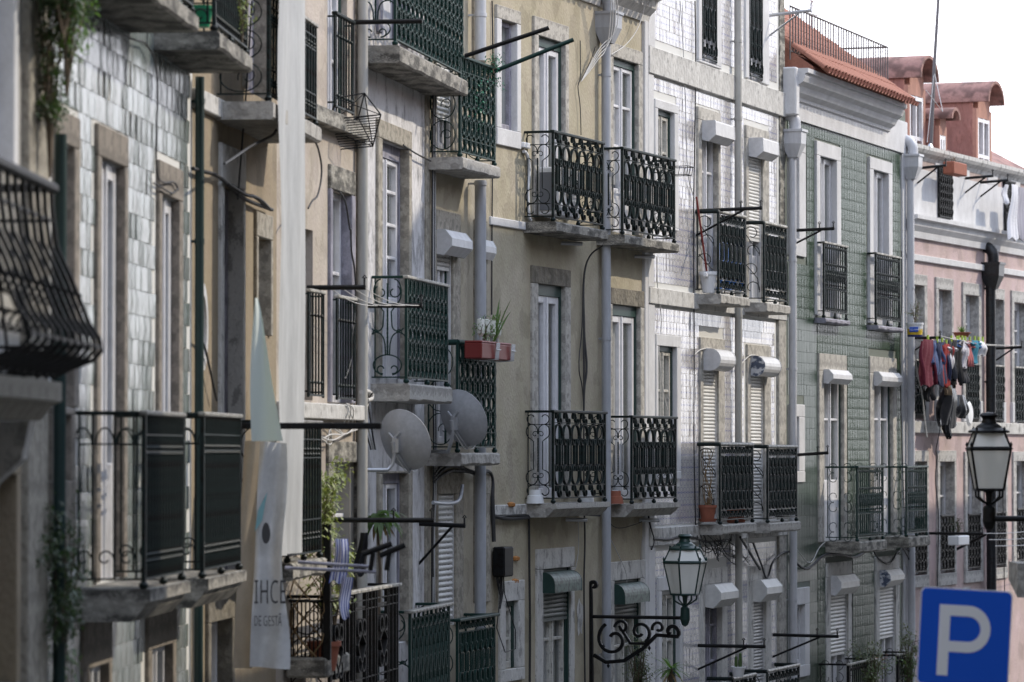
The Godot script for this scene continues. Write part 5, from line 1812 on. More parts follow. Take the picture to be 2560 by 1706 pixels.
	smooth_cable(h, [Vector3(0.17, 5.128, 0.05), Vector3(0.595, 4.971, 0.05), Vector3(1.201, 4.818, 0.05), Vector3(1.729, 5.008, 0.05), Vector3(2.087, 5.087, 0.05)], 0.006, "pale_cable")
	smooth_cable(h, [Vector3(5.015, 4.911, 0.05), Vector3(5.414, 4.764, 0.05), Vector3(6.124, 4.677, 0.05), Vector3(6.641, 4.826, 0.05), Vector3(7.273, 4.882, 0.05), Vector3(7.648, 4.708, 0.05), Vector3(7.54, 4.379, 0.05)], 0.014)
	for k in 3:
		smooth_cable(h, [Vector3(6.876, 4.891, 0.08) + Vector3(0.12 * k, 0, 0), Vector3(7.451, 4.618, 0.07) + Vector3(0.1 * k, 0.1 * k, 0), Vector3(7.549, 4.261, 0.06), Vector3(7.528, 3.552, 0.06) + Vector3(0.05 * k, 0, 0)], 0.012)


func house_dormer_pink() -> void:
	var L: float = 8.989
	var top: float = 11.608
	var up := [[0.217, 7.407, 0.933, 9.488], [1.715, 7.394, 2.446, 9.469], [3.236, 7.368, 4.018, 9.439], [4.762, 7.352, 5.55, 9.426], [6.201, 7.336, 7.081, 9.415]]
	var lo := [[0.258, 4.964, 1.049, 6.737], [1.757, 4.957, 2.585, 6.732], [3.325, 4.952, 4.1, 6.723], [4.874, 4.961, 5.645, 6.724], [6.298, 4.999, 7.2, 6.729]]
	var h := house("pink_house", "pink rendered house with orange barrel-roofed dormers and a black downpipe", Vector3(6.085, 3.11, -61.773), 0.393, 11.989, top, "pink", up + lo, 0.15)
	L += 3.0
	var s_up := [[0.079, 7.408, 1.083, 9.66], [1.57, 7.394, 2.55, 9.657], [3.095, 7.369, 4.182, 9.637], [4.633, 7.353, 5.598, 9.609], [6.047, 7.337, 7.259, 9.611]]
	var s_lo := [[0.095, 4.781, 1.133, 6.908], [1.621, 4.762, 2.681, 6.909], [3.183, 4.765, 4.237, 6.892], [4.744, 4.779, 5.741, 6.897], [6.105, 4.798, 7.339, 6.892]]
	for k in 5:
		window(h, up[k], {"s": s_up[k], "m": "white_stone", "frame": "frame_white", "bars": [0.35, 0.68], "leaves": 1, "fw": 0.12, "kick": 0.7})
		window(h, lo[k], {"s": s_lo[k], "m": "white_stone", "bars": [0.35, 0.68], "fw": 0.07, "kick": 0.1})
		grille(h, [up[k][0] + 0.03, up[k][1] + 0.05, up[k][2] - 0.03, 8.317], "chain", 0.16, "iron", 0.03, "bare_rail")
		grille(h, [lo[k][0] + 0.03, lo[k][1] + 0.04, lo[k][2] - 0.03, lo[k][1] + 0.92], "chain", 0.2, "black_iron", 0.02)
	# mouldings
	var c1: float = 10.561
	var mb := MB.new()
	mb.prism([Vector2(0, c1 - 0.34), Vector2(0.05, c1 - 0.34), Vector2(0.06, c1 - 0.24), Vector2(0.12, c1 - 0.16), Vector2(0.14, c1 - 0.08), Vector2(0.20, c1 - 0.06), Vector2(0.20, c1), Vector2(0, c1)], 0.0, L)
	put(mb, "cornice", "white", h)
	band(h, [0.0, 9.864, L, 9.965], "white", 0.05)
	band(h, [0.0, 7.183, L, 7.372], "old_white", 0.05)
	mb = MB.new()
	mb.prism([Vector2(-0.22, top - 0.16), Vector2(0.02, top - 0.16), Vector2(0.05, top - 0.10), Vector2(0.12, top - 0.05), Vector2(0.15, top + 0.0), Vector2(0.15, top + 0.06), Vector2(-0.22, top + 0.08)], 0.0, L)
	put(mb, "coping", "old_white", h)
	# parapet panels and pilasters over the cornice
	var pn: float = top - 0.08
	band(h, [0.0, c1 + 0.0, L, c1 + 0.75], "white", 0.03, "parapet_base")
	for q in [[0.0, 0.22], [1.55, 2.15], [2.9, 3.5], [4.6, 5.2], [6.0, 6.6]]:
		band(h, [q[0], c1 + 0.75, q[1], pn], "white", 0.03, "pilaster")
	for q in [[0.22, 1.55], [3.5, 4.6], [5.2, 6.0]]:
		band(h, [q[0], c1 + 0.75, q[1], pn], "pale_pink", 0.012, "parapet_panel")
	for q in [[1.655, 10.605, 2.376, 11.415], [5.55, 10.561, 6.124, 11.429]]:
		grille(h, q, "chain", 0.12, "black_iron", 0.06)
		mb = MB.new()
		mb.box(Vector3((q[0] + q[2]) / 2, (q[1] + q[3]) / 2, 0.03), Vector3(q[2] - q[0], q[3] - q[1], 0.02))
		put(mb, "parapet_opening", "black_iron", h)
	# apron panels below the upper windows
	for k in 5:
		var s: Array = s_up[k]
		for x in [s[0] - 0.02, s[2] - 0.12]:
			band(h, [x, 7.377, x + 0.14, 7.721], "white", 0.045, "apron")
	# dormers, each a barrel-roofed box standing back on the roof
	for d in [[2.89, 3.878, 13.278, -0.9, 3.2], [3.995, 4.439, 12.486, -0.7, 2.2], [6.922, 7.882, 13.204, -0.9, 4.2]]:
		var dm := part("dormer", h)
		var w: float = d[1] - d[0]
		var r := w / 2 + 0.01
		var cx: float = (d[0] + d[1]) / 2
		var y: float = d[2] - r * 0.75
		var zf: float = d[3]
		var zb: float = zf - d[4]
		mb = MB.new()
		mb.box(Vector3(d[0] + 0.06, (top + y) / 2, (zf + zb) / 2), Vector3(0.12, y - top + 0.3, d[4]))
		mb.box(Vector3(d[1] - 0.06, (top + y) / 2, (zf + zb) / 2), Vector3(0.12, y - top + 0.3, d[4]))
		put(mb, "cheek", "orange_render", dm)
		# front wall with an arched head, the window let into it
		mb = MB.new()
		var jw := w * 0.11
		mb.box(Vector3(d[0] + jw / 2 + 0.001, (top + y) / 2 - 0.1, zf + 0.02), Vector3(jw, y - top + 0.1, 0.1))
		mb.box(Vector3(d[1] - jw / 2 - 0.001, (top + y) / 2 - 0.1, zf + 0.02), Vector3(jw, y - top + 0.1, 0.1))
		mb.box(Vector3(cx, y - 0.05, zf + 0.02), Vector3(w - jw * 2, 0.3, 0.1))
		var fan := []
		for i in 9: fan.append(Vector3(cx + cos(PI * i / 8.0) * (r - 0.06), y + 0.1 + sin(PI * i / 8.0) * (r * 0.72), zf + 0.06))
		for i in 8: mb.tri(Vector3(cx, y + 0.1, zf + 0.06), fan[i], fan[i + 1])
		put(mb, "front", "orange_front", dm)
		mb = MB.new()
		for side in 2:
			var g := []
			for j in 2:
				var rw := []
				for i in 17:
					var an := PI * i / 16.0
					var rr := r + 0.03 - 0.07 * side
					rw.append(Vector3(cx + cos(an) * rr, y + 0.06 + sin(an) * rr * 0.75, (zf + 0.30) if j == 0 else zb))
				g.append(rw)
			if side == 0: g.reverse()
			mb.grid(g)
		for i in 16:
			var a0 := PI * i / 16.0
			var a1 := PI * (i + 1) / 16.0
			var ro := r + 0.03
			var ri := r - 0.04
			mb.quad(Vector3(cx + cos(a0) * ro, y + 0.06 + sin(a0) * ro * 0.75, zf + 0.3), Vector3(cx + cos(a1) * ro, y + 0.06 + sin(a1) * ro * 0.75, zf + 0.3), Vector3(cx + cos(a1) * ri, y + 0.06 + sin(a1) * ri * 0.75, zf + 0.3), Vector3(cx + cos(a0) * ri, y + 0.06 + sin(a0) * ri * 0.75, zf + 0.3))
		put(mb, "barrel_roof", "orange_roof", dm)
		var wn := Node3D.new()
		mb = MB.new()
		var x0: float = d[0] + jw
		var x1: float = d[1] - jw
		var yb := top - 0.1
		var yt := y - 0.2
		for x in [x0 + 0.04, x1 - 0.04, cx]: mb.box(Vector3(x, (yb + yt) / 2, zf + 0.035), Vector3(0.07, yt - yb, 0.06))
		for q in [yb + 0.05, yt - 0.04, lerpf(yb, yt, 0.42)]: mb.box(Vector3(cx, q, zf + 0.036), Vector3(x1 - x0, 0.06, 0.055))
		put(mb, "window_frame", "frame_white", dm)
		mb = MB.new()
		mb.quad(Vector3(x0, yb, zf), Vector3(x1, yb, zf), Vector3(x1, yt, zf), Vector3(x0, yt, zf))
		put(mb, "pane", "glass", dm)
		mb = MB.new()
		mb.box(Vector3(cx, (yb + yt) / 2, zf - 0.5), Vector3(w - 0.26, yt - yb, 0.04))
		put(mb, "blind", "curtain", dm)
	mb = MB.new()
	mb.prism([Vector2(-0.25, top - 0.1), Vector2(-3.6, top + 1.7), Vector2(-7.0, top - 0.1)], 0.1, L)
	put(mb, "roof", "orange_roof", h)
	# black downpipe and its swept head
	var px: float = 4.439
	var p := pipe(h, px, 0.3, 9.73, 0.085, "black_pipe", [9.579, 8.041], 0.11)
	hopper(p, px, 9.845, "black_pipe", 0.14, 1.25)
	# cables
	smooth_cable(h, [Vector3(1.716, 7.388, 0.05), Vector3(1.63, 7.17, 0.05), Vector3(1.461, 6.928, 0.05), Vector3(1.52, 6.8, 0.05), Vector3(1.419, 6.438, 0.05), Vector3(1.588, 5.832, 0.05), Vector3(1.52, 4.866, 0.05), Vector3(1.571, 4.72, 0.05)], 0.009)
	smooth_cable(h, [Vector3(-0.214, 10.225, 0.04), Vector3(0.004, 9.763, 0.04), Vector3(0.289, 9.443, 0.04), Vector3(0.535, 9.071, 0.04)], 0.006, "pale_cable")
	smooth_cable(h, [Vector3(-0.698, 8.444, 0.35), Vector3(-0.537, 8.096, 0.35), Vector3(-0.294, 7.748, 0.35), Vector3(-0.171, 7.397, 0.35), Vector3(-0.048, 7.115, 0.35)], 0.012, "pale_cable")
	smooth_cable(h, [Vector3(5.352, 6.284, 0.05), Vector3(5.399, 5.518, 0.05), Vector3(5.446, 4.494, 0.05)], 0.008)


func house_shutters() -> void:
	var L: float = 2.659
	var top := 13.6
	var a1 := [0.359, 8.36, 0.978, 9.75]
	var b1 := [1.85, 9.397, 2.117, 10.248]
	var a2 := [0.359, 5.343, 1.002, 7.504]
	var b2 := [1.912, 6.419, 2.161, 7.49]
	var a3 := [0.434, 3.478, 1.121, 4.829]
	var b3 := [1.912, 3.665, 2.286, 4.814]
	var h := house("shuttered_house", "narrow cream house with white shutter boxes and a grey downpipe beside the beige house", Vector3(-0.881, 4.74, -40.215), 0.253, 2.659, top, "cream", [a1, b1, a2, b2, a3, b3], 0.08)
	roof_on(h, L, top)
	var ow := func(r: Array, k: float) -> Array: return [r[0] - 0.02, r[1], r[2] + k, r[3] + 0.22]
	for r in [a1, a2, a3]: window(h, r, {"s": ow.call(r, 0.28), "m": "stone", "liner": "green_paint", "curtain": 0.5})
	for r in [b1, b2, b3]: window(h, r, {"s": ow.call(r, 0.20), "m": "stone", "liner": "green_paint", "leaves": 1})
	roller(h, a1, 8.685, "shutter", 0.05, -0.02, 0.016)
	roller(h, b1, b1[1] + 0.1, "shutter", 0.05, -0.02, 0.016)
	roller(h, a3, a3[1] + 0.05, "shutter", 0.056, -0.02, 0.02)
	roller(h, b3, b3[1] + 0.02, "shutter", 0.056, -0.02, 0.02)
	roller(h, a2, 7.154, "shutter", 0.05, -0.02, 0.016)
	shutter_box(h, 0.359, 1.145, 7.259, 7.516, 0.19, "oct", "box_white")
	shutter_box(h, 1.912, 2.468, 7.298, 7.503, 0.097, "oct", "box_white")
	var bs := {"w": 0.2, "side": "hoops", "m": "green_iron", "slab_m": "pale_concrete", "t": 0.13, "rails": [0.84, 0.14]}
	balcony(h, [0.14, 1.5, 0.33, 8.231, 1.032], "chain", bs)
	bs.round_rail = true
	bs.rw = 0.06
	balcony(h, [0.053, 1.519, 0.33, 5.249, 1.112], "chain", bs)
	bs.slab_m = "concrete"
	bs.round_rail = false
	bs.rw = 0.10
	balcony(h, [0.053, 1.5, 0.33, 2.65, 0.93], "loop", bs)
	pipe(h, 1.693, 0.4, 8.101, 0.062, "pipe", [8.069], 0.13)
	pipe(h, 1.693, 9.359, top, 0.062, "white_pipe", [9.84], 0.13)
	band(h, [0.0, 0, 0.14, top - 0.5], "stone", 0.02, "quoin")
	for k in 4:
		var x := 0.10 + 0.035 * k
		smooth_cable(h, [Vector3(x, 8.906, 0.06), Vector3(x + 0.02, 8.131, 0.05), Vector3(x + 0.02 * sin(k), 6.986, 0.05), Vector3(x + 0.03, 5.202, 0.06), Vector3(x + 0.04 * sin(k * 2.0), 4.428, 0.05), Vector3(x, 3.734, 0.05)], 0.009, "cable" if k % 2 == 0 else "wire")
	for k in 3:
		smooth_cable(h, [Vector3(0.133, 4.956, 0.06) + Vector3(0, 0.04 * k, 0), Vector3(0.772, 5.061, 0.06) + Vector3(0, 0.05 * k, 0), Vector3(1.738, 5.04, 0.06) + Vector3(0, 0.05 * sin(k * 3.0), 0), Vector3(2.434, 5.028, 0.05), Vector3(2.466, 4.71, 0.05) + Vector3(0.03 * k, 0, 0), Vector3(2.517, 4.302, 0.05) + Vector3(0.03 * k, 0, 0)], 0.016)
	smooth_cable(h, [Vector3(-0.395, 4.754, 0.2), Vector3(0.264, 4.738, 0.2), Vector3(0.617, 4.781, 0.2), Vector3(0.735, 4.92, 0.2)], 0.020, "pipe")
	for k in 3:
		smooth_cable(h, [Vector3(2.658, 3.955, 0.05), Vector3(2.684, 3.823, 0.06) + Vector3(0.06 * k, -0.05 * k, 0), Vector3(2.852, 3.949, 0.05) + Vector3(0.03 * k, 0, 0)], 0.008)


func house_grey() -> void:
	var L: float = 3.353
	var top := 13.2
	var a0 := [1.082, 8.989, 2.092, 10.319]
	var a1 := [1.082, 5.718, 2.417, 7.99]
	var a2 := [1.104, 3.15, 2.402, 4.803]
	var h := house("grey_white_house", "grey and white house with peeling paint and dense green iron balconies", Vector3(-1.439, 4.99, -36.909), 0.167, 3.353, top, "whitewall", [a0, a1, a2], 0.11)
	roof_on(h, L, top)
	window(h, a0, {"s": [0.901, 9.028, 2.48, 10.438], "m": "lilac", "kick": 0.8, "bars": [0.5], "curtain": 0.9})
	window(h, a1, {"s": [0.886, 5.72, 2.543, 8.166], "m": "stone", "liner": "lilac", "fan": 0.14, "bars": [0.3, 0.55, 0.8], "kick": 0.72, "curtain": 0.75})
	window(h, a2, {"s": [0.937, 3.141, 2.598, 4.826], "m": "stone", "liner": "lilac", "fan": 0.1, "bars": [0.45, 0.7], "kick": 0.3, "curtain": 0.6})
	var bs := {"w": 0.21, "side": "lyre", "m": "green_iron", "slab_m": "concrete", "t": 0.17}
	balcony(h, [0.119, 3.598, 0.34, 8.773, 0.881], "chain", bs)
	bs.slab_m = "pale_concrete"
	bs.rail_m = "bare_rail"
	balcony(h, [0.721, 2.806, 0.33, 5.651, 1.014], "chain", bs)
	bs.rw = 0.09
	balcony(h, [0.908, 2.914, 0.33, 2.558, 0.953], "fretwork", bs)
	band(h, [0.0, 0.0, 0.16, top - 0.2], "sooty_stone", 0.05, "quoin")
	smooth_cable(h, [Vector3(1.942, 7.992, 0.06), Vector3(2.33, 7.969, 0.06), Vector3(2.805, 7.951, 0.06), Vector3(3.374, 7.939, 0.06)], 0.009)
	for k in 3:
		smooth_cable(h, [Vector3(0.23, 5.558, 0.05) + Vector3(0, 0, 0.03 * k), Vector3(0.287, 5.487, 0.06), Vector3(0.042, 5.329, 0.06) + Vector3(0.15 * k, 0, 0), Vector3(0.442, 5.032, 0.05) + Vector3(0.1 * k, 0, 0)], 0.008, "pale_cable" if k == 1 else "cable")
	smooth_cable(h, [Vector3(-0.11, 5.56, 0.07), Vector3(0.064, 5.569, 0.07), Vector3(0.309, 5.559, 0.07), Vector3(0.38, 5.51, 0.07), Vector3(0.169, 5.486, 0.07)], 0.022, "pale_cable")


func house_blush() -> void:
	var L: float = 3.475
	var top := 12.8
	var a1 := [2.13, 7.758, 3.024, 9.441]
	var a2 := [2.239, 5.182, 3.131, 7.09]
	var a3 := [2.356, 3.443, 3.517, 4.641]
	var b2 := [0.805, 5.189, 1.501, 6.675]
	var b3 := [0.868, 3.885, 1.58, 4.665]
	var h := house("blush_house", "pale pinkish house with barred windows and a sooty stone ledge", Vector3(-1.975, 5.26, -33.475), 0.155, 3.475, top, "blush", [a1, a2, a3, b2, b3], 0.10)
	roof_on(h, L, top)
	window(h, a1, {"bars": [0.3, 0.6], "liner": "green_paint"})
	window(h, a2, {"s": [2.151, 5.184, 3.298, 7.308], "m": "lilac", "lintel": "sooty_stone", "bars": [0.62], "leaves": 1, "curtain": 0.5})
	window(h, b2, {"bars": [0.62], "leaves": 1})
	window(h, a3, {"s": [2.082, 3.44, 3.605, 4.832], "m": "sooty_stone", "bars": [0.6], "leaves": 1, "fw": 0.09, "curtain": 0.5})
	window(h, b3, {"s": [0.805, 3.882, 1.726, 4.822], "m": "sooty_stone", "leaves": 1})
	band(h, [0.368, 7.607, 3.517, 7.754].map(func(x): return x), "sooty_stone", 0.12, "ledge")
	band(h, [0.0, 5.025, L - 0.02, 5.164], "old_white", 0.10, "ledge")
	grille(h, [a1[0] + 0.03, a1[1] + 0.05, a1[2] - 0.03, 8.658], "bar", 0.12, "iron", 0.06)
	grille(h, [a2[0] + 0.03, a2[1] + 0.02, a2[2] - 0.03, 6.129], "bar", 0.12, "iron", 0.06, "bare_rail")
	grille(h, [b2[0] + 0.03, b2[1] + 0.02, b2[2] - 0.03, 6.127], "bar", 0.12, "iron", 0.10, "bare_rail")
	var bs := {"w": 0.55, "side": "hoops", "m": "black_iron", "rail_m": "bare_rail", "slab_m": "concrete", "t": 0.15, "rw": 0.08, "rails": [0.9, 0.82, 0.2]}
	balcony(h, [0.48, 3.607, 0.36, 2.487, 1.038], "gate", bs)
	pipe(h, L - 0.06, 0.3, top, 0.05, "beige_pipe", [], 0.07)
	smooth_cable(h, [Vector3(2.37, 7.073, 0.06), Vector3(2.651, 6.995, 0.06), Vector3(2.864, 6.758, 0.06), Vector3(2.907, 6.764, 0.06), Vector3(2.936, 6.571, 0.06), Vector3(3.08, 6.41, 0.06), Vector3(3.138, 6.189, 0.06), Vector3(3.08, 5.963, 0.06), Vector3(2.972, 5.793, 0.06), Vector3(2.936, 5.597, 0.06), Vector3(2.722, 5.439, 0.06), Vector3(2.616, 5.396, 0.06)], 0.009)
	smooth_cable(h, [Vector3(0.372, 7.37, 0.25), Vector3(0.532, 7.304, 0.25), Vector3(0.662, 7.131, 0.25), Vector3(0.5, 6.925, 0.25), Vector3(0.277, 6.859, 0.25), Vector3(0.107, 6.784, 0.25)], 0.009)
	for k in 4:
		smooth_cable(h, [Vector3(0.869, 4.931, 0.06) + Vector3(0, 0.03 * k, 0), Vector3(1.356, 4.894, 0.06) + Vector3(0.2 * k, -0.03 * k, 0), Vector3(1.976, 4.842, 0.07) + Vector3(0, 0.05 * k, 0), Vector3(2.601, 4.899, 0.07), Vector3(3.276, 4.944, 0.05) + Vector3(0, 0.02 * k, 0)], 0.007, "pale_cable")
	for k in 3:
		smooth_cable(h, [Vector3(2.47, 5.174, 0.11), Vector3(2.475, 5.125, 0.13) + Vector3(0.1 * k, 0, 0), Vector3(2.48, 4.995, 0.08) + Vector3(0.2 * k, 0, 0)], 0.006, "pale_cable")


func house_tan() -> void:
	var L: float = 3.915
	var top := 12.4
	var a1 := [2.318, 7.346, 3.305, 8.663]
	var a2 := [1.239, 3.454, 2.109, 6.529]
	var b2 := [2.834, 5.406, 3.483, 6.199]
	var a3 := [0.706, 2.256, 1.651, 3.156]
	var h := house("tan_house", "ochre-tan house behind the hanging banners, with an oval vent in its wall", Vector3(-2.372, 5.55, -29.58), 0.102, 3.915, top, "tan", [a1, a2, b2, a3], 0.12)
	roof_on(h, L, top)
	window(h, a1, {"s": [a1[0] - 0.12, a1[1], a1[2] + 0.12, a1[3] + 0.2], "m": "stone", "frame": "lilac", "kick": 1.0, "curtain": 0.5})
	window(h, a2, {"s": [a2[0] - 0.12, a2[1], a2[2] + 0.10, a2[3] + 0.30], "m": "old_white", "frame": "lilac", "kick": 0.9})
	window(h, b2, {"s": [b2[0] - 0.08, b2[1], b2[2] + 0.08, b2[3] + 0.2], "m": "stone", "bars": [0.5]})
	window(h, a3, {"s": [a3[0] - 0.12, a3[1], a3[2] + 0.10, a3[3] + 0.2], "m": "dark_stone"})
	band(h, [0.016, 7.004, 1.212, 7.151], "old_white", 0.05)
	var bs := {"w": 0.15, "side": "hoops", "m": "iron", "slab_m": "pale_concrete", "t": 0.14, "rail_m": "bare_rail", "rails": [0.86, 0.72, 0.25]}
	balcony(h, [1.046, 3.42, 0.4, 7.133, 0.843], "barband", bs)
	bs.slab_m = "sooty_stone"
	balcony(h, [2.0, 3.7, 0.40, 3.571, 1.13], "barband", bs)
	# oval vent: a plaster ring round a shallow niche
	var mb := MB.new()
	var c := Vector3(0.338, 5.384, 0)
	for i in 24:
		var p := []
		for e in [[i, 1.0], [i + 1, 1.0], [i + 1, 0.72], [i, 0.72]]:
			var an: float = TAU * e[0] / 24.0
			p.append(c + Vector3(cos(an) * 0.20 * e[1], sin(an) * 0.33 * e[1], 0.03))
		mb.quad(p[0], p[1], p[2], p[3])
		var q: Vector3 = p[0] - Vector3(0, 0, 0.03)
		var r: Vector3 = p[1] - Vector3(0, 0, 0.03)
		mb.quad(q, r, p[1], p[0])
		mb.quad(p[3], p[2], p[2] - Vector3(0, 0, 0.028), p[3] - Vector3(0, 0, 0.028))
	put(mb, "oval_vent", "white", h)
	smooth_cable(h, [Vector3(-0.019, 5.294, 0.05), Vector3(0.234, 5.244, 0.05), Vector3(0.492, 5.067, 0.05), Vector3(0.689, 4.909, 0.05), Vector3(0.788, 4.84, 0.05)], 0.010)
	smooth_cable(h, [Vector3(-0.238, 6.531, 0.05), Vector3(0.234, 6.541, 0.05), Vector3(0.822, 6.547, 0.05), Vector3(1.363, 6.502, 0.05), Vector3(2.068, 6.451, 0.05), Vector3(3.373, 6.445, 0.05)], 0.016)
	smooth_cable(h, [Vector3(2.299, 8.05, 0.06), Vector3(2.081, 7.421, 0.06), Vector3(1.866, 6.919, 0.06), Vector3(1.653, 6.425, 0.06)], 0.008)
	smooth_cable(h, [Vector3(2.103, 7.105, 0.3), Vector3(1.99, 6.975, 0.3), Vector3(1.473, 6.875, 0.3), Vector3(0.901, 6.784, 0.3), Vector3(0.083, 6.63, 0.3), Vector3(-0.31, 6.557, 0.3)], 0.012)
	for k in 3:
		smooth_cable(h, [Vector3(1.195, 6.513, 0.06) + Vector3(0.1 * k, 0, 0), Vector3(1.919, 6.477, 0.08), Vector3(2.356, 6.444, 0.08) + Vector3(0.1 * k, 0.04, 0), Vector3(3.234, 6.436, 0.06)], 0.014)


func house_sea_tiled() -> void:
	var L: float = 6.159
	var top := 12.2
	var w1 := [0.358, 4.247, 0.939, 5.836]
	var w2 := [1.925, 3.152, 2.879, 5.856]
	var w3 := [4.506, 3.075, 5.348, 5.788]
	var g1 := [1.521, 2.123, 2.293, 2.627]
	var g2 := [4.086, 1.922, 5.087, 2.62]
	var w4 := [0.307, 3.967, 0.859, 4.204]
	w4[1] = w4[3] - 0.4
	var h := house("sea_tiled_house", "house with shiny pale sea-green wall tiles in running bond and tall narrow windows", Vector3(-2.753, 6.02, -23.433), 0.062, 6.159, top, "grout", [w1, w2, w3, g1, g2, w4], 0.06)
	roof_on(h, L, top)
	var s1 := [0.297, 4.249, 1.114, 6.026]
	var s2 := [1.797, 3.149, 2.999, 6.059]
	var s3 := [4.379, 3.069, 5.523, 6.016]
	var s4 := [w4[0] - 0.1, w4[1] - 0.5, w4[2] + 0.12, w4[3] + 0.04]
	var s5 := [g1[0] - 0.2, g1[1], g1[2] + 0.1, g1[3] + 0.35]
	var s6 := [g2[0] - 0.15, g2[1], g2[2] + 0.15, g2[3] + 0.4]
	window(h, w1, {"s": s1, "m": "brown_stone", "fw": 0.10, "leaves": 1})
	window(h, w2, {"s": s2, "m": "brown_stone", "fw": 0.11, "kick": 0.6})
	window(h, w3, {"s": s3, "m": "brown_stone", "fw": 0.11, "kick": 0.6})
	window(h, w4, {"s": s4, "m": "brown_stone", "leaves": 1})
	window(h, g1, {"s": s5, "m": "brown_stone"})
	window(h, g2, {"s": s6, "m": "brown_stone"})
	var no := [s1, s2, s3, s4, s5, s6, [L - 0.06, 0, L, top], [0, 0, 0.05, top]]
	var ms := []
	for k in 6: ms.append(flat_tile(0.24, 0.168, 0.004, 0.002, 70 + k, 0.0006))
	tiles(h, L, 0.2, top, 0.24, 0.168, 0.5, no, ms, ["sea_tile_0", "sea_tile_1", "sea_tile_2"], [0.3, 2.5, L, 8.6], 0.02)
	var bs := {"w": 0.12, "side": "slim", "m": "iron", "slab_m": "concrete", "t": 0.20, "mould": true, "rail_m": "bare_rail", "rails": [0.86, 0.76]}
	balcony(h, [1.105, 2.717, 0.43, 3.139, 1.09], "barband", bs)
	balcony(h, [3.679, 5.591, 0.43, 3.123, 1.123], "barband", bs)
	bs.mould = false
	bs.t = 0.13
	bs.rail_m = "iron"
	balcony(h, [0.9, 3.152, 0.42, 6.895, 1.05], "bar", bs)
	balcony(h, [4.283, 5.997, 0.42, 6.896, 0.485], "bar", bs)
	pipe(h, L - 0.02, 0.2, 6.757, 0.034, "dark_pipe", [6.575, 5.537], 0.06)
	pipe(h, 0.02, 0.2, 5.845, 0.038, "dark_pipe", [], 0.10)
	smooth_cable(h, [Vector3(1.396, 6.633, 0.05), Vector3(2.037, 6.663, 0.05), Vector3(3.031, 6.716, 0.05), Vector3(3.693, 6.733, 0.05), Vector3(4.106, 6.564, 0.05), Vector3(4.071, 6.14, 0.05), Vector3(4.106, 5.911, 0.05), Vector3(4.388, 5.857, 0.05), Vector3(4.897, 5.891, 0.05), Vector3(5.12, 5.851, 0.05)], 0.007)
	smooth_cable(h, [Vector3(3.967, 5.823, 0.05), Vector3(4.388, 5.814, 0.05), Vector3(4.823, 5.81, 0.05), Vector3(5.12, 5.862, 0.05)], 0.007)
	var pt := thing("planter_pot", "bright green plastic pot on the upper balcony of the sea-tiled house", "plant pot", on(h, Vector3(4.832, 6.985, 0.25)))
	pot(pt, Vector3.ZERO, 0.09, 0.15, "green_plastic")
	var fl := thing("balcony_plant", "pale flowering plant trailing through the upper balcony bars", "plant", on(h, Vector3(5.626, 7.137, 0.44)))
	bush(fl, "pale_leaf", Vector3(0, 0, 0), Vector3(0.25, 0.36, 0.1), 160, 0.035, 4)


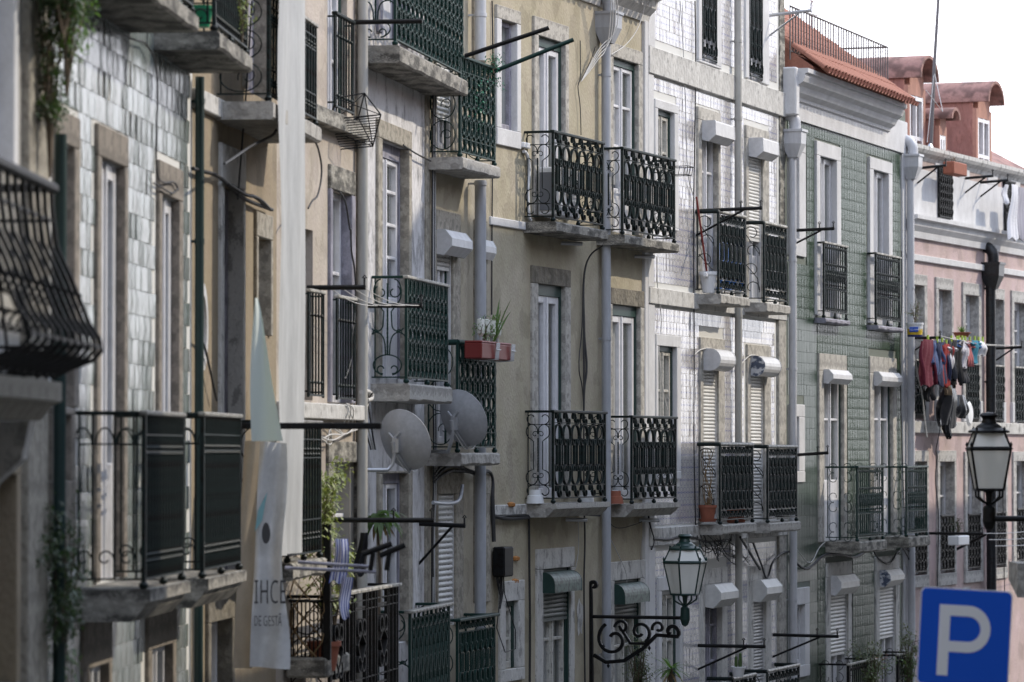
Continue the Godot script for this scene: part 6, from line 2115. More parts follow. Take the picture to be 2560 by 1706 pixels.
func house_corner() -> void:
	var top := 12.0
	var L: float = 5.274
	var a1 := [2.795, 5.131, 3.928, 6.577]
	var a2 := [2.795, 2.299, 4.078, 3.454]
	var h := house("corner_house", "pale house at the near end with a bellied black iron balcony", Vector3(-2.869, 6.42, -18.161), 0.022, 5.274, top, "grey_render", [a1, a2], 0.10)
	roof_on(h, L, top)
	window(h, a1, {"s": [a1[0] - 0.15, a1[1], a1[2] + 0.15, a1[3] + 0.2], "m": "white", "curtain": 0.9})
	window(h, a2, {"s": [a2[0] - 0.15, a2[1], a2[2] + 0.15, a2[3] + 0.2], "m": "tan"})
	band(h, [4.385, 2.202, 5.19, 6.353], "stone", 0.05, "quoin")
	# bellied balcony: every bar bows out below the rail and comes back to the slab
	var b := part("balcony", h)
	var u1: float = 2.728
	var u0 := u1 - 2.6
	var yr: float = 4.946
	var yb: float = 4.126
	var yl: float = 3.963
	var p := [Vector2(0.40, yr), Vector2(0.405, yr - 0.12), Vector2(0.43, yr - 0.30), Vector2(0.50, lerpf(yr, yb, 0.55)), Vector2(0.60, lerpf(yr, yb, 0.85)), Vector2(0.655, yb + 0.04), Vector2(0.665, yb - 0.02), Vector2(0.62, yb - 0.07), Vector2(0.50, lerpf(yb, yl, 0.7)), Vector2(0.40, yl)]
	var mb := MB.new()
	mb.ribbon(p, -0.011, 0.011, 0.022)
	for k in 2:
		mb.ribbon(curl(Vector2(0.50 - 0.04 * k, lerpf(yr, yb, 0.72 + 0.2 * k)), 0.07, 0.02, 30, 330, 12), -0.008, 0.008, 0.012)
	var bar := mb.mesh()
	for i in 11:
		var o := inst(bar, "baluster", "black_iron", b, Vector3(u0 + i * 0.26, 0, 0))
		o.rotation.y = -PI / 2
	mb = MB.new()
	mb.bbox(Vector3((u0 + u1) / 2, yr + 0.012, 0.40), Vector3(u1 - u0 + 0.08, 0.05, 0.07), 0.012)
	mb.bbox(Vector3(u1, yr + 0.012, 0.18), Vector3(0.06, 0.045, 0.36), 0.01)
	put(mb, "handrail", "black_iron", b)
	mb = MB.new()
	for q in [[0.40, yr - 0.16], [0.655, yb + 0.0], [0.42, yl + 0.02]]:
		mb.box(Vector3((u0 + u1) / 2, q[1], q[0]), Vector3(u1 - u0, 0.018, 0.018))
		mb.box(Vector3(u1, q[1], q[0] / 2), Vector3(0.018, 0.018, q[0]))
	put(mb, "cross_rail", "black_iron", b)
	for i in 5:
		mb = MB.new()
		mb.tube([Vector3(u1, yr, 0.07 * i + 0.04), Vector3(u1, lerpf(yr, yb, 0.6), 0.08 * i + 0.05), Vector3(u1, yb, 0.12 * i + 0.05), Vector3(u1, yl, 0.07 * i + 0.04)], 0.009, 5)
		put(mb, "end_bar", "black_iron", b)
	mb = MB.new()
	mb.prism([Vector2(0, yl - 0.22), Vector2(0.34, yl - 0.22), Vector2(0.40, yl - 0.14), Vector2(0.45, yl - 0.12), Vector2(0.45, yl - 0.02), Vector2(0, yl - 0.02)], u0 - 0.05, u1 + 0.06)
	put(mb, "slab", "stone", b)
	# a carved bracket under the slab
	mb = MB.new()
	mb.prism([Vector2(0, yl - 0.75), Vector2(0.10, yl - 0.72), Vector2(0.16, yl - 0.55), Vector2(0.30, yl - 0.42), Vector2(0.34, yl - 0.225), Vector2(0, yl - 0.225)], u1 - 0.35, u1 - 0.15)
	put(mb, "corbel", "old_white", b)
	var iv := thing("ivy", "dark ivy hanging from above beside the sea-green tiles", "ivy", on(h, Vector3(4.702, 5.82, 0.08)))
	bush(iv, "dark_leaf", Vector3(-0.2, 0.42, 0.14), Vector3(2.2, 0.62, 0.34), 2600, 0.055, 20)
	bush(iv, "dark_leaf", Vector3(0.0, -0.12, 0.04), Vector3(0.8, 1.1, 0.12), 1500, 0.05, 14)
	bush(iv, "leaf", Vector3(0.1, 0.2, 0.12), Vector3(1.4, 0.8, 0.24), 500, 0.05, 10)
	var iw := thing("ivy", "ivy clump on the wall under the lowest near balcony", "ivy", on(h, Vector3(5.122, 2.692, 0.12) + Vector3(0.2, 0, 0)))
	bush(iw, "dark_leaf", Vector3.ZERO, Vector3(0.9, 0.95, 0.2), 1500, 0.05, 12)
	bush(iw, "leaf", Vector3(0.1, -0.75, 0.0), Vector3(0.5, 0.9, 0.25), 500, 0.05, 7)


func find(called: String) -> Node3D:
	return get_node(called)


func street_things() -> void:
	var beige := find("beige_house")
	var white := find("white_tiled_house")
	var green := find("green_tiled_house")
	var pink := find("pink_house")
	var cream := find("shuttered_house")
	var grey := find("grey_white_house")
	var blush := find("blush_house")
	# street lamps
	var lp := thing("street_lamp", "green wall lantern on a black scrolled bracket in front of the beige house", "street lamp", on(beige, Vector3(3.431, 3.556, 0.02)), "wall lanterns")
	lp.rotate_object_local(Vector3.UP, -PI / 2)
	lamp_bracket(lp, 1.12)
	lantern(lp, Vector3(1.12, 0.27, 0), 1.06)
	var l2 := thing("street_lamp", "blurred dark lantern with milky panes before the pink house's black downpipe", "street lamp", Vector3(3.935, 9.448, -33), "wall lanterns")
	lantern(l2, Vector3(0, 0.24, 0), 0.98, "black_iron", 4)
	var mb := MB.new()
	mb.tube([Vector3(0, 0.0, 0), Vector3(1.05, 0.0, 0)], 0.024, 6)
	put(mb, "arm", "black_iron", l2)
	mb = MB.new()
	mb.ribbon(curl(Vector2(0.52, -0.18), 0.15, 0.03, 100, 460, 22), -0.014, 0.014, 0.03)
	mb.ribbon([Vector2(0.42, -0.3), Vector2(0.7, -0.45), Vector2(1.02, -0.5)], -0.014, 0.014, 0.03)
	put(mb, "scrollwork", "black_iron", l2)
	# parking sign
	var ps := thing("parking_sign", "blue square parking sign with a white P, slightly tilted, on a grey post", "sign", Transform3D(Basis.from_euler(Vector3(0, -0.12, -0.055)), Vector3(2.825, 8.84, -25)))
	ps.scale = Vector3(0.93, 0.93, 0.93)
	mb = MB.new()
	var o2 := []
	for q in [[1, 1], [-1, 1], [-1, -1], [1, -1]]:
		for i in 6:
			var an := atan2(q[1], q[0]) - PI / 4 + PI / 2 * i / 5.0
			o2.append(Vector2(q[0] * 0.265 + cos(an) * 0.035, q[1] * 0.285 + sin(an) * 0.035))
	var plate := func(out: Array, z0: float, z1: float) -> MB:
		var b := MB.new()
		var t := Geometry2D.triangulate_polygon(PackedVector2Array(out))
		for i in range(0, t.size(), 3):
			b.tri(Vector3(out[t[i]].x, out[t[i]].y, z1), Vector3(out[t[i + 1]].x, out[t[i + 1]].y, z1), Vector3(out[t[i + 2]].x, out[t[i + 2]].y, z1))
			b.tri(Vector3(out[t[i + 2]].x, out[t[i + 2]].y, z0), Vector3(out[t[i + 1]].x, out[t[i + 1]].y, z0), Vector3(out[t[i]].x, out[t[i]].y, z0))
		for i in out.size():
			var j := (i + 1) % out.size()
			b.quad(Vector3(out[i].x, out[i].y, z0), Vector3(out[j].x, out[j].y, z0), Vector3(out[j].x, out[j].y, z1), Vector3(out[i].x, out[i].y, z1))
		return b
	var rim := []
	for q in o2: rim.append(q * 1.022)
	put(plate.call(rim, -0.012, 0.0), "edge", "sign_white", ps)
	put(plate.call(o2, -0.004, 0.003), "plate", "sign_blue", ps)
	var pl := [Vector2(-0.175, -0.26), Vector2(-0.175, 0.215), Vector2(0.03, 0.215)]
	for i in 13: pl.append(Vector2(0.03, 0.060) + Vector2(sin(PI * i / 12.0) * 0.145, cos(PI * i / 12.0) * 0.155))
	pl.append_array([Vector2(-0.102, -0.095), Vector2(-0.102, -0.03)])
	for i in 13: pl.append(Vector2(0.02, 0.055) + Vector2(sin(PI * (12 - i) / 12.0) * 0.085, cos(PI * (12 - i) / 12.0) * 0.085))
	pl.append_array([Vector2(-0.102, 0.14), Vector2(-0.102, -0.028), Vector2(-0.101, -0.26)])
	var letter := MB.new()
	letter.box(Vector3(-0.1385, -0.0225, 0.004), Vector3(0.073, 0.475, 0.003))
	for i in 24:
		var pts := []
		for e in [[i, 1.0], [i + 1, 1.0], [i + 1, 0.0], [i, 0.0]]:
			var an: float = PI / 2 - PI * e[0] / 24.0
			var oq := Vector2(0.02 + cos(an) * 0.15, 0.0575 + sin(an) * 0.1575)
			var iq := Vector2(0.02 + cos(an) * 0.083, 0.0575 + sin(an) * 0.0845)
			var k: Vector2 = oq if e[1] > 0.5 else iq
			pts.append(Vector3(k.x, k.y, 0.0055))
		letter.quad(pts[1], pts[0], pts[3], pts[2])
	letter.box(Vector3(-0.041, 0.1785, 0.004), Vector3(0.122, 0.073, 0.003))
	letter.box(Vector3(-0.041, -0.0635, 0.004), Vector3(0.122, 0.073, 0.003))
	put(letter, "letter", "sign_white", ps)
	mb = MB.new()
	mb.tube([Vector3(0.0, -3.2, -0.05), Vector3(0.0, 0.335, -0.05)], 0.025, 8)
	put(mb, "post", "steel", ps)
	# the slab of a balcony across the street that reaches into the frame
	var sl := thing("balcony_slab", "concrete balcony slab jutting in at the frame's right edge above the parking sign", "balcony", Vector3(3.825, 9.151, -31))
	mb = MB.new()
	mb.prism([Vector2(0.0, -0.14), Vector2(0.0, -0.14), Vector2(0.55, -0.26), Vector2(0.55, 0.0), Vector2(0.0, 0.0)], 0.02, 1.1)
	put(mb, "slab", "pale_concrete", sl)
	# satellite dishes
	dish(grey, "grey satellite dish, the lower and nearer of the two, seen from behind", Vector3(0.352, 5.082, 0.33), 0.295, Vector3(0.88, 0.36, 0.42), Vector3(0.136, 4.841, 0))
	dish(cream, "grey satellite dish under the red flower box, higher of the two", Vector3(-0.22, 5.556, 0.4), 0.295, Vector3(0.88, 0.36, 0.36), Vector3(0.204, 5.261, 0))
	# clothes brackets
	bracket(grey, "rusty black arm high on the grey house, in front of its upper balcony", Vector3(-0.207, 8.961, 0), 0.66, 0.3, "black_iron", false, 0.0, 0.0, 0)
	var k1 := bracket(blush, "black arm beside the barred window of the blush house, left of the lyre railing", Vector3(1.253, 6.165, 0), 0.52, 0.3, "black_iron", false, 0.0, 0.0, 1)
	var k2 := bracket(grey, "black arm crossing the lyre-patterned railing of the grey house", Vector3(0.019, 6.358, 0), 0.62, 0.3, "black_iron", false, 0.0, 0.0, 1)
	for k in 4:
		var ln := MB.new()
		var a: Vector3 = k1.transform * Vector3(0, 0, 0.2 + 0.1 * k)
		var b: Vector3 = k2.transform * Vector3(0, 0, 0.2 + 0.13 * k)
		var pa := []
		for i in 9: pa.append(a.lerp(b, i / 8.0) + Vector3(0, -0.05 * sin(PI * i / 8.0), 0))
		ln.tube(pa, 0.004, 4)
		var lo := put(ln, numbered("clothes_line"), "pale_cable", self)
		tag(lo, "thin pale washing line strung before the blush house's barred window", "clothes line", "lines between the two arms")
	bracket(blush, "long black arm over the potted ficus and the striped shirt", Vector3(1.285, 4.148, 0), 1.12, 0.5, "black_iron", false, 0.0, 0.0, 2)
	bracket(cream, "short braced arm beside the white roller shutter at the bottom", Vector3(-0.265, 4.542, 0), 0.50, 0.42, "black_iron", true, 0.0, -0.02, 1)
	bracket(cream, "black pole rising outwards from the green chain-pattern balcony, upper of the two", Vector3(0.218, 9.259, 0.36), 0.84, 0.3, "black_iron", false, 0.15, 0.28, 0)
	bracket(cream, "dark green pole rising outwards from the green chain-pattern balcony, lower of the two", Vector3(1.386, 9.213, 0.36), 0.80, 0.3, "green_iron", false, 0.2, 0.33, 0)
	bracket(white, "braced black arm above the balcony with the blue chair", Vector3(2.295, 8.895, 0), 0.86, 0.31, "black_iron", true, 0.0, 0.02, 2)
	bracket(green, "braced black arm reaching over the green tiles from the white house's corner", Vector3(0.175, 9.393, 0), 0.66, 0.23, "black_iron", true, 0.0, 0.02, 2)
	bracket(green, "black arm level with the white house's lower balcony rail", Vector3(0.618, 6.316, 0), 0.46, 0.2, "black_iron", false, 0.0, 0.03, 2)
	bracket(white, "braced black arm low on the white tiled house, left of the closed grey shutter", Vector3(2.341, 3.423, 0), 0.88, 0.30, "black_iron", true, 0.0, 0.0, 2)
	bracket(green, "braced black arm low on the green tiles, by the bottom white shutter", Vector3(-0.698, 3.893, 0), 0.92, 0.30, "black_iron", true, 0.0, -0.01, 2)
	bracket(pink, "braced dark arm at the parapet near the mast's foot", Vector3(0.544, 11.305, 0), 0.5, 0.25, "black_iron", true, 0.0, 0.04, 1)
	bracket(pink, "braced dark arm at the parapet, middle of three", Vector3(3.236, 11.321, 0), 0.5, 0.25, "black_iron", true, 0.0, 0.03, 1)
	bracket(pink, "braced dark arm at the parapet beside the hanging sheets", Vector3(4.137, 11.31, 0), 0.5, 0.25, "black_iron", true, 0.0, 0.03, 1)
	bracket(pink, "long black arm level with the green balconies, crossing the lower pink windows", Vector3(1.166, 5.61, 0), 0.9, 0.3, "black_iron", false, 0.0, 0.0, 1)
	bracket(pink, "black brace arm below the white planter on the lower pink wall", Vector3(2.751, 5.321, 0), 0.5, 0.0, "black_iron", false, 0.0, 0.25, 0)
	for k in 3:
		var rl := MB.new()
		var ra := Vector3(2.556, 5.587, 0.5) + Vector3(0, -0.10 * k, 0.1 * k)
		var rp := []
		for i in 9: rp.append(pink.transform * (ra + Vector3(0.6 * i, 0.01 * i - 0.06 * sin(PI * i / 8.0), 0)))
		rl.tube(rp, 0.007, 4)
		tag(put(rl, numbered("clothes_line"), "pale_cable", self), ["top", "middle", "bottom"][k] + " one of three pale lines running past the right-hand lantern", "clothes line")
	# wire plant rack on the barred window
	var rk := thing("wire_rack", "empty wire plant rack hung on the barred window of the blush house", "wire rack", on(blush, Vector3(2.266, 7.736, 0.06)))
	rk.rotate_object_local(Vector3.UP, 0.35)
	rk.rotate_object_local(Vector3.BACK, -0.5)
	mb = MB.new()
	for i in 13:
		var x := 0.52 * i / 12.0
		mb.tube([Vector3(x, -0.02, 0.0), Vector3(x, 0.03, 0.40)], 0.005, 4)
	put(mb, "shelf", "black_iron", rk)
	mb = MB.new()
	var lo4 := [Vector3(0, -0.02, 0), Vector3(0.52, -0.02, 0), Vector3(0.52, 0.03, 0.40), Vector3(0, 0.03, 0.40)]
	var hi4 := [Vector3(0, 0.20, 0), Vector3(0.52, 0.20, 0), Vector3(0.46, 0.30, 0.28), Vector3(0.06, 0.30, 0.28)]
	for i in 4:
		mb.tube([lo4[i], lo4[(i + 1) % 4]], 0.007, 4)
		mb.tube([hi4[i], hi4[(i + 1) % 4]], 0.007, 4)
		mb.tube([lo4[i], hi4[i]], 0.007, 4)
		mb.tube([lo4[i], hi4[(i + 1) % 4]], 0.005, 4)
		mb.tube([lo4[(i + 1) % 4], hi4[i]], 0.005, 4)
	put(mb, "frame", "black_iron", rk)
	# red flower boxes on the cream house's rail
	var fb := thing("flower_box", "red plastic flower box with bottles and shoots, hooked on the green railing", "flower box", on(cream, Vector3(0.027, 6.197, 0.52)))
	for i in 2:
		mb = MB.new()
		var x0 := 0.62 * i
		for q in [[0.0, 0.0, 0.26, 0.55, 0.005, 0.16], [-0.01, 0.155, 0.28, 0.57, 0.0, 0.025]]:
			mb.bbox(Vector3(x0 + q[3] / 2, q[1] + q[5] / 2, -0.02), Vector3(q[3], q[5], 0.17 + q[2] * 0.05), 0.01)
		put(mb, "trough", "red_plastic", fb)
	for i in 2:
		mb = MB.new()
		for j in 7:
			var x: float = 0.48 + i * 0.62 + 0.02 * j
			mb.tube([Vector3(x, 0.17, 0.10), Vector3(x, 0.0, 0.085), Vector3(x, -0.01, -0.08)], 0.004, 4)
		mb.tube([Vector3(0.46 + i * 0.62, 0.10, 0.10), Vector3(0.64 + i * 0.62, 0.10, 0.10)], 0.005, 4)
		put(mb, "wire_holder", "white_plastic", fb)
	rosette(fb, "leaf", Vector3(0.75, 0.17, 0), 9, 0.46, 0.03, 1.8, 0.5)
	bush(fb, "leaf", Vector3(0.35, 0.28, 0), Vector3(0.8, 0.22, 0.18), 420, 0.04, 8)
	for i in 4:
		var bt := thing("upturned_bottle", "clear plastic bottle stood upside down in the red flower box", "bottle", on(cream, Vector3(0.027, 6.197, 0.52) + Vector3(0.22 + 0.22 * i, 0.17, 0.0)), "bottles in the red flower box")
		mb = MB.new()
		mb.lathe([Vector2(0.0, 0.24), Vector2(0.04, 0.23), Vector2(0.042, 0.12), Vector2(0.04, 0.09), Vector2(0.015, 0.055), Vector2(0.015, 0.03), Vector2(0, 0.03)], 12)
		put(mb, "body", "lamp_glass", bt)
		mb = MB.new()
		mb.tube([Vector3(0, -0.01, 0), Vector3(0, 0.06, 0)], 0.017, 10)
		put(mb, "cap", "steel", bt)
	# junction box
	var jb := thing("junction_box", "black cable junction box on the beige wall above the small window", "junction box", on(beige, Vector3(-0.06, 4.424, 0.02)))
	mb = MB.new()
	mb.bbox(Vector3(0.16, -0.15, 0.07), Vector3(0.30, 0.32, 0.14), 0.015)
	put(mb, "case", "black_iron", jb)
	mb = MB.new()
	mb.box(Vector3(0.316, -0.15, 0.07), Vector3(0.012, 0.30, 0.12))
	put(mb, "lid", "frame_white", jb)
	mb = MB.new()
	for k in 4: mb.tube([Vector3(0.06 + 0.06 * k, -0.31, 0.05), Vector3(0.06 + 0.05 * k, -0.45, 0.06), Vector3(0.12, -0.5 - 0.05 * k, 0.05)], 0.008, 5)
	mb.tube([Vector3(0.2, -0.31, 0.05), Vector3(0.1, -0.6, 0.05), Vector3(-0.02, -0.85, 0.06), Vector3(0.2, -1.12, 0.08), Vector3(0.55, -1.10, 0.08), Vector3(0.6, -0.9, 0.06), Vector3(0.3, -0.5, 0.04), Vector3(0.24, -0.31, 0.05)], 0.006, 5)
	put(mb, "lead", "cable", jb)
	# air conditioner on the upper beige balcony
	var ac := thing("air_conditioner", "white air-conditioning unit standing behind the upper left beige railing", "air conditioner", on(beige, Vector3(1.37, 8.024, 0.17)))
	mb = MB.new()
	mb.bbox(Vector3(0.42, 0.30, 0.0), Vector3(0.78, 0.54, 0.24), 0.015)
	put(mb, "case", "white_plastic", ac)
	mb = MB.new()
	mb.lathe([Vector2(0.21, 0.012), Vector2(0.22, 0), Vector2(0.20, -0.004), Vector2(0.0, -0.004)], 20)
	var gr := put(mb, "fan_grille", "black_iron", ac, Vector3(0.52, 0.30, 0.122))
	gr.rotation.x = PI / 2
	for i in 9:
		mb = MB.new()
		mb.box(Vector3(0.52, 0.12 + 0.045 * i, 0.135), Vector3(2.0 * sqrt(maxf(0.002, 0.044 - pow(0.045 * i - 0.18, 2))), 0.008, 0.008))
		put(mb, "louvre", "steel", ac)
	mb = MB.new()
	mb.box(Vector3(0.022, 0.30, 0.0), Vector3(0.012, 0.42, 0.19))
	put(mb, "coil", "charcoal_metal", ac)
	smooth_cable(beige, [Vector3(0.968, 8.74, 0.03), Vector3(1.073, 8.706, 0.03), Vector3(1.152, 8.56, 0.03), Vector3(1.11, 8.306, 0.03), Vector3(1.142, 8.056, 0.03), Vector3(1.205, 7.993, 0.03)], 0.022, "white_plastic")
	mb = MB.new()
	mb.bbox(Vector3(0.942, 8.805, 0.03) + Vector3(0.06, 0, 0), Vector3(0.22, 0.06, 0.07), 0.008)
	put(mb, "conduit_box", "white_plastic", beige)
	var wb := thing("wire_basket", "small empty wire basket on the corner of the upper right beige railing", "wire basket", on(beige, Vector3(5.683, 8.784, 0.34)))
	mb = MB.new()
	for y in [0.0, 0.10]:
		var e := 0.0 if y == 0.0 else 0.03
		mb.tube([Vector3(-e, y, -0.03), Vector3(0.22 + e, y, -0.03), Vector3(0.22 + e, y, 0.16 + e), Vector3(-e, y, 0.16 + e), Vector3(-e, y, -0.03)], 0.005, 4)
	for q in [Vector3(0, 0, 0.16), Vector3(0.22, 0, 0.16), Vector3(0.11, 0, 0.16), Vector3(0, 0, 0.06), Vector3(0.22, 0, 0.06)]:
		mb.tube([q, q + Vector3(0, 0.10, 0.02)], 0.004, 4)
	put(mb, "wire", "black_iron", wb)
	var tn := thing("green_tinsel", "tuft of bright green plastic tinsel tied to the end of the chain-pattern railing", "tinsel", on(cream, Vector3(1.367, 9.27, 0.36)))
	bush(tn, "tinsel", Vector3(0, 0, 0), Vector3(0.25, 0.16, 0.12), 260, 0.035, 4)
	var tm := thing("green_tinsel", "green plastic tinsel wound inside the chain-pattern railing of the cream house", "tinsel", on(cream, Vector3(0.845, 8.791, 0.3)))
	bush(tm, "tinsel", Vector3(0, 0, 0), Vector3(1.1, 0.95, 0.06), 700, 0.035, 8)
	# pots, bucket, chair and broom on the balconies
	var w1 := thing("flower_pot", "upturned white pot on the lower left beige balcony, at its near end", "plant pot", on(beige, Vector3(1.095, 4.885, 0.12)))
	mb = MB.new()
	mb.lathe([Vector2(0, 0.15), Vector2(0.065, 0.15), Vector2(0.07, 0.09), Vector2(0.085, 0.085), Vector2(0.10, 0), Vector2(0, 0)], 14)
	put(mb, "pot", "white_plastic", w1)
	var w2 := thing("flower_pot", "upturned white pot behind the middle of the lower left beige railing", "plant pot", on(beige, Vector3(2.843, 4.864, 0.14)))
	put(mb, "pot", "white_plastic", w2)
	var w3 := thing("flower_pot", "small terracotta pot upside down on the lower right beige balcony", "plant pot", on(beige, Vector3(3.962, 4.846, 0.14)))
	put(mb, "pot", "terracotta", w3)
	var bk := thing("bucket", "white plastic bucket on the balcony of the white tiled house", "bucket", on(white, Vector3(2.288, 7.856, 0.17)))
	pot(bk, Vector3.ZERO, 0.12, 0.27, "white_plastic")
	var br := thing("broom", "broom with a red stick leaning above the white bucket", "broom", on(white, Vector3(2.192, 8.098, 0.17)))
	mb = MB.new()
	mb.tube([Vector3(0.0, 0, 0), Vector3(-0.28, 0.95, -0.06)], 0.013, 6)
	put(mb, "stick", "red_plastic", br)
	mb = MB.new()
	mb.bbox(Vector3(0, -0.02, 0), Vector3(0.22, 0.06, 0.05), 0.01)
	put(mb, "brush", "white_plastic", br)
	var ch := thing("folding_chair", "bright blue plastic chair behind the loop railing of the white tiled house", "chair", on(white, Vector3(3.392, 7.914, 0.16)))
	mb = MB.new()
	mb.bbox(Vector3(0.0, 0.36, 0.0), Vector3(0.5, 0.05, 0.22), 0.012)
	put(mb, "seat", "blue_plastic", ch)
	mb = MB.new()
	mb.bbox(Vector3(0.0, 0.52, -0.10), Vector3(0.5, 0.36, 0.03), 0.012)
	put(mb, "backrest", "blue_plastic", ch)
	for x in [-0.18, 0.18]:
		for z in [-0.10, 0.10]:
			mb = MB.new()
			mb.tube([Vector3(x * 1.2, 0.02, z), Vector3(x, 0.35, z * 0.8)], 0.04, 6)
			put(mb, "leg", "blue_plastic", ch)
	var dp := thing("withered_plant", "bare withered climber in a terracotta pot on the white house's lower balcony", "plant", on(white, Vector3(2.244, 4.991, 0.16)))
	pot(dp, Vector3.ZERO, 0.11, 0.20, "terracotta", true)
	mb = MB.new()
	for i in 7:
		var pth := [Vector3(0.02 * sin(i), 0.15, 0.02 * cos(i))]
		for j in range(1, 7): pth.append(Vector3(0.13 * sin(i * 1.7 + j * 0.9) * (0.4 + j * 0.1), 0.15 + 0.125 * j, 0.06 * cos(i * 2.1 + j * 0.7)))
		mb.tube(pth, 0.006, 4, 0.003)
	put(mb, "stem", "dry", dp)
	for i in 2:
		var tp := thing("terracotta_pot", "%s of the two small terracotta pots behind the white house's lower loop railing" % ["nearer", "farther"][i], "plant pot", on(white, Vector3(3.469, 4.957, 0.16) + Vector3(0.36 * i, 0, 0)))
		pot(tp, Vector3.ZERO, 0.075, 0.17, "terracotta", true)
	# plants at the foot of the picture
	var dr := thing("dracaena", "potted dracaena with drooping leaves before the grey house's lower door", "plant", on(grey, Vector3(0.309, 3.761, 0.15)))
	mb = MB.new()
	mb.tube([Vector3(0, -0.3, 0), Vector3(0.03, 0.15, 0.01), Vector3(-0.02, 0.45, 0), Vector3(0.0, 0.66, 0)], 0.018, 6, 0.011)
	put(mb, "trunk", "wood", dr)
	rosette(dr, "leaf", Vector3(0, 0.66, 0), 36, 0.33, 0.05, 0.5, 1.7)
	rosette(dr, "dry", Vector3(0, 0.60, 0), 10, 0.22, 0.035, 0.1, 2.2)
	pot(dr, Vector3(0, -0.5, 0), 0.12, 0.22, "terracotta")
	var fi := thing("ficus", "tall variegated ficus with pale leaves behind the black arm", "plant", on(blush, Vector3(0.547, 3.834, 0.3)))
	bush(fi, "pale_leaf", Vector3(0, 0.30, 0), Vector3(1.1, 0.75, 0.36), 1500, 0.065, 12)
	bush(fi, "pale_leaf", Vector3(0.2, -0.25, 0.05), Vector3(1.0, 0.7, 0.30), 800, 0.065, 8)
	bush(fi, "leaf", Vector3(0.1, 0.0, -0.05), Vector3(0.9, 1.2, 0.25), 160, 0.05, 5)
	pot(fi, Vector3(0, -0.95, 0), 0.14, 0.25, "terracotta")
	var ol := thing("olive_bush", "grey-green bush below the lamp bracket", "bush", on(beige, Vector3(3.977, 2.932, 0.42)))
	bush(ol, "grey_leaf", Vector3(0, -0.05, 0), Vector3(0.75, 0.75, 0.28), 1100, 0.04, 14)
	bush(ol, "dark_leaf", Vector3(0, -0.2, 0), Vector3(0.7, 0.6, 0.26), 400, 0.04, 8)
	var ag := thing("aloe", "spiky aloe rosette on a stem beside the grey-green bush", "plant", on(beige, Vector3(4.848, 2.89, 0.55)))
	rosette(ag, "leaf", Vector3(0, 0, 0), 26, 0.30, 0.035, 0.55, 0.9)
	rosette(ag, "dry", Vector3(0, -0.05, 0), 8, 0.22, 0.03, -0.2, 1.4)
	mb = MB.new()
	mb.tube([Vector3(0, -0.5, 0), Vector3(0, 0, 0)], 0.025, 6)
	put(mb, "stem", "wood", ag)
	var cc := thing("cactus", "small cactus in a white pot at the bottom of the white house", "plant", on(white, Vector3(2.636, 3.023, 0.45)))
	pot(cc, Vector3.ZERO, 0.09, 0.13, "white_plastic")
	mb = MB.new()
	for q in [[-0.03, 0.16], [0.03, 0.20], [0.06, 0.12]]:
		mb.lathe([Vector2(0, q[1]), Vector2(0.018, q[1] - 0.02), Vector2(0.022, 0.05), Vector2(0.016, 0.0)], 8, Vector3(q[0], 0.11, 0.02 * sin(q[0] * 50)))
	put(mb, "stem", "leaf", cc)
	for i in 2:
		var rb := thing("geranium", ["leafy red-flowered plant at the foot of the green house, nearer the shutters", "leafy red-flowered plant just left of the parking sign"][i], "plant", on(green, [Vector3(3.003, 3.226, 0.5), Vector3(5.386, 3.194, 0.5)][i]))
		bush(rb, "grey_leaf", Vector3.ZERO, Vector3(1.6 if i == 0 else 0.9, 0.7 + 0.15 * i, 0.4), 1100, 0.055, 14)
		bush(rb, "leaf", Vector3(0, -0.1, 0), Vector3(1.5 if i == 0 else 0.9, 0.5, 0.4), 260, 0.05, 6)
		mb = MB.new()
		for k in 9 - 3 * i:
			var c := Vector3(rng.randf_range(-0.6, 0.6), rng.randf_range(-0.25, 0.22), rng.randf_range(0.05, 0.22))
			for j in 6: leaf_shape(mb, c, Vector3(cos(j * 1.05), 0.4, sin(j * 1.05)), 0.035, 0.03, 0.4, 2)
		put(mb, "flower", "flower", rb)
	# balconies that only show their rails at the foot of the picture
	for q in [[green, [1.852, 3.451, 0.44, 2.078, 1.303]], [green, [4.934, 5.859, 0.44, 1.856, 1.507]]]:
		balcony(q[0], q[1], "spade", {"w": 0.13, "m": "black_iron", "side": "hearts", "slab_m": "concrete", "rail_m": "bare_rail"})
	for q in [[white, [2.787, 3.911, 0.34, 1.811, 1.174]], [white, [4.547, 6.258, 0.34, 1.817, 1.172]]]:
		balcony(q[0], q[1], "loop", {"w": 0.2, "side": "zed", "rail_m": "bare_rail", "round_rail": true, "slab_m": "concrete"})
	# white planter on the pink wall, mast and aerial on the roofs
	var wp := thing("planter", "white trough with a small dark shrub on the lower pink wall", "planter", on(pink, Vector3(1.434, 5.427, 0.42)))
	mb = MB.new()
	mb.bbox(Vector3(0, 0.07, 0), Vector3(0.62, 0.15, 0.18), 0.015)
	put(mb, "trough", "white_plastic", wp)
	bush(wp, "dark_leaf", Vector3(0, 0.28, 0), Vector3(0.5, 0.26, 0.2), 320, 0.03, 8)
	var ms := thing("antenna_mast", "tall thin metal mast on the pink house's roof", "mast", on(pink, Vector3(2.36, 11.715, -0.3)))
	mb = MB.new()
	mb.tube([Vector3(0, -0.2, 0), Vector3(0.25, 1.4, 0), Vector3(0.62, 3.1, 0)], 0.034, 8, 0.024)
	put(mb, "pole", "grey_iron", ms)
	mb = MB.new()
	mb.lathe([Vector2(0.02, 0.12), Vector2(0.09, 0.0), Vector2(0.12, -0.06)], 10)
	put(mb, "foot", "steel", ms)
	mb = MB.new()
	mb.tube([Vector3(0.24, 1.3, 0), Vector3(-0.5, 0.1, 0.1)], 0.006, 4)
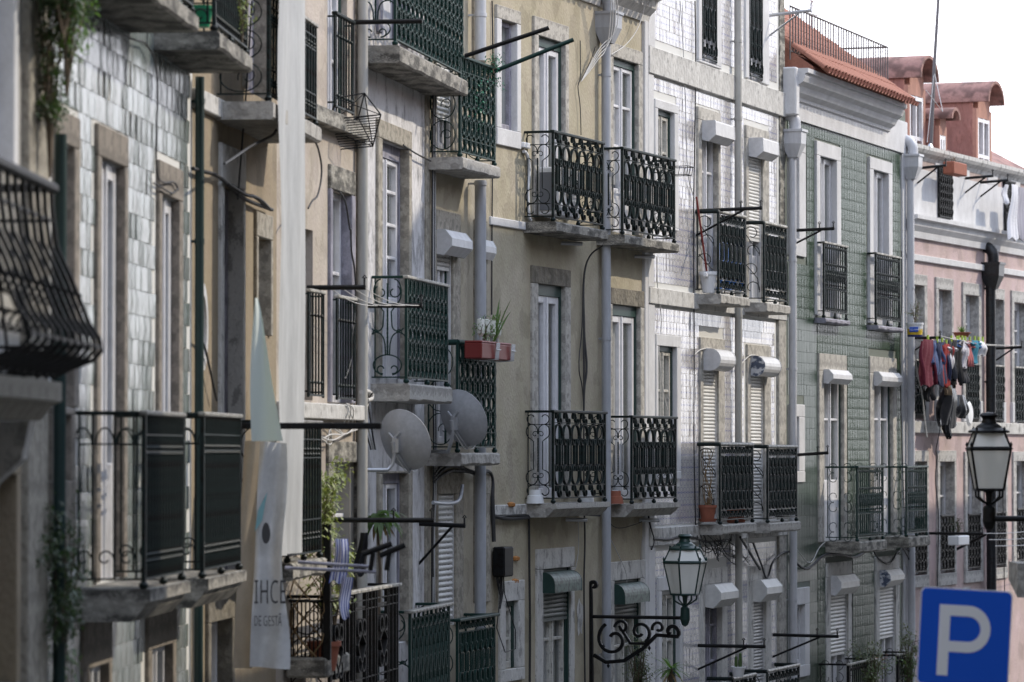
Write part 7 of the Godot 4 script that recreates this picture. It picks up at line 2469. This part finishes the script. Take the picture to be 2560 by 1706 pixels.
	mb.tube([Vector3(0.24, 1.3, 0), Vector3(-0.3, 0.6, 0.3), Vector3(-0.9, 0.9, 0.2)], 0.006, 4)
	put(mb, "guy_wire", "wire", ms)
	var an := thing("roof_aerial", "small white aerial above the roof railing of the green house", "aerial", on(green, Vector3(5.548, 12.869, -1)))
	mb = MB.new()
	mb.tube([Vector3(0, -1.2, 0), Vector3(0, 1.0, 0)], 0.02, 6)
	put(mb, "pole", "white_plastic", an)
	mb = MB.new()
	for y in [0.1, 0.3, 0.42]: mb.tube([Vector3(-0.25, y, 0), Vector3(0.25, y, 0.05)], 0.012, 5)
	put(mb, "element", "white_plastic", an)
	bracket(green, "thin metal arm at the top left of the green house's roof terrace", Vector3(-0.836, 12.253, 0), 0.60, 0.28, "steel", true, 0.0, 0.05, 1)
	var tb := thing("flower_trough", "terracotta trough on the pink house's parapet", "planter", on(pink, Vector3(1.547, 11.265, 0.35)))
	mb = MB.new()
	mb.bbox(Vector3(0, 0.09, 0), Vector3(0.75, 0.2, 0.18), 0.015)
	put(mb, "trough", "terracotta", tb)
	bush(tb, "dry", Vector3(-0.1, 0.22, 0), Vector3(0.6, 0.12, 0.15), 60, 0.03, 4)


func washing() -> void:
	var pink := find("pink_house")
	var blush := find("blush_house")
	# the line before the pink house
	var b1 := bracket(pink, "black arm carrying the tub and the near end of the full washing line", Vector3(0.046, 8.649, 0), 0.55, 0.28, "black_iron", true, 0.0, 0.0, 1)
	var b2 := bracket(pink, "dark arm at the far end of the full washing line, beside the black downpipe", Vector3(4.781, 8.596, 0), 0.55, 0.26, "black_iron", true, 0.0, 0.02, 1)
	for k in 2:
		var mb := MB.new()
		var a: Vector3 = b1.transform * Vector3(0, 0.03, 0.52 - 0.18 * k)
		var b: Vector3 = b2.transform * Vector3(0, 0.05, 0.52 - 0.18 * k)
		var p := []
		for i in 13: p.append(a.lerp(b, i / 12.0) + Vector3(0, -0.05 * sin(PI * i / 12.0), 0))
		mb.tube(p, 0.006, 4)
		tag(put(mb, numbered("clothes_line"), "pale_cable", self), "%s line of the full washing line before the pink house" % ["outer", "inner"][k], "clothes line")
	var items := [
		["maroon long-sleeved sweater, nearest on the pink house's line", "maroon", 1198, 782, 1068, 0.62, 0.9, false],
		["pale denim shirt beside the maroon sweater", "denim", 1258, 790, 1010, 0.5, 0.6, false],
		["navy padded jacket in the middle of the line", "navy", 1290, 800, 1068, 0.55, 0.9, false],
		["red and white top between the navy jacket and the black clothes", "red", 1318, 810, 1075, 0.45, 0.4, false],
		["white T-shirt hanging half over the red top", "white_cotton", 1345, 812, 975, 0.34, 0.2, false],
		["charcoal trousers on the pink house's line", "charcoal", 1352, 785, 1050, 0.40, 0.0, true],
		["black trousers on the pink house's line", "black", 1388, 788, 1080, 0.50, 0.0, true],
		["small bright blue top on the pink house's line", "shade_blue", 1400, 785, 830, 0.22, 0.0, false],
		["off-white blouse past the black trousers", "linen", 1422, 785, 870, 0.36, 0.2, false],
		["pale grey pyjama top with the long tail", "linen", 1442, 788, 960, 0.28, 0.0, false],
		["dusty rose shirt near the far end of the line", "rose", 1472, 790, 950, 0.34, 0.2, false],
		["turquoise shirt near the far end of the line", "turquoise", 1505, 788, 935, 0.36, 0.2, false],
		["mid-blue cloth beside the turquoise shirt", "shade_blue", 1530, 792, 840, 0.18, 0.0, false],
		["white towel, last on the pink house's line", "white_cotton", 1556, 792, 885, 0.40, 0.0, false],
	]
	var tops := {1198: Vector3(-0.527, 8.605, 0.5),1258: Vector3(-0.035, 8.599, 0.5),1290: Vector3(0.23, 8.582, 0.5),1318: Vector3(0.464, 8.564, 0.5),1345: Vector3(0.691, 8.565, 0.5),1352: Vector3(0.75, 8.631, 0.5),1388: Vector3(1.056, 8.632, 0.5),1400: Vector3(1.159, 8.642, 0.5),1422: Vector3(1.347, 8.646, 0.5),1442: Vector3(1.52, 8.644, 0.5),1472: Vector3(1.78, 8.646, 0.5),1505: Vector3(2.069, 8.658, 0.5),1530: Vector3(2.289, 8.654, 0.5),1556: Vector3(2.52, 8.66, 0.5)}
	for it in items:
		var len: float = (it[4] - it[3]) / 2.613 * 0.00645
		shirt(it[0], "cloth_" + it[1], it[5], len, it[6] * len, on(pink, tops[it[2]]), "garment", it[7])
		var pg := thing("clothes_peg", "lime green peg on the pink house's washing line", "peg", on(pink, tops[it[2]] + Vector3(0.05, 0.0, 0)), "pegs on the pink house's line")
		var mb := MB.new()
		mb.box(Vector3(0, 0.02, 0.008), Vector3(0.025, 0.10, 0.012))
		mb.box(Vector3(0, 0.02, -0.008), Vector3(0.025, 0.10, 0.012))
		put(mb, "peg", "lime_plastic", pg)
	shirt("black leggings hanging below the maroon sweater", "cloth_black", 0.28, 0.28, 0.0, on(pink, Vector3(-0.27, 7.948, 0.46)), "garment", true)
	shirt("dark bundle of clothes hanging low before the third pink window", "cloth_charcoal", 0.40, 0.28, 0.0, on(pink, Vector3(1.711, 8.258, 0.44)), "garment")
	shirt("tawny rag caught under the black trousers", "cloth_tawny", 0.3, 0.22, 0.0, on(pink, Vector3(0.906, 8.003, 0.4)), "garment")
	# torn bin bag with a pale disc in it
	var bg := thing("torn_bin_bag", "torn black plastic bag hanging under the washing", "bag", on(pink, Vector3(1.248, 7.889, 0.3)))
	cloth(bg, "bag", "bag", Vector3(0, 0.05, 0), Vector3.RIGHT, 0.4, 0.9, 0.66, 1.0, 4.0, 0.12)
	cloth(bg, "flap", "bag", Vector3(0.5, -0.1, 0.05), Vector3.RIGHT, 0.3, 0.7, 0.36, 3.0, 3.0, 0.12)
	cloth(bg, "tail", "bag", Vector3(-0.1, -0.45, 0.03), Vector3.RIGHT, 0.3, 0.12, 0.34, 2.0, 2.0, 0.05)
	var mb := MB.new()
	mb.lathe([Vector2(0, 0.02), Vector2(0.15, 0.015), Vector2(0.20, -0.01), Vector2(0, -0.02)], 18)
	var dk := put(mb, "pale_disc", "white_plastic", bg, Vector3(0.78, -0.40, 0.14))
	dk.rotation = Vector3(PI / 2, 0, 0)
	# tub with plant and bottles, and a dish of grass
	var tub := thing("plant_tub", "white and yellow tub with a plant on the washing-line arm", "plant pot", on(pink, Vector3(-0.707, 8.642, 0.36)))
	mb = MB.new()
	mb.lathe([Vector2(0, 0.21), Vector2(0.125, 0.21), Vector2(0.135, 0.215), Vector2(0.135, 0.185), Vector2(0.125, 0.18), Vector2(0.12, 0.12)], 18)
	put(mb, "rim", "white_plastic", tub)
	mb = MB.new()
	mb.lathe([Vector2(0.121, 0.18), Vector2(0.115, 0.03)], 18)
	put(mb, "wrapper", "yellow_plastic", tub)
	mb = MB.new()
	mb.lathe([Vector2(0.117, 0.03), Vector2(0.112, 0.0), Vector2(0, 0.0)], 18)
	put(mb, "foot", "navy_plastic", tub)
	mb = MB.new()
	mb.bbox(Vector3(-0.119, 0.11, 0.02), Vector3(0.012, 0.075, 0.14), 0.005)
	put(mb, "label", "sign_blue", tub)
	text_on(tub, "HELLMANN'S", Vector3(-0.128, 0.108, -0.045), 0.034, "white_plastic", -PI / 2)
	bush(tub, "grey_leaf", Vector3(0, 0.38, 0), Vector3(0.34, 0.36, 0.28), 200, 0.035, 6)
	var gp := thing("grass_pot", "shallow terracotta bowl of grass on the washing line", "plant pot", on(pink, Vector3(1.788, 8.7, 0.38)))
	pot(gp, Vector3.ZERO, 0.14, 0.08, "terracotta")
	rosette(gp, "leaf", Vector3(0, 0.07, 0), 60, 0.14, 0.012, 1.2, 0.5)
	# white sheets by the parapet at the frame's edge
	var s1 := thing("bed_sheet", "white sheet hanging at the right edge from the parapet arm", "sheet", on(pink, Vector3(4.642, 11.297, 0.45)))
	cloth(s1, "cloth", "cloth_white_cotton", Vector3.ZERO, Vector3.RIGHT, 0.35, 0.55, 0.90, 0.7, 3.0, 0.02)
	var s2 := thing("bed_sheet", "grey-lilac sheet behind the white one at the right edge", "sheet", on(pink, Vector3(5.3, 11.288, 0.4)))
	cloth(s2, "cloth", "lilac_cloth", Vector3.ZERO, Vector3.RIGHT, 0.5, 0.6, 0.85, 2.0, 3.0, 0.02)
	var s3 := thing("small_towel", "small white towel at the parapet before the dark opening", "towel", on(pink, Vector3(4.326, 11.279, 0.4)))
	cloth(s3, "cloth", "cloth_white_cotton", Vector3.ZERO, Vector3.RIGHT, 0.2, 0.22, 0.32, 2.0, 2.0, 0.02)
	# washing and lines low on the left
	var sh := thing("striped_shirt", "blue and white striped shirt on the line beside the ficus", "shirt", on(blush, Vector3(-0.007, 4.015, 0.55)))
	cloth(sh, "body", "cloth_striped", Vector3.ZERO, Vector3.BACK, 0.12, 0.14, 0.36, 0.5, 2.0, 0.05)
	cloth(sh, "sleeve", "cloth_striped", Vector3(0.0, -0.32, 0.05), Vector3.BACK, 0.10, 0.08, 0.34, 2.2, 1.0, 0.04)
	var bt := thing("black_top", "black garment pegged beside the striped shirt", "garment", on(blush, Vector3(0.603, 4.054, 0.62)))
	cloth(bt, "body", "cloth_black", Vector3.ZERO, Vector3.BACK, 0.07, 0.11, 0.36, 1.5, 2.0, 0.03)
	var ny := thing("near_clothes_bars", "pair of blurred blue-grey bars with black ends, low in front of the potted plants", "clothes bracket", Vector3(-1.701, 9.131, -30))
	mb = MB.new()
	mb.tube([Vector3(0, 0, 0), Vector3(0.68, -0.03, 0)], 0.013, 6)
	mb.tube([Vector3(0.08, 0.035, -0.3), Vector3(0.62, 0.0, -0.3)], 0.013, 6)
	put(mb, "bar", "lilac", ny)
	for k in 2:
		mb = MB.new()
		mb.tube([Vector3(0.58 + 0.13 * k, 0.10 - 0.01 * k, 0), Vector3(0.80 + 0.10 * k, 0.18 - 0.01 * k, 0)], 0.022, 6)
		mb.tube([Vector3(0.66 + 0.12 * k, 0.11, 0), Vector3(0.64 + 0.12 * k, -0.02, 0)], 0.018, 6)
		put(mb, "bar_end", "black_iron", ny)
	# banners on the tan house
	var tan := find("tan_house")
	var bn := thing("hanging_banner", "long blank white banner hanging down the facade, weathered and slightly creased", "banner", on(tan, Vector3.ZERO))
	mb = MB.new()
	var rows := []
	var ux0: float = 1.075
	var ux1: float = 2.515
	var v0: float = 3.651
	for j in 25:
		var t := j / 24.0
		var row := []
		for i in 25:
			var s := i / 24.0
			row.append(Vector3(lerpf(ux0 + 0.12 * t, ux1, s), lerpf(v0, 12.3, t), 0.46 + 0.03 * sin(s * 11 + t * 2.0 + 0.8 * sin(t * 9)) * (1.0 - 0.4 * t) + 0.02 * sin(t * 3.0) * s + 0.012 * sin(t * 26 + s * 8) * (1 - s) + 0.008 * sin(s * 40) * maxf(0, 1 - t * 5)))
		rows.append(row)
	mb.grid(rows)
	put(mb, "cloth", "banner_cloth", bn)
	mb = MB.new()
	mb.tube([Vector3(ux0 - 0.1, 12.3, 0.46), Vector3(ux1 + 0.1, 12.3, 0.46)], 0.02, 6)
	mb.tube([Vector3(ux0, 12.3, 0.46), Vector3(ux0, 12.3, 0.0)], 0.02, 6)
	mb.tube([Vector3(ux1, 12.3, 0.46), Vector3(ux1, 12.3, 0.0)], 0.02, 6)
	put(mb, "pole", "steel", bn)
	var fl := thing("banner_flag", "drooping white flag with dark lettering and a teal stripe, hung from a dark pole", "flag", Vector3(-2.091, 10.083, -30))
	# tan back panel, then the white cloth folded across it
	mb = MB.new()
	rows = []
	for j in 17:
		var t := j / 16.0
		var row := []
		for i in 9:
			var s := i / 8.0
			row.append(Vector3(0.085 - 0.085 * t + s * 0.145, -1.705 * t, 0.03 * sin(s * 4 + t * 3)))
		rows.append(row)
	rows.reverse()
	mb.grid(rows)
	put(mb, "tan_strip", "flag_tan", fl)
	mb = MB.new()
	rows = []
	for j in 25:
		var t := j / 24.0
		var row := []
		for i in 17:
			var s := i / 16.0
			var w := lerpf(0.20, 0.29, t * t) * (1.0 + 0.08 * sin(t * 9))
			row.append(Vector3(0.205 - 0.075 * t + s * w, -1.69 * t - 0.02 * s, 0.05 + 0.05 * sin(s * 7 + t * 2.4 + 0.6 * sin(t * 8)) + 0.025 * sin(t * 9 + s * 4)))
		rows.append(row)
	rows.reverse()
	mb.grid(rows)
	put(mb, "cloth", "flag_cloth", fl)
	# teal stripe and the dark drop printed on the cloth
	mb = MB.new()
	mb.quad(Vector3(0.17, -0.68, 0.128), Vector3(0.225, -0.60, 0.128), Vector3(0.265, -0.38, 0.124), Vector3(0.195, -0.52, 0.124))
	put(mb, "printed_stripe", "print_teal", fl)
	mb = MB.new()
	var dc := Vector3(0.255, -0.70, 0.132)
	var dq := []
	for i in 16:
		var a2 := TAU * i / 16.0
		dq.append(dc + Vector3(sin(a2) * 0.032, cos(a2) * (0.09 if cos(a2) > 0 else 0.07), 0))
	for i in 16: mb.tri(dc, dq[(i + 1) % 16], dq[i])
	put(mb, "printed_drop", "print_dark", fl)
	text_on(fl, "IHCE", Vector3(0.165, -1.13, 0.135), 0.245, "print_dark")
	text_on(fl, "DE GESTÃ", Vector3(0.165, -1.345, 0.135), 0.105, "print_dark")
	for q in fl.get_children():
		if q.name.begins_with("lettering"): q.scale.x = 0.46
	var po := thing("banner_pole", "thick dark pole reaching out over the lettered flag", "pole", Vector3(-2.039, 10.194, -30))
	mb = MB.new()
	mb.bbox(Vector3(0.53, 0, 0), Vector3(1.06, 0.048, 0.05), 0.006)
	put(mb, "bar", "black_iron", po)
	mb = MB.new()
	mb.tube([Vector3(0, 0, 0), Vector3(-0.55, 0.0, 0.02)], 0.02, 6)
	put(mb, "socket", "black_iron", po)
	var mc := thing("mint_cloth", "pale mint cloth hanging in a long triangle before the tan house", "cloth", Vector3(-1.905, 11.139, -29.6))
	mb = MB.new()
	rows = []
	for j in 13:
		var t := j / 12.0
		var row := []
		for i in 9:
			var s := i / 8.0
			row.append(Vector3(-0.02 * sin(t * 3) - 0.02 * t + s * lerpf(0.02, 0.235, pow(t, 0.8)), -1.06 * t, 0.03 * sin(s * 5 + t * 3)))
		rows.append(row)
	rows.reverse()
	mb.grid(rows)
	put(mb, "cloth", "mint_cloth", mc)
	# low planter ledge with a railing beside the gate
	var lg := part("planter_ledge", blush)
	var lp := Vector3(0.335, 3.01, 0.04)
	mb = MB.new()
	mb.bbox(lp + Vector3(0.45, -0.09, 0.16), Vector3(1.0, 0.17, 0.36), 0.02)
	put(mb, "slab", "sooty_stone", lg)
	for i in 9:
		mb = MB.new()
		mb.tube([lp + Vector3(0.0, 0.0, 0.04 + 0.035 * i), lp + Vector3(0.0, 0.46, 0.04 + 0.035 * i)], 0.007, 5)
		put(mb, "bar", "black_iron", lg)
	mb = MB.new()
	mb.tube([lp + Vector3(0, 0.47, 0), lp + Vector3(0, 0.47, 0.36), lp + Vector3(0.9, 0.47, 0.36)], 0.014, 5)
	put(mb, "rail", "black_iron", lg)
	mb = MB.new()
	mb.bbox(lp + Vector3(0.0, 0.55, 0.33), Vector3(0.06, 1.15, 0.065), 0.008)
	put(mb, "post", "black_iron", lg)
	var vn := thing("bare_vine", "leafless dark vine tangled behind the low railing", "plant", on(blush, lp + Vector3(0.05, 0.2, 0.16)))
	mb = MB.new()
	for i in 9:
		var pth := []
		for j in 8: pth.append(Vector3(0.1 * sin(i * 2.0 + j), -0.2 + 0.13 * j, 0.16 * sin(i * 1.3 + j * 0.8)))
		mb.tube(pth, 0.007, 4, 0.003)
	put(mb, "stem", "dry", vn)
